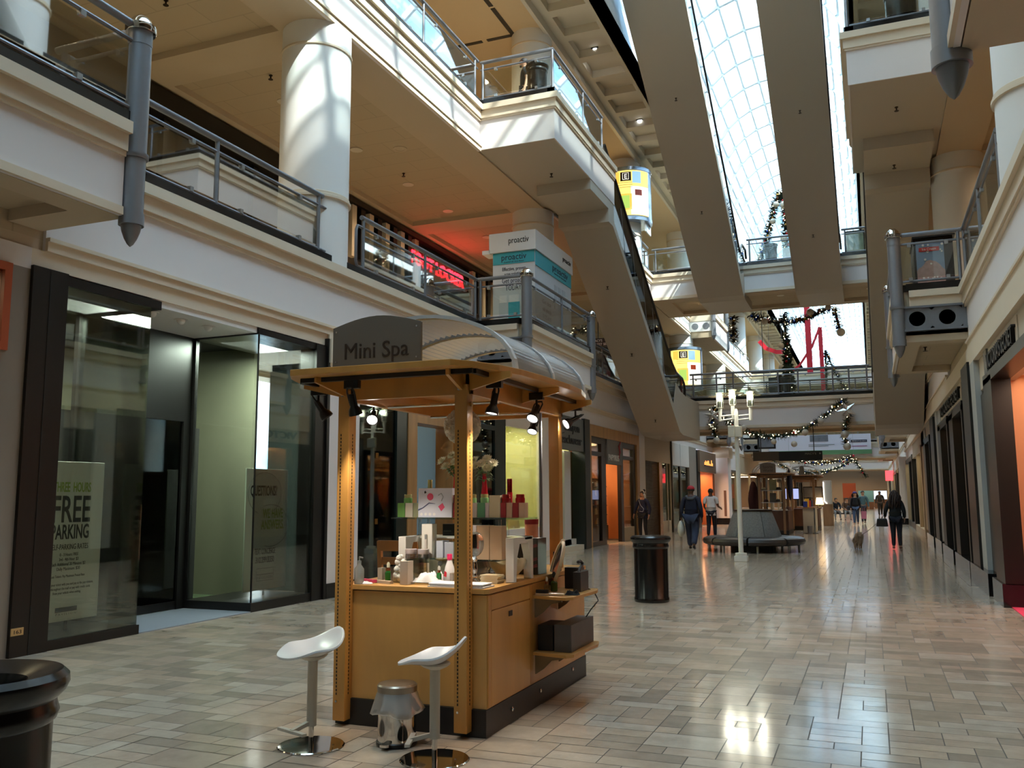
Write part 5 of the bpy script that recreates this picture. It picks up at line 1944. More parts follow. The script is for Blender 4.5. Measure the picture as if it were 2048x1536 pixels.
def cloth_lump(name, label, c, sx, sy, sz, m, seed, cat):
    g = MB()
    n = 18
    for j in range(n + 1):
        for i in range(n + 1):
            u, v = i / n * 2 - 1, j / n * 2 - 1
            e = max(0.0, 1 - (abs(u) ** 3 + abs(v) ** 3))
            z = sz * e ** 0.5 * (0.55 + 0.75 * noise.noise(Vector((u * 2.2 + seed, v * 2.2, seed))) + 0.35 * noise.noise(Vector((u * 5 + seed, v * 5, 2))))
            g.v.append((c[0] + u * sx, c[1] + v * sy, c[2] + max(0.002, z)))
    for j in range(n):
        for i in range(n):
            a = j * (n + 1) + i
            g.f.append((a, a + 1, a + n + 2, a + n + 1))
            g.col.append((1, 1, 1))
            g.mi.append(0)
    o = g.build(name, m, smooth='all')
    return tag(o, label, cat)


M_towel = mat('white_terry', s255(232, 228, 226), 0.9, bump=0.4, bscale=300)
cloth_lump('crumpled_cloth', 'crumpled white cloth heaped in the clear stand on the counter', (-2.83, 5.50, ZC + 0.012), 0.10, 0.09, 0.085, M_towel, 3.1, 'cloth')
o = MB().rbox(-2.93, -2.72, 5.41, 5.60, ZC, ZC + 0.010, 0.01).build('silver_tray', M_chrome)
tag(o, 'thin silver tray under the crumpled cloth', 'tray')
t = thing('folded_towel', 'folded white towel spread along the counter edge behind the middle post', 'towel', (-2.55, 5.38, ZC))
for i, (d, z) in enumerate(((0, 0), (0.012, 0.008), (0.006, 0.016))):
    MB().rbox(-2.74 + d, -2.335 - d * 2, 5.285 + d, 5.47, ZC + z, ZC + z + 0.0075, 0.006).build('fold', M_towel, t)
# white bottle with pink cap
t = thing('lotion_bottle', 'white bottle with pink cap and red mark behind the green dropper', 'bottle', (-2.70, 5.54, ZC + 0.001))
MB().lathe([(0.036, 0), (0.038, 0.006), (0.037, 0.07), (0.03, 0.11), (0.016, 0.15), (0.014, 0.162)], n=20).build('body', mat('white_plastic', s255(238, 232, 230), 0.3), t, smooth=True, world=False)
MB().lathe([(0.018, 0.158), (0.018, 0.195), (0.014, 0.197)], n=20).build('cap', mat('pink_cap', s255(236, 56, 108), 0.3), t, smooth=True, world=False)
MB().prism([(-0.025, 0.05), (-0.005, 0.045), (-0.003, 0.075), (-0.018, 0.085)], -0.0395, -0.0375, 'y').build('mark', mat('red_print', s255(210, 40, 60), 0.5), t, world=False)
# dropper bottles
M_bgreen = mat('green_bottle_glass', s255(24, 96, 34), 0.1)


def dropper(label, c, s=1.0, capc=(226, 220, 210), body=M_bgreen):
    t = thing('dropper_bottle', label, 'bottle', c)
    MB().lathe([(0.017 * s, 0), (0.018 * s, 0.004), (0.018 * s, 0.042 * s), (0.009 * s, 0.052 * s)], n=16).build('body', body, t, smooth=True, world=False)
    MB().lathe([(0.011 * s, 0.052 * s), (0.011 * s, 0.068 * s)], n=16).build('collar', mat('copper_collar', s255(176, 104, 60), 0.25, metal=0.8), t, smooth=True, world=False)
    MB().lathe([(0.008 * s, 0.068 * s), (0.009 * s, 0.085 * s), (0.004 * s, 0.096 * s)], n=12).build('bulb', mat('bulb_%d' % capc[0], s255(*capc), 0.4), t, smooth=True, world=False)
    return t


dropper('small green dropper bottle in front of the white lotion bottle', (-2.755, 5.49, ZC + 0.024))
dropper('slim dark green bottle with cream cap beside the cotton jar', (-3.20, 5.58, ZC), 1.35, (232, 224, 196))
dropper('tall olive bottle with black cap on the upper side shelf', (-2.255, 6.42, 0.7915), 1.5, (20, 20, 20), mat('olive_glass', s255(64, 92, 30), 0.12))
dropper('clear bottle with pale stopper on the upper side shelf', (-2.27, 6.30, 0.7915), 1.2, (226, 206, 176), M_clear)
carton('small dark grey box beside the lotion bottle', -2.665, -2.64, 5.47, 5.53, ZC, ZC + 0.075, (138, 126, 116))
carton('grey brown upright box in front of the cotton jar', -2.985, -2.925, 5.36, 5.44, ZC, ZC + 0.155, (164, 150, 136), rough=0.6)
carton('small grey upright carton beside the cotton jar', -3.30, -3.262, 5.60, 5.65, ZC, ZC + 0.085, (168, 160, 146))
carton('low grey carton behind the slim green bottle', -3.255, -3.222, 5.62, 5.66, ZC, ZC + 0.038, (176, 166, 148))
# cotton jar
t = thing('cotton_jar', 'clear jar overflowing with white cotton wool', 'jar', (-3.075, 5.52, ZC))
MB().lathe([(0.06, 0), (0.064, 0.006), (0.064, 0.105), (0.06, 0.105)], n=24, cap=False).build('glass', M_clear, t, smooth=True, world=False)
rr = random.Random(9)
cw = MB()
for i in range(26):
    a, z = rr.uniform(0, 6.28), rr.uniform(0.02, 0.17)
    r = rr.uniform(0, 0.036 if z < 0.11 else 0.03)
    cw.ball((r * math.cos(a), r * math.sin(a), z), rr.uniform(0.018, 0.028), 8, 6)
cw.build('cotton_wool', mat('cotton_wool', s255(238, 234, 226), 0.95, bump=0.5, bscale=120), t, smooth='all', world=False)
# acrylic stand in front, leaning card, nail files, tissue, pump bottle
t = thing('acrylic_stand', 'clear acrylic box stand around the crumpled cloth', 'stand', (-2.86, 5.42, ZC))
bx(-2.945, -2.94, 5.38, 5.62, ZC, ZC + 0.165).build('side_panel', M_clear, t)
bx(-2.655, -2.65, 5.58, 5.62, ZC, ZC + 0.165).build('side_panel', M_clear, t)
bx(-2.94, -2.655, 5.615, 5.62, ZC, ZC + 0.165).build('back_panel', M_clear, t)
bx(-2.90, -2.72, 5.625, 5.632, ZC + 0.06, ZC + 0.15).build('logo_card', mat('cream_card', s255(206, 196, 166), 0.5), t)
MB().lathe([(0.018, 5.622), (0.018, 5.626)], (-2.815, 0, ZC + 0.125), 16, axis='y').build('round_logo', M_greyink, t)
for lab, a, b, m in (('pink nail file block lying on the counter', (-3.33, 5.46, ZC + 0.012), (-3.20, 5.40, ZC + 0.012), mat('pink_foam', s255(206, 70, 104), 0.7)),
                     ('pale nail file lying beside the pink one', (-3.21, 5.44, ZC + 0.008), (-3.06, 5.38, ZC + 0.008), mat('grey_foam', s255(176, 160, 140), 0.7))):
    tag(MB().bar(a, b, 0.03, 0.02).build('nail_file', m), lab, 'nail file')
cloth_lump('tissue_sheet', 'white tissue lying by the near post', (-3.24, 5.335, ZC), 0.055, 0.03, 0.018, M_towel, 8.3, 'tissue')
t = thing('pump_bottle', 'clear pump bottle half hidden by the left post', 'bottle', (-3.275, 5.315, ZC))
MB().lathe([(0.032, 0), (0.034, 0.005), (0.034, 0.10), (0.014, 0.128), (0.012, 0.14)], n=18).build('body', glassmat('grey_clear_plastic', (0.78, 0.78, 0.76), 0.1, haze=0.3), t, smooth=True, world=False)
MB().lathe([(0.013, 0.138), (0.013, 0.155), (0.004, 0.157), (0.004, 0.182)], n=12).tube([(0, 0, 0.18), (0.03, -0.005, 0.176)], 0.005, 6).build('pump', M_greyink, t, smooth=True, world=False)
# napkin pile, fan, orchid
t = thing('napkin_stack', 'stack of cream napkins beside the chrome mirror', 'napkins', (-2.44, 5.66, ZC))
for i in range(7):
    d = 0.004 * (i % 3)
    MB().rbox(-2.51 + d, -2.38 + d, 5.62, 5.74, ZC + i * 0.008, ZC + i * 0.008 + 0.007, 0.004).build('napkin', mat('cream_napkin', s255(228, 212, 176), 0.8), t)
o = MB().ball((-2.63, 5.62, ZC + 0.058), 0.058, 18, 12, (1, 0.55, 1)).build('white_round_box', mat('pale_round', s255(226, 216, 198), 0.4), smooth='all')
tag(o, 'round pale compact standing behind the middle post', 'compact')
t = thing('orchid_sprig', 'small purple orchid sprig at the back of the counter', 'flower', (-2.66, 6.12, ZC))
f = MB()
for i in range(5):
    a = i * 1.256
    f.ball((0.02 * math.cos(a), 0.0, 0.10 + 0.02 * math.sin(a)), 0.016, 8, 6, (1, 0.4, 1))
f.build('bloom', mat('purple_petal', s255(112, 40, 76), 0.5), t, world=False)
MB().tube([(0, 0, 0), (0.01, 0, 0.06), (0, 0, 0.1)], 0.004, 5).lathe([(0.03, 0), (0.034, 0.03)], n=14).build('pot', mat('dark_pot', s255(40, 26, 26), 0.4), t, world=False)
# black shopping bag
t = thing('gift_bag', 'black gift bag with dark red stripes at the counter end', 'bag', (-2.46, 6.45, ZC))
MB().prism([(-2.56, 6.36), (-2.36, 6.36), (-2.35, 6.52), (-2.57, 6.52)], ZC, ZC + 0.27).build('bag_body', mat('black_bag', s255(18, 14, 16), 0.4), t)
sr = MB()
for z in (0.04, 0.09, 0.19):
    sr.bar((-2.46, 6.357, ZC + z), (-2.365, 6.357, ZC + z + 0.03), 0.004, 0.022)
sr.build('stripe', mat('dark_red_stripe', s255(96, 26, 40), 0.5), t)
# pink wrapped roll on the pole
t = thing('pink_roll', 'pink plastic wrapped roll with red top by the grey pole', 'roll', (-2.60, 6.86, ZC))
MB().lathe([(0.055, 0.0), (0.055, 0.37)], n=18).build('wrap', mat('pink_film', s255(226, 160, 132), 0.15, var=0.2, vscale=14), t, smooth=True, world=False)
MB().lathe([(0.058, 0.36), (0.058, 0.40)], n=18).build('red_top', mat('red_band', s255(140, 30, 34), 0.4), t, smooth=True, world=False)

# ---- goods on the side shelves
M_boxblk = mat('black_case', s255(30, 28, 27), 0.5)
t = thing('hair_brush', 'pale handled paddle brush with dark bristles lying on the upper side shelf', 'brush', (-2.18, 6.14, 0.7915))
MB().rbox(-2.30, -2.19, 6.11, 6.17, 0.7915, 0.806, 0.025, 4).build('paddle', mat('cream_plastic', s255(226, 206, 176), 0.3), t)
MB().rbox(-2.20, -2.08, 6.125, 6.155, 0.7915, 0.808, 0.012, 3).build('handle', mat('cream_plastic', s255(226, 206, 176), 0.3), t, bevel=0.004)
MB().rbox(-2.295, -2.20, 6.115, 6.165, 0.806, 0.828, 0.022, 4).build('bristle', mat('dark_bristles', s255(38, 32, 30), 0.9, bump=1.0, bscale=400), t)
cloth_lump('black_hair_tie', 'small black crumpled cloth beside the brush', (-2.045, 6.22, 0.7915), 0.05, 0.04, 0.035, mat('black_fabric', s255(20, 18, 20), 0.9), 5.5, 'cloth')
t = thing('card_terminal', 'flat black upright device with a curved grip on the side shelf edge', 'device', (-2.06, 6.52, 0.7915))
MB().rbox(-2.105, -2.045, 6.42, 6.62, 0.7915, 0.935, 0.004).build('case', mat('device_black', s255(46, 45, 46), 0.3), t)
MB().tube([(-2.075, 6.47, 0.93), (-2.07, 6.50, 0.965), (-2.075, 6.55, 0.97), (-2.08, 6.58, 0.99), (-2.085, 6.54, 1.01), (-2.085, 6.49, 1.005)], 0.013, 8).build('grip', M_boxblk, t, smooth=True)
t = thing('round_mirror', 'round mirror in a pale ring frame leaning back on the upper side shelf', 'mirror', (-2.26, 6.52, 0.7915))
ring = MB()
pts = [(0.175 * math.cos(2 * PI * i / 40), 0.175 * math.sin(2 * PI * i / 40), 0) for i in range(41)]
ring.tube(pts, 0.014, 8, cap=False)
ring.ball((0, 0.185, 0), 0.018, 8, 6)
ring.ball((0, -0.185, 0), 0.014, 8, 6)
Mm = Matrix.Translation((-0.02, 0.0, 0.184)) @ Matrix.Rotation(R(60), 4, 'Z') @ Matrix.Rotation(R(-22), 4, 'Y') @ Matrix.Rotation(R(90), 4, 'X')
Mm = Matrix.Translation((-0.01, 0.02, 0.182)) @ Matrix.Rotation(R(22), 4, 'Z') @ Matrix.Rotation(R(-20), 4, 'X') @ Matrix.Rotation(R(90), 4, 'X')
Mm = Matrix.Translation((-0.02, 0.03, 0.186)) @ Matrix.Rotation(R(-62), 4, 'Z') @ Matrix.Rotation(R(-17), 4, 'X') @ Matrix.Rotation(R(90), 4, 'X')
ring.xf(Mm)
ring.build('ring_frame', mat('cream_frame', s255(226, 204, 170), 0.35), t, smooth='all', world=False)
g = MB().lathe([(0.165, -0.003), (0.165, 0.003)], n=40)
g.xf(Mm)
g.build('mirror_glass', M_chrome, t, world=False)
carton('black case behind the round mirror on the side shelf', -2.245, -2.11, 6.64, 6.72, 0.7915, 0.95, (44, 40, 38), name='black_case', cat='case')
carton('narrow black bottle box at the counter end behind the mirror', -2.36, -2.31, 6.70, 6.76, ZC, ZC + 0.15, (22, 20, 20), name='black_case', cat='case')
t = thing('speaker_case', 'matt black case on the lower side shelf, behind the larger one', 'case', (-2.22, 6.25, 0.395))
MB().rbox(-2.295, -2.18, 6.17, 6.45, 0.3965, 0.575, 0.004).build('case_body', M_boxblk, t)
t = thing('speaker_case', 'larger scuffed charcoal case at the edge of the lower side shelf', 'case', (-2.06, 6.3, 0.395))
MB().rbox(-2.165, -2.035, 6.15, 6.70, 0.3965, 0.585, 0.006).build('case_body', mat('charcoal_case', s255(84, 80, 78), 0.5, var=0.2, vscale=9), t)
o = MB().tube([(-2.05, 6.60, 0.80), (-2.03, 6.70, 0.775), (-2.0, 6.72, 0.70), (-2.04, 6.66, 0.64), (-2.07, 6.62, 0.585)], 0.005, 6).build('black_cable', M_boxblk)
tag(o, 'thin black cable hanging from the device to the lower case', 'cable')
# ---- wooden chair behind the counter
t = thing('wooden_chair', 'wooden slat backed chair behind the counter', 'chair', (-3.62, 6.6, 0))
W_ = woodmat('chair_wood', s255(176, 122, 66), 0.4, (1, 1, 0.2))
bx(-3.8, -3.42, 6.5, 6.88, 0.42, 0.46).build('seat', W_, t, bevel=0.006)
for x in (-3.79, -3.45):
    MB().bar((x, 6.86, 0), (x, 6.84, 0.45), 0.035, 0.035).build('leg', W_, t)
    MB().bar((x, 6.5, 0), (x, 6.52, 0.45), 0.035, 0.035).bar((x, 6.52, 0.45), (x, 6.46, 1.14), 0.035, 0.035).build('back_leg', W_, t)
MB().box(-3.80, -3.43, 6.445, 6.475, 1.06, 1.145).build('top_rail', W_, t)
for z in (0.95, 0.86, 0.77):
    MB().box(-3.78, -3.45, 6.465, 6.48, z, z + 0.06).build('slat', W_, t)

# ---- bar stools
M_seat = mat('white_plastic_seat', s255(206, 204, 204), 0.32)
M_stoolleg = mat('taupe_painted_tube', s255(186, 178, 164), 0.4)


def stool(label, loc, back, foot):
    t = thing('bar_stool', label, 'stool', loc)
    MB().lathe([(0.002, 0.016), (0.14, 0.014), (0.196, 0.010), (0.202, 0.004), (0.2, 0)], n=48).build('base_disc', M_chrome, t, smooth=True, world=False)
    MB().lathe([(0.016, 0.012), (0.016, 0.14)], n=16).build('chrome_column', M_chrome, t, smooth=True, world=False)
    MB().lathe([(0.030, 0.12), (0.030, 0.53)], n=24).build('sleeve', M_stoolleg, t, smooth=True, world=False)
    MB().lathe([(0.034, 0.505), (0.07, 0.52), (0.09, 0.535), (0.085, 0.545)], n=24).build('seat_plate', M_stoolleg, t, smooth=True, world=False)
    MB().tube([(-0.05, 0, 0.525), (-0.19, -0.01, 0.528)], 0.005, 6).build('lever', M_steel, t, world=False)
    a = R(foot)
    d = Vector((math.cos(a), math.sin(a), 0))
    s = Vector((-d.y, d.x, 0))
    f = MB().bar(d * 0.02 + Vector((0, 0, 0.14)), d * 0.14 + Vector((0, 0, 0.11)), 0.03, 0.022)
    f.bar(d * 0.14 - s * 0.13 + Vector((0, 0, 0.11)), d * 0.14 + s * 0.13 + Vector((0, 0, 0.11)), 0.03, 0.016)
    f.build('footrest', M_stoolleg, t, world=False)
    # saddle seat: dished shell, high at the back, drooping lip in front
    n, m = 22, 44
    b = R(back)
    ub, vb = Vector((math.cos(b), math.sin(b), 0)), Vector((-math.sin(b), math.cos(b), 0))
    g = MB()
    for i in range(n + 1):
        r = i / n
        for k in range(m):
            th = 2 * PI * k / m
            u, v = r * math.cos(th), r * math.sin(th)
            z = 0.548 + 0.012 * r * r
            if u > 0:
                z += 0.135 * (u ** 2.2) * (1 - 0.25 * v * v)
            z += 0.055 * max(0, abs(v) - 0.2) ** 1.6 * (1 if u > -0.3 else max(0, 1 + (u + 0.3) * 1.4))
            z -= 0.028 * max(0, -u - 0.45) ** 1.3
            p = ub * (u * 0.195 - 0.02) + vb * (v * 0.215)
            g.v.append((p.x, p.y, z))
    for i in range(n):
        for k in range(m):
            a0, b0 = i * m + k, i * m + (k + 1) % m
            g.f.append((a0, b0, b0 + m, a0 + m))
            g.col.append((1, 1, 1))
            g.mi.append(0)
    o = g.build('seat', M_seat, t, smooth='all', world=False)
    so = o.modifiers.new('thick', 'SOLIDIFY')
    so.thickness = 0.012
    so.offset = 1
    sb = o.modifiers.new('soft', 'BEVEL')
    sb.width = 0.004
    sb.segments = 2
    return t


stool('pale saddle stool nearer the near post, turned towards the shop glass', (-3.242, 4.742, 0), 58, 250)
stool('pale saddle stool in front of the middle post, its low lip towards the bin', (-2.408, 4.754, 0), 12, 200)
# ---- small pedal bin with liner
t = thing('pedal_bin', 'small chrome pedal bin with a white liner hanging over its rim', 'bin', (-2.774, 4.965, 0))
MB().lathe([(0.122, 0), (0.126, 0.006), (0.126, 0.025), (0.118, 0.03)], n=32).build('base_ring', M_blackfr, t, smooth=True, world=False)
MB().lathe([(0.116, 0.02), (0.118, 0.30), (0.112, 0.30)], n=36, cap=False).build('body', M_chrome, t, smooth=True, world=False)
MB().lathe([(0.121, 0.315), (0.123, 0.33), (0.123, 0.352), (0.114, 0.362), (0.06, 0.368), (0.003, 0.37)], n=36).build('lid', mat('satin_lid', s255(150, 138, 124), 0.3, metal=0.9), t, smooth=True, world=False)
MB().rbox(-0.03, 0.03, -0.17, -0.11, 0.02, 0.035, 0.02, 4).build('pedal', M_chrome, t, world=False)
lg = MB()
n = 48
rows = [(0.120, 0.318), (0.128, 0.30), (0.14, 0.26), (0.155, 0.225), (0.165, 0.20), (0.150, 0.188)]
for r, z in rows:
    for k in range(n):
        a = 2 * PI * k / n
        w = 1 + (0.05 * math.sin(5 * a + z * 30) + 0.05 * math.sin(11 * a + 1)) * (0.32 - z) * 7
        lg.v.append((r * w * math.cos(a), r * w * math.sin(a), z + 0.012 * math.sin(3 * a + 0.6) * (0.32 - z) * 8))
for i in range(len(rows) - 1):
    for k in range(n):
        a, b = i * n + k, i * n + (k + 1) % n
        lg.f.append((a, b, b + n, a + n))
        lg.col.append((1, 1, 1))
        lg.mi.append(0)
lg.build('liner', glassmat('white_liner_film', (0.72, 0.70, 0.68), 0.06, 0.3, haze=0.55, hazecol=(0.8, 0.78, 0.75)), t, smooth='all', world=False)
# ================================================================== FLOOR-STANDING PROPS AND UPPER FLOOR KIOSKS
def trash_can(label, loc, h=0.92, r=0.27):
    t = thing('trash_can', label, 'trash can', loc)
    s = h / 0.92
    MB().lathe([(r * 0.92, 0), (r * 0.95, 0.012), (r * 0.95, 0.06), (r * 0.92, 0.07), (r * 0.93, 0.74 * s), (r * 0.97, 0.75 * s), (r * 1.0, 0.775 * s), (r * 0.97, 0.80 * s), (r * 0.96, 0.82 * s)], n=48).build('drum', M_blackpl, t, smooth=True, world=False)
    MB().lathe([(r * 0.96, 0.815 * s), (r * 1.07, 0.845 * s), (r * 1.11, 0.87 * s), (r * 1.10, 0.895 * s), (r * 1.02, 0.915 * s), (r * 0.75, 0.90 * s), (r * 0.60, 0.885 * s), (r * 0.56, 0.86 * s), (r * 0.54, 0.70 * s), (0.004, 0.69 * s)], n=48, cap=False).build('rim_lid', M_blackpl, t, smooth=True, world=False)
    return t


trash_can('large black trash can cut off by the frame, below the unit number plate', (-2.865, 2.205, 0), 0.915, 0.262)
trash_can('black trash can standing alone on the floor past the cart', (-2.997, 12.75, 0), 0.93, 0.262)
trash_can('black bin on the sunlit top landing, beside the person in glasses', (-6.52, 17.78, 10.16), 1.0, 0.24)
trash_can('black bin on the landing above the right escalator', (1.0, 17.65, 10.16), 1.0, 0.30)
trash_can('black planter bin under the garland tent on the upper bridge', (-3.10, 34.25, 10.16), 0.86, 0.24)
trash_can('black planter bin at the foot of the hanging garland on the lower bridge', (-2.83, 34.3, 5.08), 0.86, 0.26)

# ---- round settee
t = thing('round_settee', 'round settee with brown leather seat and mottled grey cone back', 'settee', (-3.05, 25.1, 0))
M_leath = mat('dark_brown_leather', s255(56, 48, 45), 0.35, var=0.1, vscale=8)
for k in range(8):
    a0, a1 = k * PI / 4 + 0.02, (k + 1) * PI / 4 - 0.02
    n = 8
    prof = [(0.66, 0.20), (1.25, 0.18), (1.33, 0.21), (1.36, 0.28), (1.33, 0.35), (1.24, 0.385), (0.66, 0.40)]
    m = MB()
    for i in range(n + 1):
        a = a0 + (a1 - a0) * i / n
        m.v += [(r * math.cos(a), r * math.sin(a), z) for r, z in prof]
    q = len(prof)
    fs = [(i * q + j, (i + 1) * q + j, (i + 1) * q + (j + 1) % q, i * q + (j + 1) % q) for i in range(n) for j in range(q)]
    fs += [tuple(range(q)), tuple(n * q + j for j in range(q - 1, -1, -1))]
    v0 = list(m.v)
    m.v = []
    m.add(v0, fs)
    m.build('seat_cushion', M_leath, t, smooth=True, world=False)
M_tex = mat('mottled_grey_fabric', s255(122, 118, 112), 0.8, var=0.45, vscale=26)
for k in range(6):
    a0, a1 = k * PI / 3 + 0.012, (k + 1) * PI / 3 - 0.012
    m = MB()
    prof = [(0.50, 0.40), (0.74, 0.40), (0.70, 0.52), (0.53, 1.0), (0.48, 1.08), (0.36, 1.09)]
    n, q = 8, 6
    for i in range(n + 1):
        a = a0 + (a1 - a0) * i / n
        m.v += [(r * math.cos(a), r * math.sin(a), z) for r, z in prof]
    v0 = list(m.v)
    m.v = []
    m.add(v0, [(i * q + j, (i + 1) * q + j, (i + 1) * q + (j + 1) % q, i * q + (j + 1) % q) for i in range(n) for j in range(q)] + [tuple(range(q)), tuple(n * q + j for j in range(q - 1, -1, -1))])
    m.build('back_cushion', M_tex, t, smooth=True, world=False)
MB().lathe([(0.40, 1.06), (0.52, 1.08), (0.52, 1.11), (0.40, 1.115)], n=36).build('top_ring', woodmat('dark_cherry', s255(48, 28, 22), 0.3), t, smooth=True, world=False)
for k in range(8):
    a = k * PI / 4 + 0.2
    MB().lathe([(0.03, 0), (0.035, 0.2)], (1.18 * math.cos(a), 1.18 * math.sin(a), 0), 10).build('leg', M_silver, t, smooth=True, world=False)
MB().lathe([(0.62, 0), (0.62, 0.2)], n=24).build('core', M_blackfr, t, world=False)

# ---- lamp post with three lanterns
t = thing('lamp_post', 'white post with three lit lanterns and a speaker box', 'lamp post', (-2.84, 21.0, 0))
M_wp = mat('white_enamel', s255(214, 210, 202), 0.4)
MB().box(-0.145, 0.145, -0.12, 0.12, 0, 0.13).build('base_block', M_wp, t, world=False, bevel=0.01)
MB().lathe([(0.13, 0.12), (0.13, 0.19), (0.06, 0.20)], n=20).build('base_collar', M_wp, t, smooth=True, world=False)
MB().lathe([(0.056, 0.15), (0.052, 1.5), (0.05, 3.42), (0.03, 3.5)], n=20).build('pole', M_wp, t, smooth=True, world=False)
MB().box(-0.175, -0.03, -0.17, -0.06, 2.84, 3.10).build('speaker_box', mat('cream_box', s255(206, 198, 180), 0.5), t, world=False, bevel=0.01)
MB().box(-0.03, 0.12, -0.10, 0.08, 2.84, 3.09).build('speaker_box', mat('cream_box', s255(206, 198, 180), 0.5), t, world=False, bevel=0.01)
for x0, x1, y in ((-0.36, -0.03, -0.02), (0.03, 0.335, 0.02)):
    MB().tube([(x0, y, 3.33), (x1, y, 3.36)], 0.02, 8).tube([(x0, y, 3.24), (x1, y, 3.27)], 0.02, 8).build('arm', M_wp, t, smooth=True, world=False)
M_lglass = glassmat('lantern_glass', (0.86, 0.90, 0.82), 0.1)
for x, z0 in ((-0.07, 3.60), (-0.36, 3.54), (0.335, 3.54)):
    g = MB().lathe([(0.042, z0 - 0.32), (0.042, z0 - 0.02), (0.06, z0 - 0.01), (0.06, z0 + 0.01), (0.03, z0 + 0.012)], (x, 0, 0), 16)
    st = g.build('lantern_stem', M_wp, t, smooth=True, world=False)
    MB().lathe([(0.075, z0 + 0.012), (0.075, z0 + 0.33)], (x, 0, 0), 20, cap=False).build('lantern_glass', M_lglass, st, world=False, smooth=True)
    MB().lathe([(0.05, z0 + 0.16), (0.055, z0 + 0.17), (0.055, z0 + 0.31), (0.02, z0 + 0.325)], (x, 0, 0), 16).build('lantern_bulb', emis('lantern_light', (1.0, 1.0, 0.80), 5.5), st, world=False, smooth=True)
    MB().lathe([(0.05, z0 + 0.015), (0.05, z0 + 0.15)], (x, 0, 0), 16).build('lantern_ballast', mat('grey_ballast', s255(96, 96, 92), 0.4), st, world=False, smooth=True)
    w = MB()
    for k in range(4):
        a = k * PI / 2 + 0.6
        w.tube([(x + 0.08 * math.cos(a), 0.08 * math.sin(a), z0), (x + 0.08 * math.cos(a), 0.08 * math.sin(a), z0 + 0.34)], 0.006, 5)
    w.build('lantern_frame', M_wp, st, world=False)
    MB().lathe([(0.09, z0 + 0.33), (0.10, z0 + 0.345), (0.09, z0 + 0.355), (0.02, z0 + 0.37)], (x, 0, 0), 20).build('lantern_cap', M_wp, st, world=False, smooth=True)
    MB().lathe([(0.076, z0 + 0.27), (0.27, z0 + 0.262), (0.27, z0 + 0.268), (0.076, z0 + 0.276)], (x, 0, 0), 36, cap=False).build('lantern_brim', glassmat('amber_disc', (0.80, 0.78, 0.56), 0.08, haze=0.25, hazecol=(0.6, 0.58, 0.4)), st, world=False, smooth=True)
    lamp('lantern_glow', 'POINT', (-2.84 + x, 21.0 - 0.12, z0 + 0.24), 12, (1.0, 0.97, 0.78), 0.06)

# ---- teal and white kiosk on the middle bay
t = thing('product_kiosk', 'tall teal and white advertising kiosk on the middle bay, lettered proactiv', 'kiosk', (-7.4, 19.8, 5.13))
M_kwhite = mat('kiosk_white', s255(226, 226, 228), 0.45)
M_kpanel = mat('kiosk_pale_panel', s255(206, 210, 216), 0.4, var=0.06, vscale=3)
M_teal = mat('kiosk_teal', s255(60, 168, 184), 0.45)
M_kgrey = mat('kiosk_grey_bottle', s255(186, 194, 202), 0.4)
M_navy = mat('navy_ink', s255(44, 46, 70), 0.5)
bx(-7.95, -6.90, 18.56, 21.2, 5.13, 7.14).build('cabinet', M_kpanel, t)
bx(-8.02, -6.86, 18.50, 21.24, 7.14, 7.60).build('header', M_kwhite, t)
bx(-8.2, -8.0, 18.50, 18.9, 7.13, 7.22).build('header_ledge', M_kwhite, t)
bx(-7.94, -6.91, 18.545, 18.56, 6.86, 7.13).build('teal_band', M_teal, t)
bx(-6.90, -6.885, 18.58, 21.18, 6.78, 7.13).build('teal_band', M_teal, t)
text('proactiv', 'lettering', M_ink, t, (-7.28, 18.498, 7.33), (1, 0, 0), (0, 0, 1), 0.15, 0.50, 0.006)
text('proactiv', 'lettering', M_navy, t, (-7.42, 18.543, 6.95), (1, 0, 0), (0, 0, 1), 0.15, 0.62, 0.004)
text("America's #1 Acne Brand", 'lettering', M_navy, t, (-7.42, 18.543, 6.885), (1, 0, 0), (0, 0, 1), 0.04, 0.5, 0.002)
for s, z, w, h in (('Effective, proven', 6.70, 0.58, 0.085), ('acne solutions', 6.58, 0.48, 0.085), ('Get proactiv', 6.41, 0.60, 0.12), ('TODAY!', 6.23, 0.42, 0.13)):
    text(s, 'lettering', M_navy, t, (-7.42, 18.556, z), (1, 0, 0), (0, 0, 1), h, w, 0.003)
text('proactiv', 'lettering', M_ink, t, (-6.858, 20.75, 7.33), (0, 1, 0), (0, 0, 1), 0.13, 0.62, 0.006)
text('proactiv', 'lettering', M_navy, t, (-6.883, 20.3, 6.93), (0, 1, 0), (0, 0, 1), 0.17, 1.15, 0.004)
text("America's #1 Acne Brand", 'lettering', M_navy, t, (-6.883, 20.3, 6.86), (0, 1, 0), (0, 0, 1), 0.04, 0.9, 0.002)
for s, z in (('Get clear', 5.98), ('with proactiv', 5.80), ('TODAY!', 5.62)):
    text(s, 'lettering', M_navy, t, (-6.897, 19.35, z), (0, 1, 0), (0, 0, 1), 0.11, 0.62, 0.003)
for x0, x1, m in ((-7.80, -7.58, M_kgrey), (-7.56, -7.28, M_teal), (-7.24, -7.05, M_kgrey)):
    bx(x0, x1, 18.55, 18.56, 5.2, 5.95).build('printed_bottle', m, t)
    bx(x0 + 0.02, x1 - 0.02, 18.55, 18.56, 5.95, 6.12).build('printed_cap', M_kwhite, t)
for y in (19.9, 20.2, 20.5):
    bx(-6.90, -6.893, y, y + 0.22, 6.0, 6.6).build('printed_bottle', M_kgrey, t)

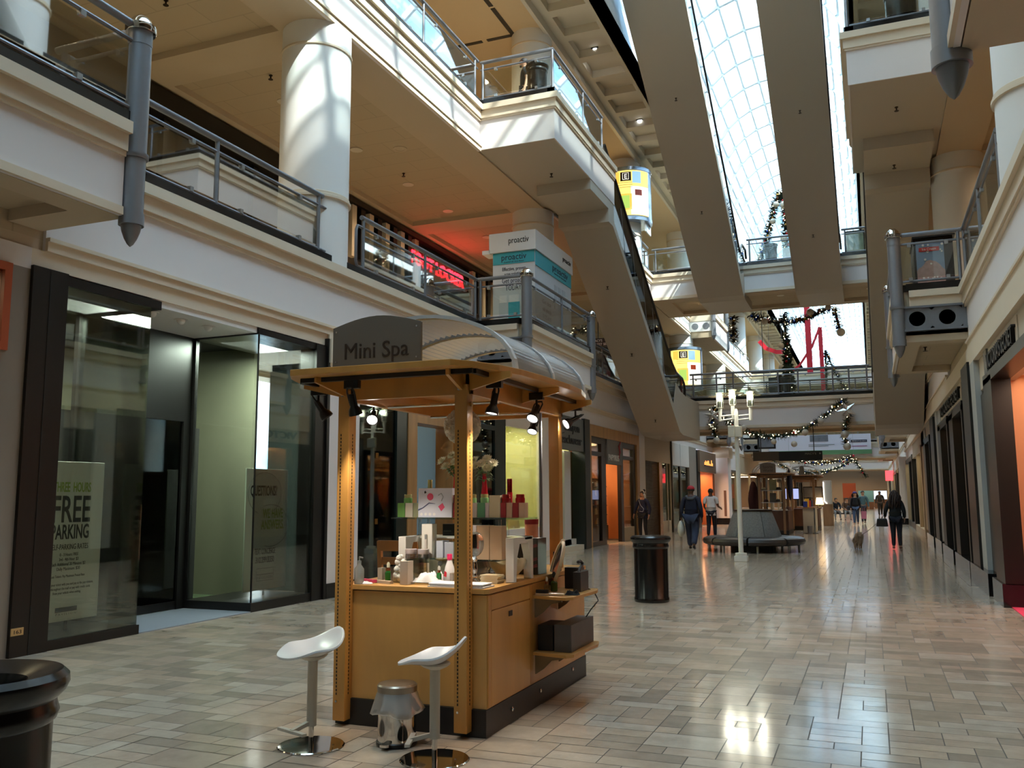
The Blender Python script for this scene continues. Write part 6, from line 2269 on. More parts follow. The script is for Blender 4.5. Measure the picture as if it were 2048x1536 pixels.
# ---- ice cream cart on the right bay
t = thing('ice_cream_cart', 'dark cart with a pink and blue ice cream picture under a red banner', 'cart', (1.25, 18.35, 5.26))
bx(0.98, 1.66, 18.15, 19.2, 5.13, 6.34).build('cabinet', mat('cart_black', s255(34, 28, 28), 0.5), t)
bx(0.96, 1.70, 18.05, 19.25, 6.34, 6.37).build('top_board', M_blackfr, t)
M_sky = mat('cart_sky_print', s255(120, 142, 172), 0.5, var=0.25, vscale=5)
bx(1.02, 1.50, 18.13, 18.15, 5.46, 6.29).build('picture_panel', M_sky, t)
mt = MB()
rr = random.Random(2)
ridge = [(1.02 + i * 0.04, 5.70 + 0.20 * math.sin(PI * i / 12) + rr.uniform(-0.02, 0.02)) for i in range(13)]
mt.prism([(1.02, 5.47), (1.50, 5.47)] + ridge[::-1], 18.12, 18.131, 'y')
mt.build('ice_cream_print', mat('cart_pink_print', s255(176, 142, 138), 0.6, var=0.35, vscale=16, bump=0.2), t)
bx(1.07, 1.42, 18.12, 18.131, 6.08, 6.16).build('red_banner', mat('cart_red', s255(196, 34, 34), 0.5), t)
text('Ice Cream', 'lettering', M_white, t, (1.245, 18.119, 6.10), (1, 0, 0), (0, 0, 1), 0.05, 0.24, 0.002)
fl = MB()
for i in range(16):
    x = 1.05 + rr.random() * 0.43
    z = rr.choice((6.19, 6.2, 5.54, 5.57, rr.uniform(5.6, 6.25)))
    fl.lathe([(0.012 + 0.012 * rr.random(), 18.117), (0.012, 18.13)], (x, 0, z), 8, axis='y')
fl.build('white_dot', M_white, t)
bx(1.10, 1.40, 18.13, 18.14, 5.42, 5.46).build('red_strip', mat('cart_red', s255(196, 34, 34), 0.5), t)

# ---- poster stand on the upper bridge
t = thing('poster_stand', 'colourful framed poster stand on the upper bridge by the skylight edge', 'poster stand', (-0.1, 34.9, 10.16))
bx(-0.45, 0.25, 34.9, 34.95, 10.3, 11.4).build('frame', M_blackfr, t)
bx(-0.40, 0.20, 34.885, 34.9, 10.4, 11.34).build('picture', mat('poster_print', s255(126, 132, 112), 0.5, var=0.8, vscale=7), t)
bx(-0.3, 0.1, 34.8, 35.05, 10.16, 10.3).build('foot', M_blackfr, t)
t = thing('poster_stand', 'small cream and white poster board behind the black planter on the upper bridge', 'poster stand', (-2.5, 35.6, 10.16))
bx(-2.78, -2.40, 35.6, 35.65, 10.2, 11.2).build('board', M_kwhite, t)
bx(-2.75, -2.43, 35.59, 35.6, 10.3, 10.75).build('picture', mat('cream_print', s255(222, 206, 170), 0.5), t)
bx(-2.75, -2.43, 35.5, 35.75, 10.15, 10.2).build('foot', M_blackfr, t)

# ---- glowing advertising drums round two columns
M_gold2 = emis('golden_ad', (1.0, 0.66, 0.16), 0.9)
M_palead = emis('pale_ad', (1.0, 0.94, 0.78), 1.0)
M_bluead = emis('blue_ad', (0.30, 0.55, 0.72), 0.7)
M_oran = emis('orange_ad', (1.0, 0.42, 0.06), 0.9)
M_greenad = emis('green_ad', (0.36, 0.55, 0.10), 0.8)
M_drum = mat('silver_blue_drum', s255(150, 170, 196), 0.25, metal=0.6)


def ad_drum(label, c, z0, z1, r=0.85):
    t = thing('advertising_drum', label, 'advertisement', (c[0], c[1], z0))
    o = [(r, z0), (r, z0 + 0.12), (r - 0.02, z0 + 0.13), (r - 0.02, z1 - 0.13), (r, z1 - 0.12), (r, z1)]
    MB().lathe(o, (c[0], c[1], 0), 48).build('drum', M_drum, t, smooth=True)
    # picture on the side that looks down the hall towards the near end
    def patch(a0, a1, za, zb, m, name, rr_=0.004, par=t):
        n = max(2, int((a1 - a0) / 6))
        v = []
        for i in range(n + 1):
            a = R(a0 + (a1 - a0) * i / n)
            v += [(c[0] + (r + rr_) * math.cos(a), c[1] + (r + rr_) * math.sin(a), z) for z in (za, zb)]
        return MB().add(v, [(2 * i, 2 * i + 2, 2 * i + 3, 2 * i + 1) for i in range(n)]).build(name, m, par)
    h = z1 - z0
    a0, a1 = -125, -20
    patch(a0, a1, z0 + 0.16, z1 - 0.16, M_gold2, 'picture')
    patch(-70, a1, z0 + 0.18, z0 + h * 0.62, M_palead, 'pale_area', 0.008)
    mid = -82
    e = patch(mid - 13, mid + 13, z1 - 0.16 - h * 0.20, z1 - 0.16 - h * 0.03, mat('logo_black', s255(30, 16, 8), 0.5), 'logo_square', 0.012)
    # framed letter in gold
    am = R(mid)
    P_ = Vector((c[0] + (r + 0.016) * math.cos(am), c[1] + (r + 0.016) * math.sin(am), z1 - 0.16 - h * 0.155))
    text('E', 'letter', M_palead, e, P_, (-math.sin(am), math.cos(am), 0), (0, 0, 1), h * 0.085, None, 0.003)
    fr = MB()
    tx = Vector((-math.sin(am), math.cos(am), 0))
    q = h * 0.055
    w = [P_ + tx * sx + Vector((0, 0, h * 0.043 + sz)) for sx, sz in ((-q, -q * 1.1), (q, -q * 1.1), (q, q * 1.1), (-q, q * 1.1), (-q, -q * 1.1))]
    fr.tube(w, 0.008, 4)
    fr.build('letter_frame', M_palead, e)
    patch(mid - 34, mid - 16, z1 - 0.16 - h * 0.22, z1 - 0.2, M_oran, 'orange_card', 0.01)
    patch(mid + 16, mid + 38, z1 - 0.16 - h * 0.24, z1 - 0.2, M_bluead, 'blue_card', 0.01)
    patch(mid + 22, mid + 40, z0 + h * 0.45, z0 + h * 0.56, mat('red_card', s255(190, 60, 20), 0.5), 'red_card', 0.011)
    patch(mid - 20, mid + 14, z0 + h * 0.18, z0 + h * 0.48, M_oran, 'picture_frame', 0.011)
    patch(mid - 15, mid + 9, z0 + h * 0.20, z0 + h * 0.45, M_greenad, 'meadow_picture', 0.014)
    for k in range(3):
        patch(mid - 22, mid + 16, z0 + h * (0.60 + 0.045 * k), z0 + h * (0.607 + 0.045 * k), mat('brown_line_ink', s255(150, 90, 30), 0.5), 'text_line', 0.012)
    return t


ad_drum('golden drum advertisement round the column above the left escalator, marked with a framed letter', (-8.05, 32.0), 11.7, 13.75, 0.88)
ad_drum('golden drum advertisement on the lower bridge level beside the escalator foot', (-8.05, 42.2), 6.5, 8.5, 0.86)
t = thing('small_sign', 'white card hanging under the golden drum above the escalator', 'sign', (-7.25, 32.2, 11.4))
bx(-7.38, -7.33, 31.7, 32.5, 11.35, 11.75).build('board', M_kwhite, t)
MB().tube([(-7.355, 32.1, 11.72), (-7.355, 32.1, 11.72), (-7.5, 32.1, 11.76)], 0.01, 4).build('hanger', M_steel, t)

# ---- hanging signs
M_signblk = mat('black_hanging_sign', s255(14, 14, 18), 0.35)
t = thing('hanging_sign', 'long dark hanging sign reading MACYS with an arrow under the lower bridge', 'sign', (-2.95, 35.5, 2.8))
bx(-3.24, -1.655, 35.46, 35.54, 2.80, 3.155).build('black_panel', M_signblk, t)
bx(-4.205, -3.24, 35.46, 35.54, 2.815, 3.165).build('grey_panel', mat('grey_brown_panel', s255(78, 68, 54), 0.4), t)
text("MACY'S", 'lettering', mat('pale_sign_ink', s255(150, 148, 140), 0.5), t, (-2.08, 35.458, 3.02), (1, 0, 0), (0, 0, 1), 0.075, 0.40, 0.003)
MB().prism([(-1.76, 3.03), (-1.72, 3.03), (-1.72, 3.06), (-1.70, 3.06), (-1.74, 3.10), (-1.78, 3.06), (-1.76, 3.06)], 35.452, 35.46, 'y').build('arrow', mat('pale_sign_ink', s255(150, 148, 140), 0.5), t)
for x in (-3.905, -1.952):
    MB().tube([(x, 35.5, 3.15), (x, 35.5, 4.09)], 0.016, 8).build('hanger_rod', M_signblk, t)
t = thing('hanging_sign', 'small black hanging sign reading GUEST SERVICES behind the escalator belly', 'sign', (-7.9, 27, 6.25))
bx(-8.10, -7.1, 26.97, 27.03, 6.24, 6.52).build('panel', M_signblk, t)
text("MACY'S", 'lettering', M_kwhite, t, (-8.06, 26.968, 6.40), (1, 0, 0), (0, 0, 1), 0.08, 0.30, 0.003, align='LEFT')
text('GUEST SERVICES', 'lettering', M_kwhite, t, (-8.06, 26.968, 6.28), (1, 0, 0), (0, 0, 1), 0.08, 0.75, 0.003, align='LEFT')
MB().tube([(-7.89, 27, 6.52), (-7.89, 27, 9.22)], 0.015, 6).build('hanger_rod', M_signblk, t)
# green exit sign on the far fascia
t = thing('exit_sign', 'small white sign with green EXIT lettering on the far wall band', 'exit sign', (-7.55, 52.0, 4.4))
bx(-7.64, -7.56, 50.9, 52.1, 4.30, 4.62).build('panel', M_kwhite, t)
text('EXIT', 'lettering', emis('green_exit', (0.1, 0.8, 0.3), 0.8), t, (-7.555, 51.5, 4.36), (0, 1, 0), (0, 0, 1), 0.2, 0.8, 0.004)
# banner on the second bridge
t = thing('hanging_banner', 'wide white banner with a green foot on the second bridge', 'banner', (-3.8, 64.7, 4.25))
bx(-7.6, 0.13, 64.72, 64.75, 4.55, 5.62).build('cloth', mat('white_banner', s255(216, 214, 228), 0.6), t)
bx(-7.6, 0.16, 64.71, 64.75, 4.25, 4.55).build('green_foot', mat('green_banner', s255(96, 140, 96), 0.6, var=0.1, vscale=2), t)
bx(-1.15, -0.12, 64.70, 64.72, 5.05, 5.22).build('dark_bar', M_navy, t)
text('W E S T S I D E', 'lettering', M_kwhite, t, (-0.635, 64.698, 5.09), (1, 0, 0), (0, 0, 1), 0.09, 0.85, 0.004)
bx(-1.1, -0.13, 64.705, 64.72, 4.76, 4.81).build('red_line', mat('pink_ink', s255(150, 90, 130), 0.5), t)
bx(-3.9, -2.2, 64.705, 64.72, 4.92, 4.96).build('text_line', M_greyink, t)
bx(-3.9, -2.6, 64.705, 64.72, 4.82, 4.86).build('text_line', M_greyink, t)
bx(-3.8, -2.6, 64.705, 64.72, 5.15, 5.6).build('grey_picture', mat('grey_photo', s255(110, 112, 120), 0.5, var=0.6, vscale=3), t)
t = thing('hanging_sign', 'framed picture sign behind the near lantern post under the lower bridge', 'sign', (-5.2, 52, 4.4))
bx(-5.9, -4.9, 52, 52.05, 4.1, 4.9).build('panel', M_blackfr, t)
bx(-5.8, -5.0, 51.98, 52, 4.2, 4.85).build('picture', mat('grey_photo', s255(110, 112, 120), 0.5, var=0.6, vscale=3), t)
MB().tube([(-5.4, 52.02, 4.9), (-5.4, 52.02, 14.5)], 0.02, 6).build('hanger_rod', M_signblk, t)

# ---- red shop name and striped awning band on the middle floor
M_red = emis('red_neon', (1.0, 0.015, 0.03), 3.6)
t = thing('neon_sign', 'red glowing letters FOOT LOCKER over an upper shop front', 'sign', (-11.9, 23.4, 8.1))
text('FOOT LOCKER', 'lettering', M_red, t, (-11.86, 23.5, 8.15), (0, 1, 0), (0, 0, 1), 0.40, 3.5, 0.03, 0.0)
bx(-12.0, -11.9, 21.6, 25.4, 8.02, 8.66).build('backing', mat('grey_sign_back', s255(96, 84, 78), 0.6), t)
lamp('neon_glow', 'AREA', (-11.75, 23.5, 8.4), 8, (1.0, 0.08, 0.06), 3.4, sizey=0.4, target=(-10.2, 23.0, 9.1))
o = sroot('trim_70')
for k in range(11):
    y = 17.8 + k * 0.42
    bx(-12.0, -11.86, y, y + 0.21, 7.55, 8.9).build('stripe', M_blackfr if k % 2 else M_trim, o)
for k in range(6):
    y = 26.0 + k * 0.42
    bx(-12.0, -11.86, y, y + 0.21, 7.55, 8.9).build('stripe', M_blackfr if k % 2 else M_trim, o)
struct('trim_71', bx(-12.02, -11.8, Y0, 17.6, 8.55, 9.05), M_blackfr)
struct('trim_72', bx(-12.02, -11.8, 17.6, 29.0, 8.92, 9.05), M_blackfr)
for y in (7.0, 9.6, 12.2, 14.8):
    struct('trim_73', bx(-12.03, -11.9, y, y + 0.14, 5.15, 8.55), M_blackfr)
struct('trim_74', bx(-12.03, -11.92, Y0, 17.4, 7.2, 7.35), M_blackfr)

# ---- recessed downlights in the ceilings
M_ringw = mat('downlight_ring', s255(214, 204, 186), 0.4)
d0 = None


def downlight(x, y, z, lab, energy=0, col=(1.0, 0.78, 0.5), r=0.11):
    global d0
    if d0 is None:
        d0 = thing('downlight', lab, 'ceiling light', (x, y, z), group='round downlights in the balcony ceilings')
        MB().lathe([(r, 0.0), (r + 0.03, -0.002), (r + 0.03, -0.012), (r, -0.012)], n=24).build('trim_ring', M_ringw, d0, smooth=True, world=False)
        MB().lathe([(0.004, -0.004), (r, -0.004)], n=24, cap=False).build('lens', M_warm, d0, world=False)
    else:
        dup(d0, (x, y, z), label=lab, group='round downlights in the balcony ceilings')
    if energy:
        lamp('downlight_beam', 'SPOT', (x, y, z - 0.03), energy, col, 0.10, 150, (x, y, z - 2), 0.6)


k = 0
for y, lab in ((13.66, 'round downlight right beside the sunlit column'), (16.3, 'round downlight over the middle balcony, second past the sunlit column'), (20.95, 'round downlight above the red shop name')):
    downlight(-10.3, y, 9.215, lab, 95)
for y in (3.5, 6.0, 8.6, 18.7, 23.6, 26.2, 28.8, 31.4):
    downlight(-10.3, y, 9.215, 'round downlight in the middle balcony ceiling, one of a row hidden in part', 95)
for y in (3.5, 7.0, 10.5, 14.0, 17.5, 21.0, 24.5, 28.0, 31.5):
    downlight(4.3, y, 9.215, 'round downlight in the ceiling over the right middle balcony', 110, (1.0, 0.66, 0.36))
for y, lab in ((19.77, 'round downlight in the top gallery ceiling, nearer the dark slot vent'), (24.2, 'round downlight in the top gallery ceiling, seen through the landing glass')):
    downlight(-10.35, y, 14.195, lab, 160)
for y in (10.9, 15.3, 28.6, 33.0):
    downlight(-10.35, y, 14.195, 'round downlight in the top gallery ceiling, beyond the balcony edge', 160)
for x, y, lab in ((-5.9, 35.4, 'round downlight under the upper bridge near its left end'), (-2.9, 35.2, 'round downlight under the upper bridge between the escalator feet'), (0.35, 35.3, 'round downlight under the upper bridge at its right end')):
    downlight(x, y, 9.215, lab, 60)
# slot vents of the top gallery ceiling
vn = thing('slot_vent', 'dark slot vent in an L along the top gallery ceiling', 'vent', (-9.7, 20.5, 14.19))
for a in [(-8.62, -8.5, 12.0 + i * 1.6, 13.5 + i * 1.6) for i in range(6)]:
    bx(a[0], a[1], a[2], a[3], 14.185, 14.2).build('slot', M_blackfr, vn)
for i in range(4):
    bx(-9.9 - i * 0.9 + 0.05 + 0.5, -9.1 - i * 0.9 + 0.5, 21.4, 21.52, 14.185, 14.2).build('slot', M_blackfr, vn)
v = thing('round_vent', 'round grey ceiling vent over the middle balcony', 'vent', (-9.38, 16.64, 9.2))
MB().lathe([(0.16, 9.22), (0.16, 9.205), (0.10, 9.2), (0.10, 9.212), (0.003, 9.21)], (-9.38, 16.64, 0), 28).build('plate', M_soffit, v, smooth=True)
# triple spot fittings in the coffered strip
tf0 = None
for y, lab in ((23.9, 'triple lamp fitting in the coffered strip, nearest of three'), (29.3, 'triple lamp fitting in the coffered strip, in the middle'), (34.7, 'triple lamp fitting in the coffered strip, half hidden by the roof escalator')):
    if tf0 is None:
        tf0 = thing('triple_spot', lab, 'ceiling light', (-6.86, y, 14.55))
        MB().box(-0.11, 0.11, -0.3, 0.3, -0.03, 0).build('housing', M_blackfr, tf0, world=False)
        for q in (-0.19, 0, 0.19):
            MB().lathe([(0.085, -0.06), (0.09, -0.03)], (0, q, 0), 18).build('lamp_face', emis('halide_lamp', (0.92, 0.96, 1.0), 12.0), tf0, world=False)
    else:
        dup(tf0, (-6.86, y, 14.55), label=lab)
lamp('halide_beam', 'SPOT', (-6.86, 23.9, 14.4), 400, (0.95, 0.97, 1.0), 0.15, 120, (-4.8, 22.5, 5), 0.5)

# ================================================================== CARTS FARTHER DOWN THE HALL
M_cartw = woodmat('pale_cart_wood', s255(150, 112, 78), 0.4, (1, 1, 0.25))
M_cartd = woodmat('dark_cart_wood', s255(92, 54, 36), 0.4, (1, 1, 0.25))
SL = (-3.56, 35.3, 0)
cart('wooden hat cart under a small sign reading Sports World', SL, ['Sports', 'World'], (-0.38, 0.20), M_cartd, M_cartw, text_w=0.36, detailed=False)
cart('second cart behind the hat cart, with the smoky arched roof', (-2.75, 40.2, 0.001), [' '], (-0.1, 0.1), M_cartd, M_cartw, text_w=0.1, detailed=False)
cart('third cart far down the hall beside the tall white tower', (-3.3, 47.6, 0.001), [' '], (-0.1, 0.1), M_cartw, M_cartw, text_w=0.1, detailed=False)
t = thing('hat_shelf', 'open shelf rack of hats standing on the hat cart counter', 'shelf rack', (SL[0], SL[1] + 0.5, 0.913))
for z in (1.20, 1.66):
    bx(-4.0, -3.1, 35.42, 35.75, z, z + 0.02).build('shelf_board', M_kgrey, t)
for x in (-4.0, -3.14):
    bx(x, x + 0.04, 35.70, 35.75, 0.914, 2.0).build('upright', M_cartw, t)


def hat(label, c, col, straw=False):
    t = thing('hat', label, 'hat', c)
    m = mat('felt_%d_%d_%d' % col, s255(*col), 0.8)
    MB().lathe([(0.15, 0.01), (0.152, 0.014), (0.09, 0.02), (0.088, 0.03), (0.08, 0.10), (0.05, 0.12), (0.004, 0.115)], n=24).build('felt', m, t, smooth=True, world=False)
    MB().lathe([(0.092, 0.022), (0.091, 0.045)], n=24, cap=False).build('band', mat('hat_band', s255(40, 34, 30), 0.6), t, smooth=True, world=False)
    return t


hat('cream brimmed hat at the near end of the hat shelf', (-3.87, 35.58, 1.682), (206, 188, 140))
hat('black brimmed hat in the middle of the hat shelf', (-3.32, 35.58, 1.682), (30, 28, 26))
hat('grey brown hat on the lower hat shelf', (-3.35, 35.58, 1.222), (64, 58, 52))
hat('dark plum hat on the lower hat shelf, near end', (-3.8, 35.58, 1.222), (60, 36, 40))
hat('white hat hanging high in the hat cart', (-3.33, 36.2, 2.02), (210, 206, 196))
bx(-3.42, -3.24, 36.1, 36.3, 1.99, 2.02).build('hat_peg', M_cartw, None)['kind'] = 'structure'
for k, (x, y, z, s, col, lab) in enumerate(((-4.30, 35.9, 0.5, (0.2, 0.2, 0.75), (56, 22, 26), 'dark red jackets hung at the side of the hat cart'), (-4.25, 36.4, 0.35, (0.2, 0.2, 0.7), (40, 40, 28), 'olive jackets hung at the side of the hat cart'), (-2.93, 36.0, 1.25, (0.1, 0.16, 0.62), (28, 32, 58), 'navy scarves hung at the corner of the hat cart'))):
    g = MB().ball((0, 0, 0), 1.0, 12, 8)
    for i, p in enumerate(g.v):
        q = 1 + 0.18 * math.sin(p[0] * 9 + p[1] * 7) * (1 - abs(p[2]))
        g.v[i] = (x + p[0] * s[0] * q, y + p[1] * s[1] * q, z + s[2] * (1 + p[2]) + 0.05)
    o = g.build('hanging_garments', mat('cloth_%d' % k, s255(*col), 0.9), smooth='all')
    tag(o, lab, 'clothes')
for k, (a, b, z0, z1, y, col, lab) in enumerate(((-3.66, -3.40, 1.684, 2.10, 35.6, (150, 150, 110), 'green and orange framed card on the hat shelf'), (-3.66, -3.42, 1.222, 1.58, 35.62, (96, 88, 74), 'grey brown card on the lower hat shelf'), (-3.3, -3.0, 0.914, 0.97, 35.35, (206, 200, 190), 'small white tag box on the hat cart counter edge'))):
    o = bx(a, b, y, y + 0.06, z0, z1).build('display_card', mat('dcard_%d' % k, s255(*col), 0.5, var=0.3, vscale=6))
    tag(o, lab, 'card')
cloth_lump('folded_scarves', 'heap of plum and grey scarves on the hat cart counter', (-3.05, 36.4, 0.914), 0.12, 0.5, 0.18, mat('plum_cloth', s255(104, 74, 72), 0.9, var=0.4, vscale=10), 1.7, 'scarves')
# white counter unit, small bin, screens and goods of the second cart
t = thing('counter_unit', 'white counter unit with chrome corner beside the hat cart', 'counter', (-2.35, 37.6, 0))
bx(-2.56, -2.14, 36.9, 39.2, 0.02, 0.98).build('body', mat('warm_white_panel', s255(190, 178, 160), 0.5), t)
bx(-2.6, -2.1, 36.85, 39.25, 0.98, 1.02).build('top_board', M_cartw, t)
bx(-2.15, -2.10, 36.88, 36.93, 0.02, 0.98).build('chrome_corner', M_chrome, t)
bx(-2.5, -2.0, 36.8, 39.3, 0, 0.02).build('foot', M_blackfr, t)
t = thing('metal_bin', 'small round metal bin in front of the white counter unit', 'bin', (-2.30, 36.7, 0))
MB().lathe([(0.09, 0), (0.10, 0.30), (0.09, 0.3)], n=20).build('drum', M_steel, t, smooth=True, world=False)
for x, w_, y, z, lab in ((-3.25, 0.55, 40.9, 1.55, 'bluish lit screen on the second cart'), (-2.4, 0.75, 41.2, 1.6, 'wide grey picture panel on the second cart')):
    t = thing('display_screen', lab, 'screen', (x, y, z - 0.2))
    bx(x - w_ / 2 - 0.03, x + w_ / 2 + 0.03, y, y + 0.05, z - 0.26, z + 0.26).build('bezel', M_blackfr, t)
    bx(x - w_ / 2, x + w_ / 2, y - 0.005, y, z - 0.22, z + 0.22).build('screen_face', emis('screen_blue', (0.45, 0.50, 0.85), 0.6) if x < -3 else mat('grey_photo', s255(110, 112, 120), 0.5, var=0.6, vscale=3), t)
    MB().box(x - 0.03, x + 0.03, y + 0.01, y + 0.04, 0.9135, z - 0.26).build('stand', M_blackfr, t)
t = thing('table_lamp', 'small lamp with a glowing orange white shade on the second cart', 'lamp', (-1.98, 41.0, 0.913))
MB().lathe([(0.1, 0.914), (0.08, 0.96), (0.03, 1.0), (0.03, 1.1)], (-2.12, 40.9, 0), 16).build('base', M_blackfr, t, smooth=True)
MB().lathe([(0.17, 1.08), (0.13, 1.38)], (-2.12, 40.9, 0), 20, cap=False).build('lamp_shade', emis('lamp_shade_glow', (1.0, 0.6, 0.25), 3.0), t, smooth=True)
rr = random.Random(12)
for k in range(9):
    x = -2.55 + 0.05 * (k % 3)
    y = 37.1 + k * 0.22
    col = rr.choice(((86, 150, 40), (190, 40, 70), (220, 216, 206), (40, 60, 150), (240, 190, 60), (30, 30, 34)))
    h = rr.uniform(0.15, 0.42)
    o = MB().rbox(x, x + 0.16, y, y + 0.12, 1.0215, 1.0215 + h, 0.01).build('goods_box', mat('goods_%d_%d' % (col[0], col[1]), s255(*col), 0.5))
    tag(o, 'small colourful packet on the white counter unit', 'box', 'packets on the white counter unit')
t = thing('light_tower', 'tall pale display tower with a lit upper panel beside the walkway', 'display tower', (-2.05, 46.6, 0))
bx(-2.25, -1.8, 46.0, 47.0, 0, 1.05).build('lower_box', M_cartw, t)
bx(-2.2, -1.82, 46.05, 46.95, 1.05, 2.2).build('upper_panel', mat('pale_tower_panel', s255(188, 178, 164), 0.5), t)
MB().tube([(-2.18, 46.03, 2.12), (-2.17, 46.03, 1.2), (-2.05, 46.03, 1.08)], 0.015, 6).build('light_tube', emis('tube_white', (1, 0.98, 0.95), 4.0), t)
# far end food court pieces
for k, (x0, x1, y, z0, z1, col, lab) in enumerate(((-1.3, 0.15, 99.0, 0.75, 1.9, (94, 140, 148), 'teal board on the far end counter'), (-2.6, -1.4, 92.0, 1.2, 2.6, (206, 84, 34), 'orange panel of a far shop stall'), (0.2, 1.5, 104.0, 1.0, 1.9, (190, 200, 214), 'bright lit picture wall at the far end'))):
    t = thing('far_panel', lab, 'panel', ((x0 + x1) / 2, y, 0))
    bx(x0, x1, y, y + 0.1, z0, z1).build('board', emis('bright_panel', (0.75, 0.85, 1.0), 0.7) if k == 2 else mat('far_%d' % k, s255(*col), 0.5), t)
    bx(x0, x1, y + 0.02, y + 0.5, 0, z0).build('counter_front', woodmat('far_brown', s255(110, 72, 44), 0.5), t)
t = thing('neon_sign', 'vertical red neon sign on the far right shop', 'sign', (1.5, 78.5, 2.7))
bx(1.1, 1.75, 78.3, 78.6, 2.62, 3.42).build('panel', emis('red_neon2', (1.0, 0.05, 0.06), 1.8), t)
# ================================================================== SEASONAL DECORATIONS
M_fir = mat('fir_green', s255(44, 58, 40), 0.8, var=0.35, vscale=9)
M_firb = mat('fir_brown_green', s255(58, 50, 34), 0.8, var=0.4, vscale=9)
ORN = [mat('ornament_red', s255(170, 26, 36), 0.15, metal=0.4), mat('ornament_gold', s255(196, 150, 76), 0.2, metal=0.7), mat('ornament_blue', s255(24, 66, 150), 0.15, metal=0.4),
       mat('ornament_silver', s255(190, 188, 184), 0.2, metal=0.6), mat('ornament_bronze', s255(110, 70, 46), 0.25, metal=0.6)]
M_pearl = mat('pearl_ball', s255(196, 186, 170), 0.35)
M_fairy = emis('fairy_light', (1.0, 0.85, 0.5), 5.0)


def garland(label, pts, r, seed, step=0.035, balls=14, big=(), fir=None, cat='garland', lights=40):
    rr = random.Random(seed)
    P_ = [Vector(p) for p in pts]
    # resample a smooth line
    L = sum((b - a).length for a, b in zip(P_, P_[1:]))
    n = max(4, int(L / step))
    line, acc = [], 0
    segs = [(a, b, (b - a).length) for a, b in zip(P_, P_[1:])]
    for i in range(n + 1):
        d = L * i / n
        for a, b, l in segs:
            if d <= l + 1e-9:
                line.append(a.lerp(b, d / l if l else 0))
                break
            d -= l
        else:
            line.append(P_[-1].copy())
    t = thing('fir_garland', label, cat, P_[0])
    g = MB()
    g.tube(line[::max(1, len(line) // 30)], r * 0.25, 6)
    for i, p in enumerate(line):
        d = (line[min(i + 1, n)] - line[max(i - 1, 0)])
        d = d.normalized() if d.length > 1e-6 else Vector((1, 0, 0))
        for k in range(7):
            a = rr.uniform(0, 2 * PI)
            u = d.orthogonal().normalized()
            u = Matrix.Rotation(a, 3, d) @ u
            o = (u + d * rr.uniform(-0.5, 0.5)).normalized()
            ln = r * rr.uniform(0.65, 1.25)
            s = o.cross(d).normalized() * ln * 0.20
            q = p + u * r * 0.12
            m = q + o * ln * 0.55
            g.add([q - s * 0.3, m - s, q + o * ln, m + s, q + s * 0.3], [(0, 1, 2, 3, 4)])
    g.build('fir_needles', fir or M_fir, t)
    for k in range(balls):
        p = line[int((k + 0.5 + rr.uniform(-0.3, 0.3)) / balls * n)]
        o = Vector((rr.uniform(-0.7, 0.7), -1.0, rr.uniform(-0.8, 0.5))).normalized()
        R_ = r * rr.uniform(0.20, 0.30)
        MB().ball(tuple(p + o * r * 0.75), R_, 10, 7).build('ornament', rr.choice(ORN), t, smooth='all')
    for x, y, z, R_ in big:
        MB().ball((x, y, z), R_, 14, 10).build('pearl_ornament', M_pearl, t, smooth='all')
    if lights:
        f = MB()
        for k in range(lights):
            p = line[rr.randrange(n)]
            o = Vector((rr.uniform(-0.8, 0.8), -1.0, rr.uniform(-0.8, 0.8))).normalized()
            f.ball(tuple(p + o * r * 0.85), 0.016, 5, 4)
        fo = f.build('fairy_light', M_fairy, t)
        fo['kind'] = 'stuff'
    return t


def sag(a, b, dip, n=14):
    return [(a[0] + (b[0] - a[0]) * i / n, a[1] + (b[1] - a[1]) * i / n, a[2] + (b[2] - a[2]) * i / n - dip * 4 * (i / n) * (1 - i / n)) for i in range(n + 1)]


y = 33.45
garland('fir garland swag with lights across the front of the lower bridge', [(-5.3, y, 4.72), (-5.12, y, 4.5)] + sag((-4.95, y, 4.30), (-0.85, y, 4.80), 0.92), 0.17, 1, 0.03, 26,
        [(-4.25, y - 0.15, 3.95, 0.11), (-3.2, y - 0.15, 3.42, 0.10), (-2.5, y - 0.12, 3.32, 0.11), (-2.1, y - 0.15, 3.72, 0.12), (-1.55, y - 0.15, 4.12, 0.11)], lights=70)
garland('short fir garland drop with a star, on the lamp post side of the lower bridge', [(-5.34, y, 4.78), (-5.42, y, 4.4), (-5.38, y, 4.0), (-5.30, y, 3.65)], 0.20, 2, 0.03, 9, [(-5.25, y - 0.12, 3.52, 0.13)], lights=14)
garland('short fir garland drop with a silver star at the belly end of the lower bridge', [(-0.80, y, 4.85), (-0.62, y, 4.4), (-0.72, y, 4.0), (-0.78, y, 3.5), (-0.76, y, 3.25)], 0.19, 3, 0.03, 9, [(-0.78, y - 0.12, 3.62, 0.14), (-0.72, y - 0.1, 3.18, 0.13)], lights=14)
garland('small fir bunch hanging beside the lamp post head', [(-4.52, y, 3.75), (-4.5, y, 3.35)], 0.15, 4, 0.03, 3, [(-4.6, y - 0.1, 3.28, 0.09)], lights=6)


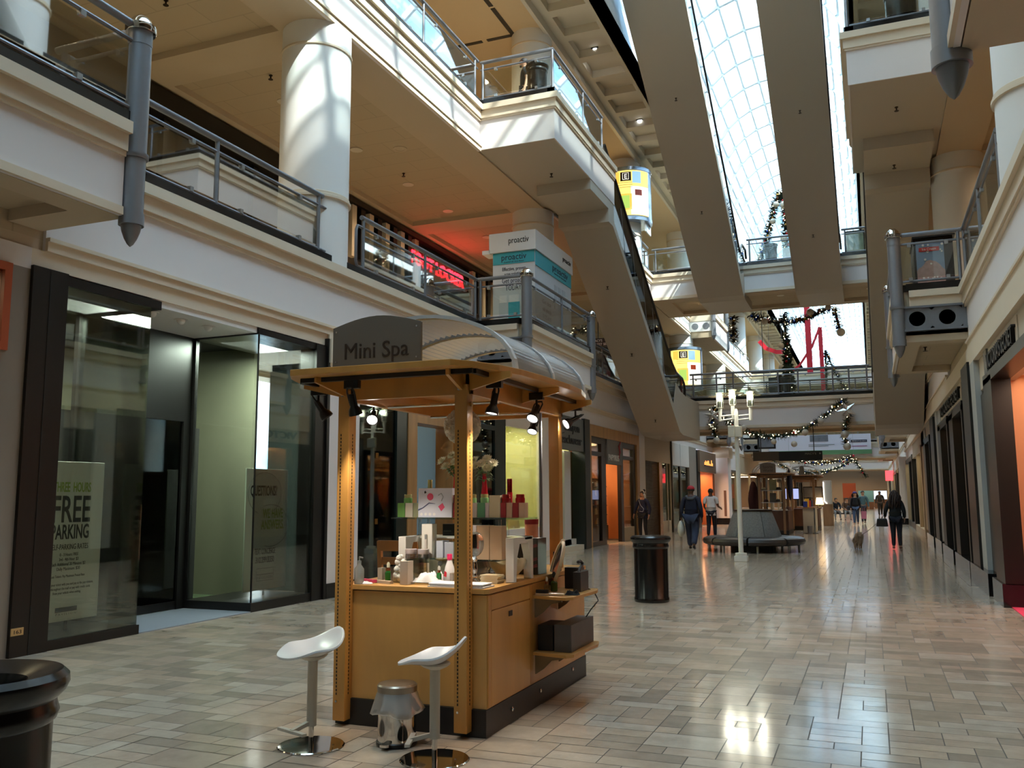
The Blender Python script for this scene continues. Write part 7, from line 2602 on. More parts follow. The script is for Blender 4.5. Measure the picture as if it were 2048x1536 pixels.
def star(label, c, s, rot):
    t = thing('silver_star', label, 'star', c)
    g = MB()
    v = [(0, -0.09 * s * 2, 0)]
    for i in range(10):
        a = R(90 + 36 * i + rot)
        q = s if i % 2 == 0 else s * 0.36
        v.append((q * math.cos(a), 0, q * math.sin(a)))
    v.append((0, 0.05, 0))
    g.add(v, [(0, 1 + i, 1 + (i + 1) % 10) for i in range(10)] + [(11, 1 + (i + 1) % 10, 1 + i) for i in range(10)])
    g.build('star', mat('silver_star_sheet', s255(206, 206, 204), 0.25, metal=0.85), t, world=False)
    MB().tube([(0, 0.03, 0), (0, 0.2, 0.02)], 0.008, 5).build('hook', M_steel, t, world=False)
    return t


star('silver five pointed star on the garland drop above the brown portal', (-5.34, 33.12, 4.46), 0.34, 8)
star('silver five pointed star on the garland drop beside the cream belly', (-0.66, 33.12, 4.45), 0.36, 24)
# garlands on the far side of the upper bridge
y = 37.62
garland('dark fir garland swag along the far edge of the upper bridge', sag((-4.35, y, 9.0), (-1.2, y, 9.1), 0.45), 0.26, 5, 0.04, 16, [(-3.75, y - 0.2, 8.68, 0.14), (-1.95, y - 0.2, 8.9, 0.15), (-1.25, y - 0.2, 9.05, 0.12)], M_firb, lights=14)
garland('long fir garland hanging from the upper bridge down to the black planter', [(-2.98, y - 0.2, 8.9), (-2.95, y - 0.2, 8.0), (-2.90, y - 0.4, 7.2), (-2.86, y - 0.9, 6.6), (-2.72, y - 2.4, 6.0), (-2.62, y - 2.85, 5.4)], 0.20, 6, 0.035, 22, [(-3.12, y - 0.5, 7.55, 0.12), (-3.1, y - 0.9, 6.6, 0.12)], lights=26)
garland('short dark fir garland drop at the left end of the upper bridge', [(-5.05, y, 9.0), (-5.08, y, 8.4), (-5.05, y, 7.9)], 0.24, 7, 0.04, 7, (), M_firb, lights=5)
garland('short fir garland drop ending in a big pearl ball near the right belly', [(-1.0, y, 9.05), (-0.95, y, 8.6), (-0.86, y, 8.15)], 0.22, 8, 0.04, 6, [(-0.82, y - 0.1, 8.0, 0.17)], M_firb, lights=5)
garland('fir garland tent standing on the upper bridge behind the black planter', [(-4.0, 37.0, 10.25), (-3.75, 37.0, 11.2), (-3.35, 37.0, 12.6), (-2.95, 37.0, 13.95), (-2.72, 37.0, 13.6), (-2.72, 37.0, 12.2), (-2.72, 37.0, 10.25)], 0.20, 9, 0.035, 40, [(-2.72, 36.8, 13.35, 0.16), (-3.05, 36.8, 13.4, 0.12), (-3.2, 36.8, 12.7, 0.12), (-2.8, 36.8, 11.9, 0.14)], lights=50)
garland('leaning fir garland trail at the foot of the upper bridge tent', [(-4.6, 36.8, 10.3), (-4.2, 36.9, 10.7), (-3.9, 37.0, 11.0)], 0.18, 10, 0.04, 5, (), lights=8)
garland('slim fir garland pair far behind the lower bridge, its long leg slanting', [(-2.05, 52.0, 5.15), (-2.05, 52.0, 7.2), (-2.0, 52.0, 9.5), (-1.6, 52.0, 8.4), (-0.9, 52.0, 7.0), (-0.45, 52.0, 6.4)], 0.22, 11, 0.05, 16, (), lights=24)
garland('fir garland swag far down the hall in front of the second bridge', sag((-6.4, 64.8, 3.95), (-1.0, 64.8, 3.9), 0.9) + sag((-1.0, 64.8, 3.9), (-0.3, 64.8, 2.7), 0.0, 4), 0.26, 12, 0.07, 14, (), lights=50)
garland('dark fir garland under the second bridge, dotted with warm lights', sag((-4.6, 57.0, 3.75), (-0.9, 57.0, 3.8), 0.35), 0.26, 13, 0.07, 14, (), M_firb, lights=50)
# wires that carry the far pieces
for nm, x, yy, z0, z1 in (('wire', -2.0, 52.0, 9.5, 17.5), ('wire', -2.95, 37.0, 14.0, 18.3)):
    MB().tube([(x, yy, z0), (x, yy, z1)], 0.006, 4).build('hanging_wire', M_steel)['kind'] = 'structure'
for x in (-4.6, -0.9):
    MB().tube([(x, 57.0, 3.75), (x, 57.0, 16.5)], 0.006, 4).build('hanging_wire', M_steel)['kind'] = 'structure'
# red ribbons
M_rib = mat('red_ribbon', s255(206, 26, 46), 0.5)


def ribbon(label, pts, w):
    g = MB()
    P_ = [Vector(p) for p in pts]
    v = []
    for i, p in enumerate(P_):
        d = (P_[min(i + 1, len(P_) - 1)] - P_[max(i - 1, 0)]).normalized()
        s = d.cross(Vector((0, 1, 0))).normalized() * w / 2
        v += [p - s + Vector((0, 0.01, 0)), p + s + Vector((0, 0.01, 0)), p + s - Vector((0, 0.01, 0)), p - s - Vector((0, 0.01, 0))]
    fs = []
    for i in range(len(P_) - 1):
        for k in range(4):
            a, b = i * 4 + k, i * 4 + (k + 1) % 4
            fs.append((a, b, b + 4, a + 4))
    fs += [(0, 1, 2, 3), tuple(len(v) - 4 + k for k in (3, 2, 1, 0))]
    g.add(v, fs)
    return tag(g.build('red_ribbon', M_rib), label, 'ribbon')


ribbon('broad red ribbon banner hanging point down in front of the skylight', [(-2.78, 50.0, 17.6), (-2.78, 50.0, 12.0), (-2.75, 50.0, 8.3), (-2.74, 50.0, 8.0)], 0.30)
ribbon('second red ribbon hanging straight beside the broad one', [(-2.16, 50.2, 10.55), (-2.14, 50.2, 8.6), (-2.12, 50.2, 6.6)], 0.22)
ribbon('slanting red ribbon linking the two hanging ribbons', [(-2.16, 50.15, 10.55), (-2.6, 50.1, 9.5), (-3.3, 50.1, 8.5), (-3.75, 50.1, 8.2)], 0.12)
MB().tube([(-2.16, 50.2, 10.5), (-2.16, 50.2, 17.6)], 0.006, 4).build('hanging_wire', M_steel)['kind'] = 'structure'
ribbon('red ribbon bow tails behind the lower bridge railing', [(-1.35, 50.0, 6.9), (-1.1, 50.0, 6.3), (-0.95, 50.0, 6.0)], 0.16)
ribbon('red ribbon swag draped under the far coffered strip', [(-6.0, 56.0, 11.0), (-5.6, 56.0, 10.5), (-5.0, 56.0, 10.25), (-4.4, 56.0, 10.2)], 0.25)
MB().tube([(-6.0, 56.0, 11.0), (-6.0, 56.0, 14.4)], 0.006, 4).build('hanging_wire', M_steel)['kind'] = 'structure'
MB().tube([(-1.35, 50.0, 6.9), (-1.35, 50.0, 16.5)], 0.006, 4).build('hanging_wire', M_steel)['kind'] = 'structure'
t = thing('black_screen', 'black square board standing on the far landing behind the lower bridge', 'board', (-4.9, 50.5, 5.2))
bx(-5.1, -4.2, 51.5, 51.6, 6.5, 8.1).build('board', M_blackfr, t)
for x in (-5.0, -4.3):
    MB().tube([(x, 51.55, 8.1), (x, 51.55, 14.4)], 0.012, 5).build('hanger', M_steel, t)
# ================================================================== PEOPLE, MANNEQUINS AND THE DOG
def skinned(name, nodes, edges, m, parent, sub=1, root=0):
    """nodes: {key: (x, y, z, rx, ry)}; one continuous surface grown over the edges."""
    keys = list(nodes)
    ix = {k: i for i, k in enumerate(keys)}
    me = bpy.data.meshes.new(name)
    me.from_pydata([nodes[k][:3] for k in keys], [(ix[a], ix[b]) for a, b in edges], [])
    o = bpy.data.objects.new(name, me)
    C.objects.link(o)
    o.modifiers.new('skin', 'SKIN').use_smooth_shade = True
    me.update()
    sd = me.skin_vertices[0].data if me.skin_vertices else None
    if sd is None:
        bpy.context.view_layer.objects.active = o
        bm = bmesh.new()
        bm.from_mesh(me)
        lay = bm.verts.layers.skin.verify()
        bm.to_mesh(me)
        bm.free()
        sd = me.skin_vertices[0].data
    for k in keys:
        sd[ix[k]].radius = nodes[k][3:5]
        sd[ix[k]].use_root = (ix[k] == root)
    s = o.modifiers.new('sub', 'SUBSURF')
    s.levels = s.render_levels = sub
    dg = bpy.context.evaluated_depsgraph_get()
    nm = bpy.data.meshes.new_from_object(o.evaluated_get(dg))
    nm.name = name
    nm.materials.clear()
    nm.materials.append(m)
    nm.shade_smooth()
    bpy.data.objects.remove(o)
    ob = bpy.data.objects.new(name, nm)
    C.objects.link(ob)
    ob.parent = parent
    return ob


def clothm(col, v=0.12, r=0.85):
    return mat('garment_%d_%d_%d' % col, s255(*col), r, var=v, vscale=12, bump=0.15, bscale=60)


SKIN = {'light': mat('skin_light', s255(206, 158, 128), 0.55), 'tan': mat('skin_tan', s255(168, 116, 84), 0.55), 'brown': mat('skin_brown', s255(96, 62, 44), 0.5)}
HAIRM = {'black': mat('hair_black', s255(24, 20, 19), 0.6, bump=0.5, bscale=120), 'brown': mat('hair_brown', s255(52, 34, 26), 0.6, bump=0.5, bscale=120)}


def person(label, loc, rz, H, skin='tan', top=(40, 44, 70), bottom=(50, 56, 76), shoes=(26, 24, 26), hair='black', hairlen=0.0, pose=None, sleeves='long', bulk=1.0, headturn=0.0, female=False, sit=False, jacket_len=0.0, baggy=1.0):
    t = thing('person', label, 'person', loc, rz)
    s = H / 1.75
    sh = (0.165 if female else 0.195)
    J = {'pel': (0, 0, 0.95), 'waist': (0, 0.0, 1.06), 'chest': (0, 0.01, 1.28), 'neck': (0, 0.015, 1.44), 'nk2': (0, 0.005, 1.52), 'head': (0, -0.01, 1.63), 'crown': (0, 0.0, 1.70),
         'hl': (0.09, 0, 0.90), 'kl': (0.10, -0.02, 0.50), 'al': (0.10, 0.02, 0.09), 'tl': (0.11, -0.13, 0.03),
         'hr': (-0.09, 0, 0.90), 'kr': (-0.10, -0.02, 0.50), 'ar': (-0.10, 0.02, 0.09), 'tr': (-0.11, -0.13, 0.03),
         'sl': (sh, 0.01, 1.40), 'el': (sh + 0.06, 0.03, 1.12), 'wl': (sh + 0.08, -0.03, 0.88), 'sr': (-sh, 0.01, 1.40), 'er': (-sh - 0.06, 0.03, 1.12), 'wr': (-sh - 0.08, -0.03, 0.88)}
    if pose:
        J.update(pose)
    b = bulk
    rad = {'pel': (0.135 * b, 0.10 * b), 'waist': (0.125 * b, 0.09 * b), 'chest': (0.15 * b, 0.105 * b), 'neck': (0.07, 0.065), 'nk2': (0.052, 0.052), 'head': (0.078, 0.095), 'crown': (0.068, 0.078),
           'h': (0.085 * b, 0.09 * b), 'k': (0.056, 0.06), 'a': (0.038, 0.042), 't': (0.038, 0.026), 's': (0.062, 0.06), 'e': (0.042, 0.042), 'w': (0.028, 0.030)}

    def nd(k, f=1.0, add=0.0):
        r = rad.get(k) or rad[k[0]]
        x, y, z = J[k]
        return (x * s, y * s, z * s, (r[0] * f + add) * s, (r[1] * f + add) * s)
    nodes = {k: nd(k) for k in J}
    edges = [('pel', 'waist'), ('waist', 'chest'), ('chest', 'neck'), ('neck', 'nk2'), ('nk2', 'head'), ('head', 'crown'), ('pel', 'hl'), ('hl', 'kl'), ('kl', 'al'), ('al', 'tl'), ('pel', 'hr'), ('hr', 'kr'), ('kr', 'ar'), ('ar', 'tr'),
             ('neck', 'sl'), ('sl', 'el'), ('el', 'wl'), ('neck', 'sr'), ('sr', 'er'), ('er', 'wr')]
    # hands: palm, four unequal bent fingers and a side thumb
    for q in ('l', 'r'):
        e, w = Vector(J['e' + q]), Vector(J['w' + q])
        d = (w - e).normalized()
        ac = Vector((1 if q == 'l' else -1, 0, 0))
        fw = d.cross(ac).normalized()
        if fw.y > 0:
            fw = -fw
        p = w + d * 0.055
        nodes['p' + q] = (p.x * s, p.y * s, p.z * s, 0.022 * s, 0.034 * s)
        edges.append(('w' + q, 'p' + q))
        for i, ln in enumerate((0.075, 0.085, 0.078, 0.06)):
            a = p + d * 0.035 + fw * (0.027 - 0.018 * i)
            c = a + d * ln * 0.5 - ac * 0.004
            g = c + d * ln * 0.42 - ac * 0.018
            for nm, v, r in (('f%d%sa', a, 0.010), ('f%d%sb', c, 0.009), ('f%d%sc', g, 0.0075)):
                nodes[nm % (i, q)] = (v.x * s, v.y * s, v.z * s, r * s, r * s)
            edges += [('p' + q, 'f%d%sa' % (i, q)), ('f%d%sa' % (i, q), 'f%d%sb' % (i, q)), ('f%d%sb' % (i, q), 'f%d%sc' % (i, q))]
        a = w + d * 0.03 + fw * 0.036
        g = a + d * 0.045 + fw * 0.022
        for nm, v in (('th%sa', a), ('th%sb', g)):
            nodes[nm % q] = (v.x * s, v.y * s, v.z * s, 0.010 * s, 0.010 * s)
        edges += [('w' + q, 'th%sa' % q), ('th%sa' % q, 'th%sb' % q)]
    # nose and ears branch from the head
    ht = R(headturn)
    hd = Vector(J['head'])

    def hrot(x, y, z):
        return hd + Vector((x * math.cos(ht) - y * math.sin(ht), x * math.sin(ht) + y * math.cos(ht), z))
    for nm, v, r in (('nose', hrot(0, -0.115, -0.005), 0.016), ('chin', hrot(0, -0.085, -0.085), 0.030), ('earl', hrot(0.088, 0.01, -0.005), 0.018), ('earr', hrot(-0.088, 0.01, -0.005), 0.018)):
        nodes[nm] = (v.x * s, v.y * s, v.z * s, r * s, r * s)
        edges.append(('head', nm))
    body = skinned('body', nodes, edges, SKIN[skin], t)
    for k, (ex, nm) in enumerate(((0.033, 'eye'), (-0.033, 'eye'))):
        v = hrot(ex, -0.088, 0.012) * s
        MB().ball(tuple(v), 0.011 * s, 8, 6).build(nm, mat('eye_dark', s255(24, 20, 20), 0.2), body, world=False)
    v = [hrot(x, -0.097, -0.052) * s for x in (-0.022, 0, 0.022)]
    MB().tube(v, 0.005 * s, 5).build('mouth', mat('lip_tone', s255(140, 76, 68), 0.5), body, world=False)
    # top garment
    tn = {k: nd(k, 1.0, 0.022) for k in ('pel', 'waist', 'chest', 'sl', 'el', 'sr', 'er')}
    x, y, z = J['neck']
    tn['neck'] = (x * s, y * s, z * s, 0.085 * s, 0.08 * s)
    te = [('pel', 'waist'), ('waist', 'chest'), ('chest', 'neck'), ('neck', 'sl'), ('neck', 'sr')]
    if jacket_len and not sit:
        x, y, z = J['pel']
        tn['hem'] = (x * s, y * s, (z - jacket_len) * s, (0.15 * b + 0.02) * s, (0.12 * b + 0.02) * s)
        te.append(('hem', 'pel'))
    if sleeves == 'long':
        tn['wl'] = nd('wl', 1.0, 0.018)
        tn['wr'] = nd('wr', 1.0, 0.018)
        te += [('sl', 'el'), ('el', 'wl'), ('sr', 'er'), ('er', 'wr')]
    else:
        for q in ('l', 'r'):
            a, c = Vector(J['s' + q]), Vector(J['e' + q])
            m = a.lerp(c, 0.75) * s
            tn['e' + q] = (m.x, m.y, m.z, 0.072 * s, 0.072 * s)
        te += [('sl', 'el'), ('sr', 'er')]
    skinned('top_garment', tn, te, clothm(top), t)
    # trousers
    bn = {k: nd(k, 1.0, 0.014 * baggy) for k in ('pel', 'hl', 'hr')}
    for k in ('kl', 'kr'):
        bn[k] = nd(k, 1.0 + 0.12 * (baggy - 1), 0.016 * baggy)
    for k in ('al', 'ar'):
        bn[k] = nd(k, 1.0, 0.012 + 0.018 * (baggy - 1))
    skinned('trousers', bn, [('pel', 'hl'), ('hl', 'kl'), ('kl', 'al'), ('pel', 'hr'), ('hr', 'kr'), ('kr', 'ar')], clothm(bottom, 0.25), t)
    # shoes
    for q in ('l', 'r'):
        a, c = Vector(J['a' + q]), Vector(J['t' + q])
        d = (c - a)
        heel = a - Vector((d.x, d.y, 0)).normalized() * 0.04
        sn = {'heel': ((heel.x) * s, heel.y * s, (a.z - 0.04) * s, 0.040 * s, 0.042 * s), 'mid': ((a.x + d.x * 0.5) * s, (a.y + d.y * 0.5) * s, (a.z + (c.z - a.z) * 0.6) * s, 0.044 * s, 0.040 * s), 'toe': (c.x * s, c.y * s, (c.z + 0.005) * s, 0.042 * s, 0.030 * s)}
        skinned('shoe', sn, [('heel', 'mid'), ('mid', 'toe')], mat('shoe_%d_%d_%d' % shoes, s255(*shoes), 0.5), t)
    # hair
    hm = HAIRM[hair] if hair else None
    if hm:
        h = MB()
        n, m_ = 20, 12
        for i in range(m_ + 1):
            ph = PI * 0.02 + PI * 0.60 * i / m_
            for k in range(n):
                th = 2 * PI * k / n
                x, y, z = math.sin(ph) * math.cos(th), math.sin(ph) * math.sin(th), math.cos(ph)
                front = max(0.0, -y)
                zz = z if z > 0.25 or front < 0.45 else 0.25
                rx = 0.094 + 0.006 * noise.noise(Vector((x * 4, y * 4, z * 4)))
                p = hrot(x * rx, y * (rx + 0.012) + 0.008, zz * 0.105 + 0.02)
                h.v.append(tuple(p * s))
        for i in range(m_):
            for k in range(n):
                a, c = i * n + k, i * n + (k + 1) % n
                h.f.append((a, c, c + n, a + n))
                h.col.append((1, 1, 1))
                h.mi.append(0)
        h.build('hair', hm, t, smooth='all', world=False)
        if hairlen:
            rr = random.Random(int(H * 100))
            lk = MB()
            for k in range(70):
                th = rr.uniform(-0.25, PI + 0.25)
                r0 = rr.uniform(0.06, 0.10)
                p0 = hrot(r0 * math.cos(th), 0.02 + r0 * math.sin(th), rr.uniform(0.0, 0.09))
                L = hairlen * rr.uniform(0.75, 1.1)
                spread = rr.uniform(0.02, 0.09)
                pts = []
                for j in range(7):
                    q = j / 6
                    pts.append((p0 + Vector((math.cos(th) * spread * math.sin(q * 2.2) + 0.012 * math.sin(q * 14 + k), math.sin(th) * spread * math.sin(q * 2.2) * 0.8 + 0.05 * q + 0.012 * math.cos(q * 14 + k), -L * q))) * s)
                lk.tube(pts, 0.017 * s, 5, taper=[0.8, 1.1, 1.2, 1.2, 1.1, 0.9, 0.4])
            lk.build('hair_length', hm, t, smooth='all', world=False)
    t['_h'] = s
    return t, J, s, hrot


WALK = {'hl': (0.09, 0, 0.90), 'kl': (0.10, -0.20, 0.52), 'al': (0.10, -0.24, 0.10), 'tl': (0.11, -0.39, 0.045),
        'hr': (-0.09, 0, 0.90), 'kr': (-0.10, 0.05, 0.49), 'ar': (-0.10, 0.31, 0.17), 'tr': (-0.11, 0.22, 0.045),
        'el': (0.26, 0.10, 1.13), 'wl': (0.27, 0.10, 0.88), 'er': (-0.26, -0.02, 1.12), 'wr': (-0.27, -0.16, 0.91)}
WALK2 = {'kr': (-0.09, -0.14, 0.50), 'ar': (-0.09, -0.16, 0.09), 'tr': (-0.10, -0.31, 0.035), 'kl': (0.09, 0.03, 0.49), 'al': (0.09, 0.20, 0.12), 'tl': (0.10, 0.08, 0.035)}

# man in the red cap
p, J, s, hr = person('person in red cap, navy hooded sweatshirt and baggy jeans walking away with a white bag', (-4.65, 24.75, 0), PI, 1.76, 'brown', (27, 30, 50), (50, 58, 82), (22, 22, 26), 'black', pose=dict(WALK, el=(0.27, 0.04, 1.12), wl=(0.28, -0.02, 0.88), er=(-0.27, 0.06, 1.12), wr=(-0.27, -0.06, 0.88)), bulk=1.22, baggy=2.4, jacket_len=0.06, headturn=42)
c = MB()
for i in range(9):
    ph = PI * 0.5 * i / 8
    for k in range(20):
        th = 2 * PI * k / 20
        c.v.append(tuple(hr(0.104 * math.sin(ph) * math.cos(th), 0.116 * math.sin(ph) * math.sin(th), 0.035 + 0.10 * math.cos(ph)) * s))
for i in range(8):
    for k in range(20):
        a, b = i * 20 + k, i * 20 + (k + 1) % 20
        c.f.append((a, b, b + 20, a + 20)); c.col.append((1, 1, 1)); c.mi.append(0)
c.build('cap_crown', mat('red_cap', s255(168, 24, 36), 0.7), p, smooth='all', world=False)
br = MB()
v = []
for i in range(9):
    th = PI + PI * i / 8
    v += [hr(0.10 * math.cos(th), 0.112 * math.sin(th), 0.035) * s, hr(0.085 * math.cos(th), 0.112 * math.sin(th) - 0.085 * abs(math.sin(th)), 0.022) * s]
br.add(v, [(2 * i, 2 * i + 1, 2 * i + 3, 2 * i + 2) for i in range(8)])
bo = br.build('cap_brim', mat('dark_brim', s255(30, 24, 30), 0.7), p, world=False)
bo.modifiers.new('t', 'SOLIDIFY').thickness = 0.006
hd_ = MB()
hd_.tube([(x * s, y * s, z * s) for x, y, z in ((0.10, -0.02, 1.47), (0.12, 0.06, 1.46), (0.06, 0.13, 1.41), (-0.06, 0.13, 1.41), (-0.12, 0.06, 1.46), (-0.10, -0.02, 1.47))], 0.04 * s, 8)
hd_.build('hood', clothm((84, 84, 90)), p, smooth='all', world=False)
bag = thing('plastic_bag', 'white plastic shopping bag held by the person in the red cap', 'bag', (-4.95, 24.78, 0.38))
g = MB()
g.ball((0, 0, 0), 1, 14, 10)
for i, q in enumerate(g.v):
    n_ = 1 + 0.12 * noise.noise(Vector(q) * 2.5)
    g.v[i] = (q[0] * 0.10 * n_, q[1] * 0.17 * n_, q[2] * 0.22 * n_ + 0.2)
g.build('bag_body', mat('white_bag', s255(206, 204, 196), 0.5, bump=0.4, bscale=30), bag, smooth='all', world=False)
MB().tube([(0, -0.05, 0.38), (0.02, 0, 0.50), (0, 0.05, 0.38)], 0.008, 5).build('bag_handle', mat('white_bag', s255(206, 204, 196), 0.5), bag, world=False)
# white T-shirt
person('person in white T-shirt and dark jeans walking away by the brown portal', (-5.28, 31.8, 0), PI, 1.74, 'brown', (222, 222, 224), (26, 30, 44), (30, 28, 28), 'black', pose=dict(WALK2, er=(-0.24, 0.0, 1.13), wr=(-0.30, -0.20, 1.06), el=(0.24, 0.02, 1.12), wl=(0.22, -0.18, 1.02)), sleeves='short', bulk=1.05, baggy=1.2, jacket_len=0.04)
# woman with headphones
p, J, s, hr = person('person in navy jacket and black trousers wearing white headphones, outside the stationery shop', (-7.15, 29.4, 0), R(-8), 1.66, 'tan', (30, 32, 56), (16, 16, 20), (20, 20, 22), 'black', pose={'el': (0.25, 0.06, 1.13), 'wl': (0.24, -0.02, 0.90), 'er': (-0.28, 0.05, 1.14), 'wr': (-0.32, -0.02, 0.92), 'kl': (0.10, -0.05, 0.5), 'al': (0.11, 0.06, 0.09), 'tl': (0.12, -0.09, 0.03)}, female=True, bulk=1.05, headturn=-32, jacket_len=0.03)
hp = MB()
hp.tube([tuple(hr(0.10 * math.cos(a), 0.012, 0.03 + 0.105 * math.sin(a)) * s) for a in [PI * i / 12 for i in range(13)]], 0.010 * s, 6)
hp.ball(tuple(hr(0.10, 0.012, -0.01) * s), 0.04 * s, 10, 8, (0.6, 1, 1))
hp.ball(tuple(hr(-0.10, 0.012, -0.01) * s), 0.04 * s, 10, 8, (0.6, 1, 1))
g2 = hp.build('headphones', mat('white_headphones', s255(226, 222, 224), 0.3), p, world=False, smooth='all')
MB().ball(tuple(hr(0.03, 0.06, 0.135) * s), 0.05 * s, 10, 8).build('hair_bun', HAIRM['black'], p, world=False, smooth='all')
sb = MB().tube([(x * s, y * s, z * s) for x, y, z in ((-0.10, -0.10, 1.42), (-0.02, -0.15, 1.25), (0.10, -0.15, 1.12), (0.06, -0.16, 1.02), (-0.06, -0.155, 1.04))], 0.007 * s, 6)
sb.build('lanyard', mat('pale_cord', s255(176, 180, 196), 0.5), p, world=False)
# woman with long dark hair and the dog on a lead
p, J, s, hr = person('person with long dark wavy hair and dark jacket, seen from behind with a dog', (0.575, 26.9, 0), R(176), 1.62, 'light', (30, 34, 36), (22, 24, 34), (110, 58, 44), 'brown', 0.44, pose={'el': (0.27, 0.02, 1.14), 'wl': (0.30, -0.10, 0.95), 'er': (-0.24, 0.02, 1.13), 'wr': (-0.24, -0.10, 0.92), 'kl': (0.085, -0.02, 0.5), 'al': (0.09, 0.02, 0.09), 'kr': (-0.085, -0.02, 0.5), 'ar': (-0.09, 0.04, 0.09)}, female=True, bulk=1.12, jacket_len=0.14)
bag = thing('hand_bag', 'black handbag carried by the person with long dark hair', 'bag', (0.22, 26.82, 0.62))
MB().prism([(-0.16, 0), (0.16, 0), (0.13, 0.22), (-0.12, 0.22)], -0.07, 0.07, 'y').build('bag_body', mat('black_leather', s255(24, 22, 22), 0.4), bag, bevel=0.02, world=False)
MB().tube([(-0.08, 0, 0.2), (-0.04, 0, 0.34), (0.05, 0, 0.36), (0.09, 0, 0.2)], 0.009, 6).build('bag_handle', mat('black_leather', s255(24, 22, 22), 0.4), bag, world=False)
# dog
d = thing('dog', 'small fluffy tan dog on a lead on the polished floor', 'dog', (-0.42, 26.7, 0), R(170))
M_fur = mat('tan_fur', s255(150, 120, 92), 0.9, var=0.3, vscale=14, bump=1.0, bscale=60)
nodes = {'chest': (0, -0.08, 0.24, 0.095, 0.10), 'mid': (0, 0.04, 0.24, 0.09, 0.095), 'rump': (0, 0.15, 0.24, 0.088, 0.09), 'neck': (0, -0.17, 0.31, 0.075, 0.075), 'head': (0, -0.23, 0.37, 0.07, 0.07), 'muz': (0, -0.31, 0.35, 0.028, 0.026), 'nose': (0, -0.335, 0.352, 0.015, 0.014),
         'ea1': (0.045, -0.21, 0.435, 0.026, 0.018), 'ea2': (0.052, -0.205, 0.468, 0.008, 0.008), 'eb1': (-0.045, -0.21, 0.435, 0.026, 0.018), 'eb2': (-0.052, -0.205, 0.468, 0.008, 0.008),
         'ta': (0, 0.22, 0.32, 0.045, 0.045), 'tb': (0.0, 0.19, 0.41, 0.05, 0.05), 'tc': (0, 0.11, 0.43, 0.035, 0.035)}
edges = [('mid', 'chest'), ('mid', 'rump'), ('chest', 'neck'), ('neck', 'head'), ('head', 'muz'), ('muz', 'nose'), ('head', 'ea1'), ('ea1', 'ea2'), ('head', 'eb1'), ('eb1', 'eb2'), ('rump', 'ta'), ('ta', 'tb'), ('tb', 'tc')]
for q, x in (('l', 0.055), ('r', -0.055)):
    nodes.update({'fs' + q: (x, -0.10, 0.18, 0.042, 0.045), 'fe' + q: (x, -0.085, 0.105, 0.026, 0.026), 'ff' + q: (x, -0.09, 0.03, 0.022, 0.022), 'fp' + q: (x, -0.115, 0.016, 0.02, 0.014),
                  'hk' + q: (x, 0.12, 0.17, 0.05, 0.055), 'hh' + q: (x, 0.185, 0.09, 0.024, 0.024), 'hf' + q: (x, 0.165, 0.025, 0.02, 0.02), 'hp' + q: (x, 0.14, 0.016, 0.02, 0.014)})
    edges += [('chest', 'fs' + q), ('fs' + q, 'fe' + q), ('fe' + q, 'ff' + q), ('ff' + q, 'fp' + q), ('rump', 'hk' + q), ('hk' + q, 'hh' + q), ('hh' + q, 'hf' + q), ('hf' + q, 'hp' + q)]
body = skinned('body', nodes, edges, M_fur, d, 2, 1)
rr = random.Random(6)
fz = MB()
for i in range(900):
    y = rr.uniform(-0.26, 0.22)
    c_ = Vector((0, y, 0.25 if y > -0.12 else 0.25 + (-0.12 - y) * 0.9))
    u = Vector((rr.gauss(0, 1), rr.gauss(0, 0.5), rr.gauss(0, 1))).normalized()
    if u.z < -0.75:
        continue
    q = c_ + u * 0.085
    e = q + (u + Vector((0, 0.5, -0.35))) * rr.uniform(0.03, 0.055)
    sd = u.cross(Vector((0, 1, 0.2))).normalized() * 0.008
    fz.add([q - sd, q + sd, e], [(0, 1, 2)])
fz.build('fur', M_fur, d, world=False)
MB().ball((0, -0.35, 0.355), 0.013, 8, 6).build('nose', M_blackfr, d, world=False)
for x in (0.03, -0.03):
    MB().ball((x, -0.288, 0.392), 0.009, 8, 6).build('eye', M_blackfr, d, world=False)
tag(MB().tube([(-0.40, 26.87, 0.33), (-0.15, 26.85, 0.50), (0.10, 26.84, 0.72), (0.28, 26.83, 0.93)], 0.006, 5).build('dog_lead', M_blackfr), 'thin dark dog lead from the fluffy dog up to a hand', 'dog lead')
# people far down the hall
p, J, s, hr = person('person in black jacket, blue jeans and purple cap walking nearer with a pink bag', (-0.79, 47.8, 0), 0, 1.62, 'light', (20, 20, 24), (70, 86, 116), (26, 26, 30), 'brown', 0.2, pose=WALK2, female=True, bulk=1.15, jacket_len=0.1)
MB().lathe([(0.112, 0.06), (0.11, 0.10), (0.07, 0.145), (0.004, 0.16)], tuple(hr(0, 0, 0.0) * s), 18, cap=False).build('cap', mat('purple_cap', s255(60, 50, 110), 0.7), p, world=False, smooth='all')
bag = thing('paper_bag', 'pink paper bag carried down the hall by the person in black', 'bag', (-0.42, 47.7, 0.28))
bx(-0.12, 0.12, -0.06, 0.06, 0.03, 0.40).build('bag_body', mat('pink_bag', s255(206, 120, 140), 0.5), bag, world=False)
MB().tube([(-0.05, 0, 0.4), (-0.03, 0, 0.56), (0.03, 0, 0.56), (0.05, 0, 0.4)], 0.006, 5).build('bag_handle', mat('pink_bag', s255(206, 120, 140), 0.5), bag, world=False)
bag = thing('shoulder_bag', 'dark shoulder bag at the hip of the person with the pink bag', 'bag', (-1.12, 47.8, 0.72))
MB().ball((0, 0, 0.12), 0.13, 12, 8, (0.9, 0.6, 0.9)).build('bag_body', mat('dark_plum', s255(34, 28, 38), 0.5), bag, smooth='all', world=False)
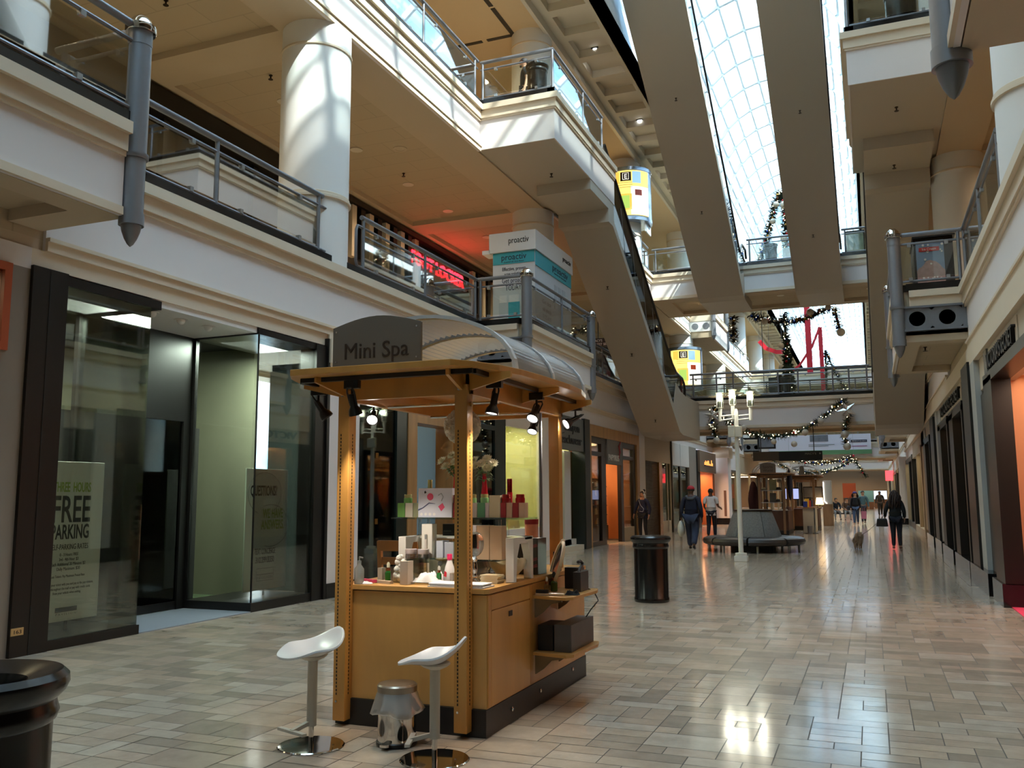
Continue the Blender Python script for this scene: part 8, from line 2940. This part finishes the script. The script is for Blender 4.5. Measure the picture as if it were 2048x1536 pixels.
MB().tube([(-0.03, 0, 0.2), (0.10, -0.02, 0.70)], 0.01, 5).build('bag_strap', mat('dark_plum', s255(34, 28, 38), 0.5), bag, world=False)
person('person in teal and grey top half hidden behind the person in black', (-0.45, 49.6, 0), R(10), 1.70, 'light', (84, 112, 118), (60, 58, 64), (30, 30, 30), 'brown', pose=WALK2)
person('person dressed all in black walking nearer far down the hall', (0.50, 68.2, 0), 0, 1.74, 'brown', (24, 20, 20), (24, 22, 22), (20, 20, 20), 'black', pose=WALK2, bulk=1.15)
# two seated people on a far bench
SIT = {'pel': (0, 0.06, 0.52), 'waist': (0, 0.07, 0.64), 'chest': (0, 0.04, 0.86), 'neck': (0, 0.0, 1.02), 'nk2': (0, -0.02, 1.09), 'head': (0, -0.05, 1.19), 'crown': (0, -0.04, 1.26), 'hl': (0.10, 0.0, 0.50), 'kl': (0.13, -0.42, 0.50), 'al': (0.14, -0.44, 0.09), 'tl': (0.15, -0.60, 0.03),
       'hr': (-0.10, 0.0, 0.50), 'kr': (-0.13, -0.40, 0.50), 'ar': (-0.16, -0.42, 0.09), 'tr': (-0.18, -0.57, 0.03), 'sl': (0.19, 0.0, 0.98), 'el': (0.25, -0.12, 0.74), 'wl': (0.12, -0.36, 0.64), 'sr': (-0.19, 0.0, 0.98), 'er': (-0.25, -0.12, 0.74), 'wr': (-0.12, -0.36, 0.64)}
bn = thing('bench', 'low bench with two people far down the hall past the carts', 'bench', (-1.75, 57.2, 0))
bx(-2.6, -0.9, 57.05, 57.55, 0.34, 0.42).build('seat', M_leath, bn)
for x in (-2.5, -1.0):
    bx(x - 0.05, x + 0.05, 57.1, 57.5, 0, 0.34).build('leg', M_blackfr, bn)
person('seated person in dark jacket and grey trousers on the far bench, nearer the tower', (-2.05, 57.25, 0), R(15), 1.75, 'light', (34, 36, 44), (134, 134, 136), (24, 24, 26), 'black', pose=SIT, sit=True)
person('seated person in brown top and pale trousers on the far bench, towards the walkway', (-1.45, 57.25, 0), R(10), 1.75, 'light', (96, 70, 52), (150, 146, 142), (24, 24, 26), 'brown', pose=SIT, sit=True)
# person on the top landing
p, J, s, hr = person('person in dark grey shirt and glasses standing behind the bin on the top landing', (-7.2, 18.75, 10.155), R(-62), 1.78, 'light', (46, 52, 60), (40, 40, 46), (24, 24, 24), 'black', sleeves='short')
gl = MB()
for x in (0.034, -0.034):
    gl.tube([tuple(hr(x + 0.026 * math.cos(a), -0.108, 0.012 + 0.018 * math.sin(a)) * s) for a in [2 * PI * i / 12 for i in range(13)]], 0.003, 5, cap=False)
    gl.tube([tuple(hr(x * 1.8, -0.105, 0.015) * s), tuple(hr(0.092 * (1 if x > 0 else -1), 0.0, 0.015) * s)], 0.003, 5)
gl.build('glasses', M_blackfr, p, world=False)
MB().ball(tuple(hr(0, -0.072, -0.085) * s), 0.038 * s, 10, 8, (1.1, 0.8, 0.8)).build('beard', HAIRM['black'], p, world=False, smooth='all')

# ---- beachwear mannequins
M_mann = mat('mannequin_cream', s255(206, 176, 120), 0.5)


def mannequin(label, loc, rz, topc, hatc):
    t = thing('mannequin', label, 'mannequin', loc, rz)
    n = {'pel': (0, 0, 0.92, 0.12, 0.095), 'waist': (0, 0, 1.06, 0.095, 0.075), 'chest': (0, 0.0, 1.28, 0.13, 0.10), 'neck': (0, 0, 1.42, 0.055, 0.05), 'nk2': (0, 0, 1.52, 0.04, 0.04), 'hl': (0.08, 0, 0.86, 0.075, 0.08), 'kl': (0.085, -0.02, 0.48, 0.048, 0.05), 'al': (0.085, 0.02, 0.08, 0.032, 0.034), 'tl': (0.09, -0.1, 0.02, 0.03, 0.02),
         'hr': (-0.08, 0, 0.86, 0.075, 0.08), 'kr': (-0.085, -0.02, 0.48, 0.048, 0.05), 'ar': (-0.085, 0.02, 0.08, 0.032, 0.034), 'tr': (-0.09, -0.1, 0.02, 0.03, 0.02), 'sl': (0.165, 0, 1.38, 0.05, 0.05), 'el': (0.22, 0.04, 1.12, 0.035, 0.035), 'wl': (0.2, -0.06, 0.9, 0.024, 0.026), 'sr': (-0.165, 0, 1.38, 0.05, 0.05), 'er': (-0.22, 0.04, 1.12, 0.035, 0.035), 'wr': (-0.2, -0.06, 0.9, 0.024, 0.026)}
    e = [('pel', 'waist'), ('waist', 'chest'), ('chest', 'neck'), ('neck', 'nk2'), ('pel', 'hl'), ('hl', 'kl'), ('kl', 'al'), ('al', 'tl'), ('pel', 'hr'), ('hr', 'kr'), ('kr', 'ar'), ('ar', 'tr'), ('neck', 'sl'), ('sl', 'el'), ('el', 'wl'), ('neck', 'sr'), ('sr', 'er'), ('er', 'wr')]
    if hatc:
        n['head'] = (0, -0.01, 1.62, 0.07, 0.085)
        n['crown'] = (0, 0, 1.70, 0.06, 0.07)
        e += [('nk2', 'head'), ('head', 'crown')]
    skinned('body', n, e, M_mann, t)
    k = {'pel': (0, 0, 0.92, 0.13, 0.105), 'waist': (0, 0, 1.06, 0.105, 0.085), 'chest': (0, 0, 1.28, 0.138, 0.11), 'neck': (0, 0, 1.36, 0.10, 0.07)}
    skinned('swimsuit', k, [('pel', 'waist'), ('waist', 'chest'), ('chest', 'neck')], clothm(topc), t)
    if hatc:
        MB().lathe([(0.24, 1.655), (0.235, 1.665), (0.11, 1.70), (0.10, 1.79), (0.07, 1.82), (0.004, 1.82)], n=24).build('straw_hat', mat('straw', s255(206, 160, 84), 0.8, bump=0.6, bscale=120), t, world=False, smooth=True)
    return t


mannequin('cream mannequin in a wide straw hat inside the lime lit window', (-8.15, 19.35, 0.0), R(20), (190, 176, 140), True)
mannequin('cream mannequin in a red swimming top inside the lime lit window', (-8.05, 20.05, 0.0), R(15), (190, 54, 46), False)
mannequin('dark clad mannequin inside the pale green beachwear entrance', (-8.4, 22.6, 0.0), R(60), (26, 28, 28), False)
for o in scene.objects:
    if '_h' in o:
        del o['_h']
# ================================================================== SHOP AND CEILING LAMPS, WITH ADDED FILL LIGHTS
def shoplight(x, y, z, e, col, sx, sy):
    lamp('shop_and_fill_light', 'AREA', (x, y, z), e, col, sx, sizey=sy)


WARM = (1.0, 0.78, 0.52)
shoplight(-8.3, 7.2, 3.68, 95, (0.92, 1.0, 0.9), 0.5, 1.0)  # added fill light to brighten the near window poster, no fitting there
shoplight(-8.3, 10.5, 3.70, 95, (0.90, 1.0, 0.92), 0.5, 1.0)  # likewise an added fill, for the poster in the far glass box
shoplight(-10.2, 8.5, 3.8, 26, (0.95, 1.0, 0.85), 1.0, 3.0)
shoplight(-8.4, 19.8, 3.25, 60, (1.0, 0.95, 0.66), 0.8, 1.8)
shoplight(-8.8, 23.0, 3.25, 40, (1.0, 0.97, 0.75), 0.8, 1.8)
shoplight(-9.2, 27.8, 3.25, 130, (1.0, 0.66, 0.34), 1.5, 4.5)
shoplight(-8.8, 34.0, 2.8, 30, WARM, 1.0, 3.0)
shoplight(-8.2, 45.0, 2.6, 90, (1.0, 0.55, 0.25), 0.6, 3.0)
shoplight(-8.5, 5.0, 3.7, 10, WARM, 1.0, 2.0)
for k in range(6):
    shoplight(-8.4, 53.0 + 9.5 * k, 2.9, 110, (1.0, 0.74, 0.5), 1.0, 6.0)
    shoplight(2.5, 38.0 + 9.5 * k, 3.1, 90, (1.0, 0.82, 0.6), 0.7, 5.0)
for ya, yb in ((11.0, 14.5), (17.95, 20.85), (21.4, 24.35), (27.9, 31.0)):
    shoplight(XR + 0.27, (ya + yb) / 2, 3.17, 34, (1.0, 0.66, 0.42), 0.25, yb - ya - 0.4)
# lights in the far bridge soffits and over the far end
for y in (66.8, 97.8):
    for x in (-6, -3, 0):
        lamp('soffit_lamp', 'SPOT', (x, y, 3.9), 160, WARM, 0.15, 150, (x, y, 0), 0.6)
lamp('soffit_lamp', 'AREA', (-3, 106, 3.6), 400, WARM, 6, sizey=6)
for x in (-5.5, -3.0, -0.5):
    lamp('soffit_lamp', 'SPOT', (x, 35.5, 4.0), 50, WARM, 0.12, 150, (x, 35.5, 0), 0.6)
shoplight(XR + 0.5, 11.5, 3.15, 22, (1.0, 0.70, 0.54), 0.5, 4.5)
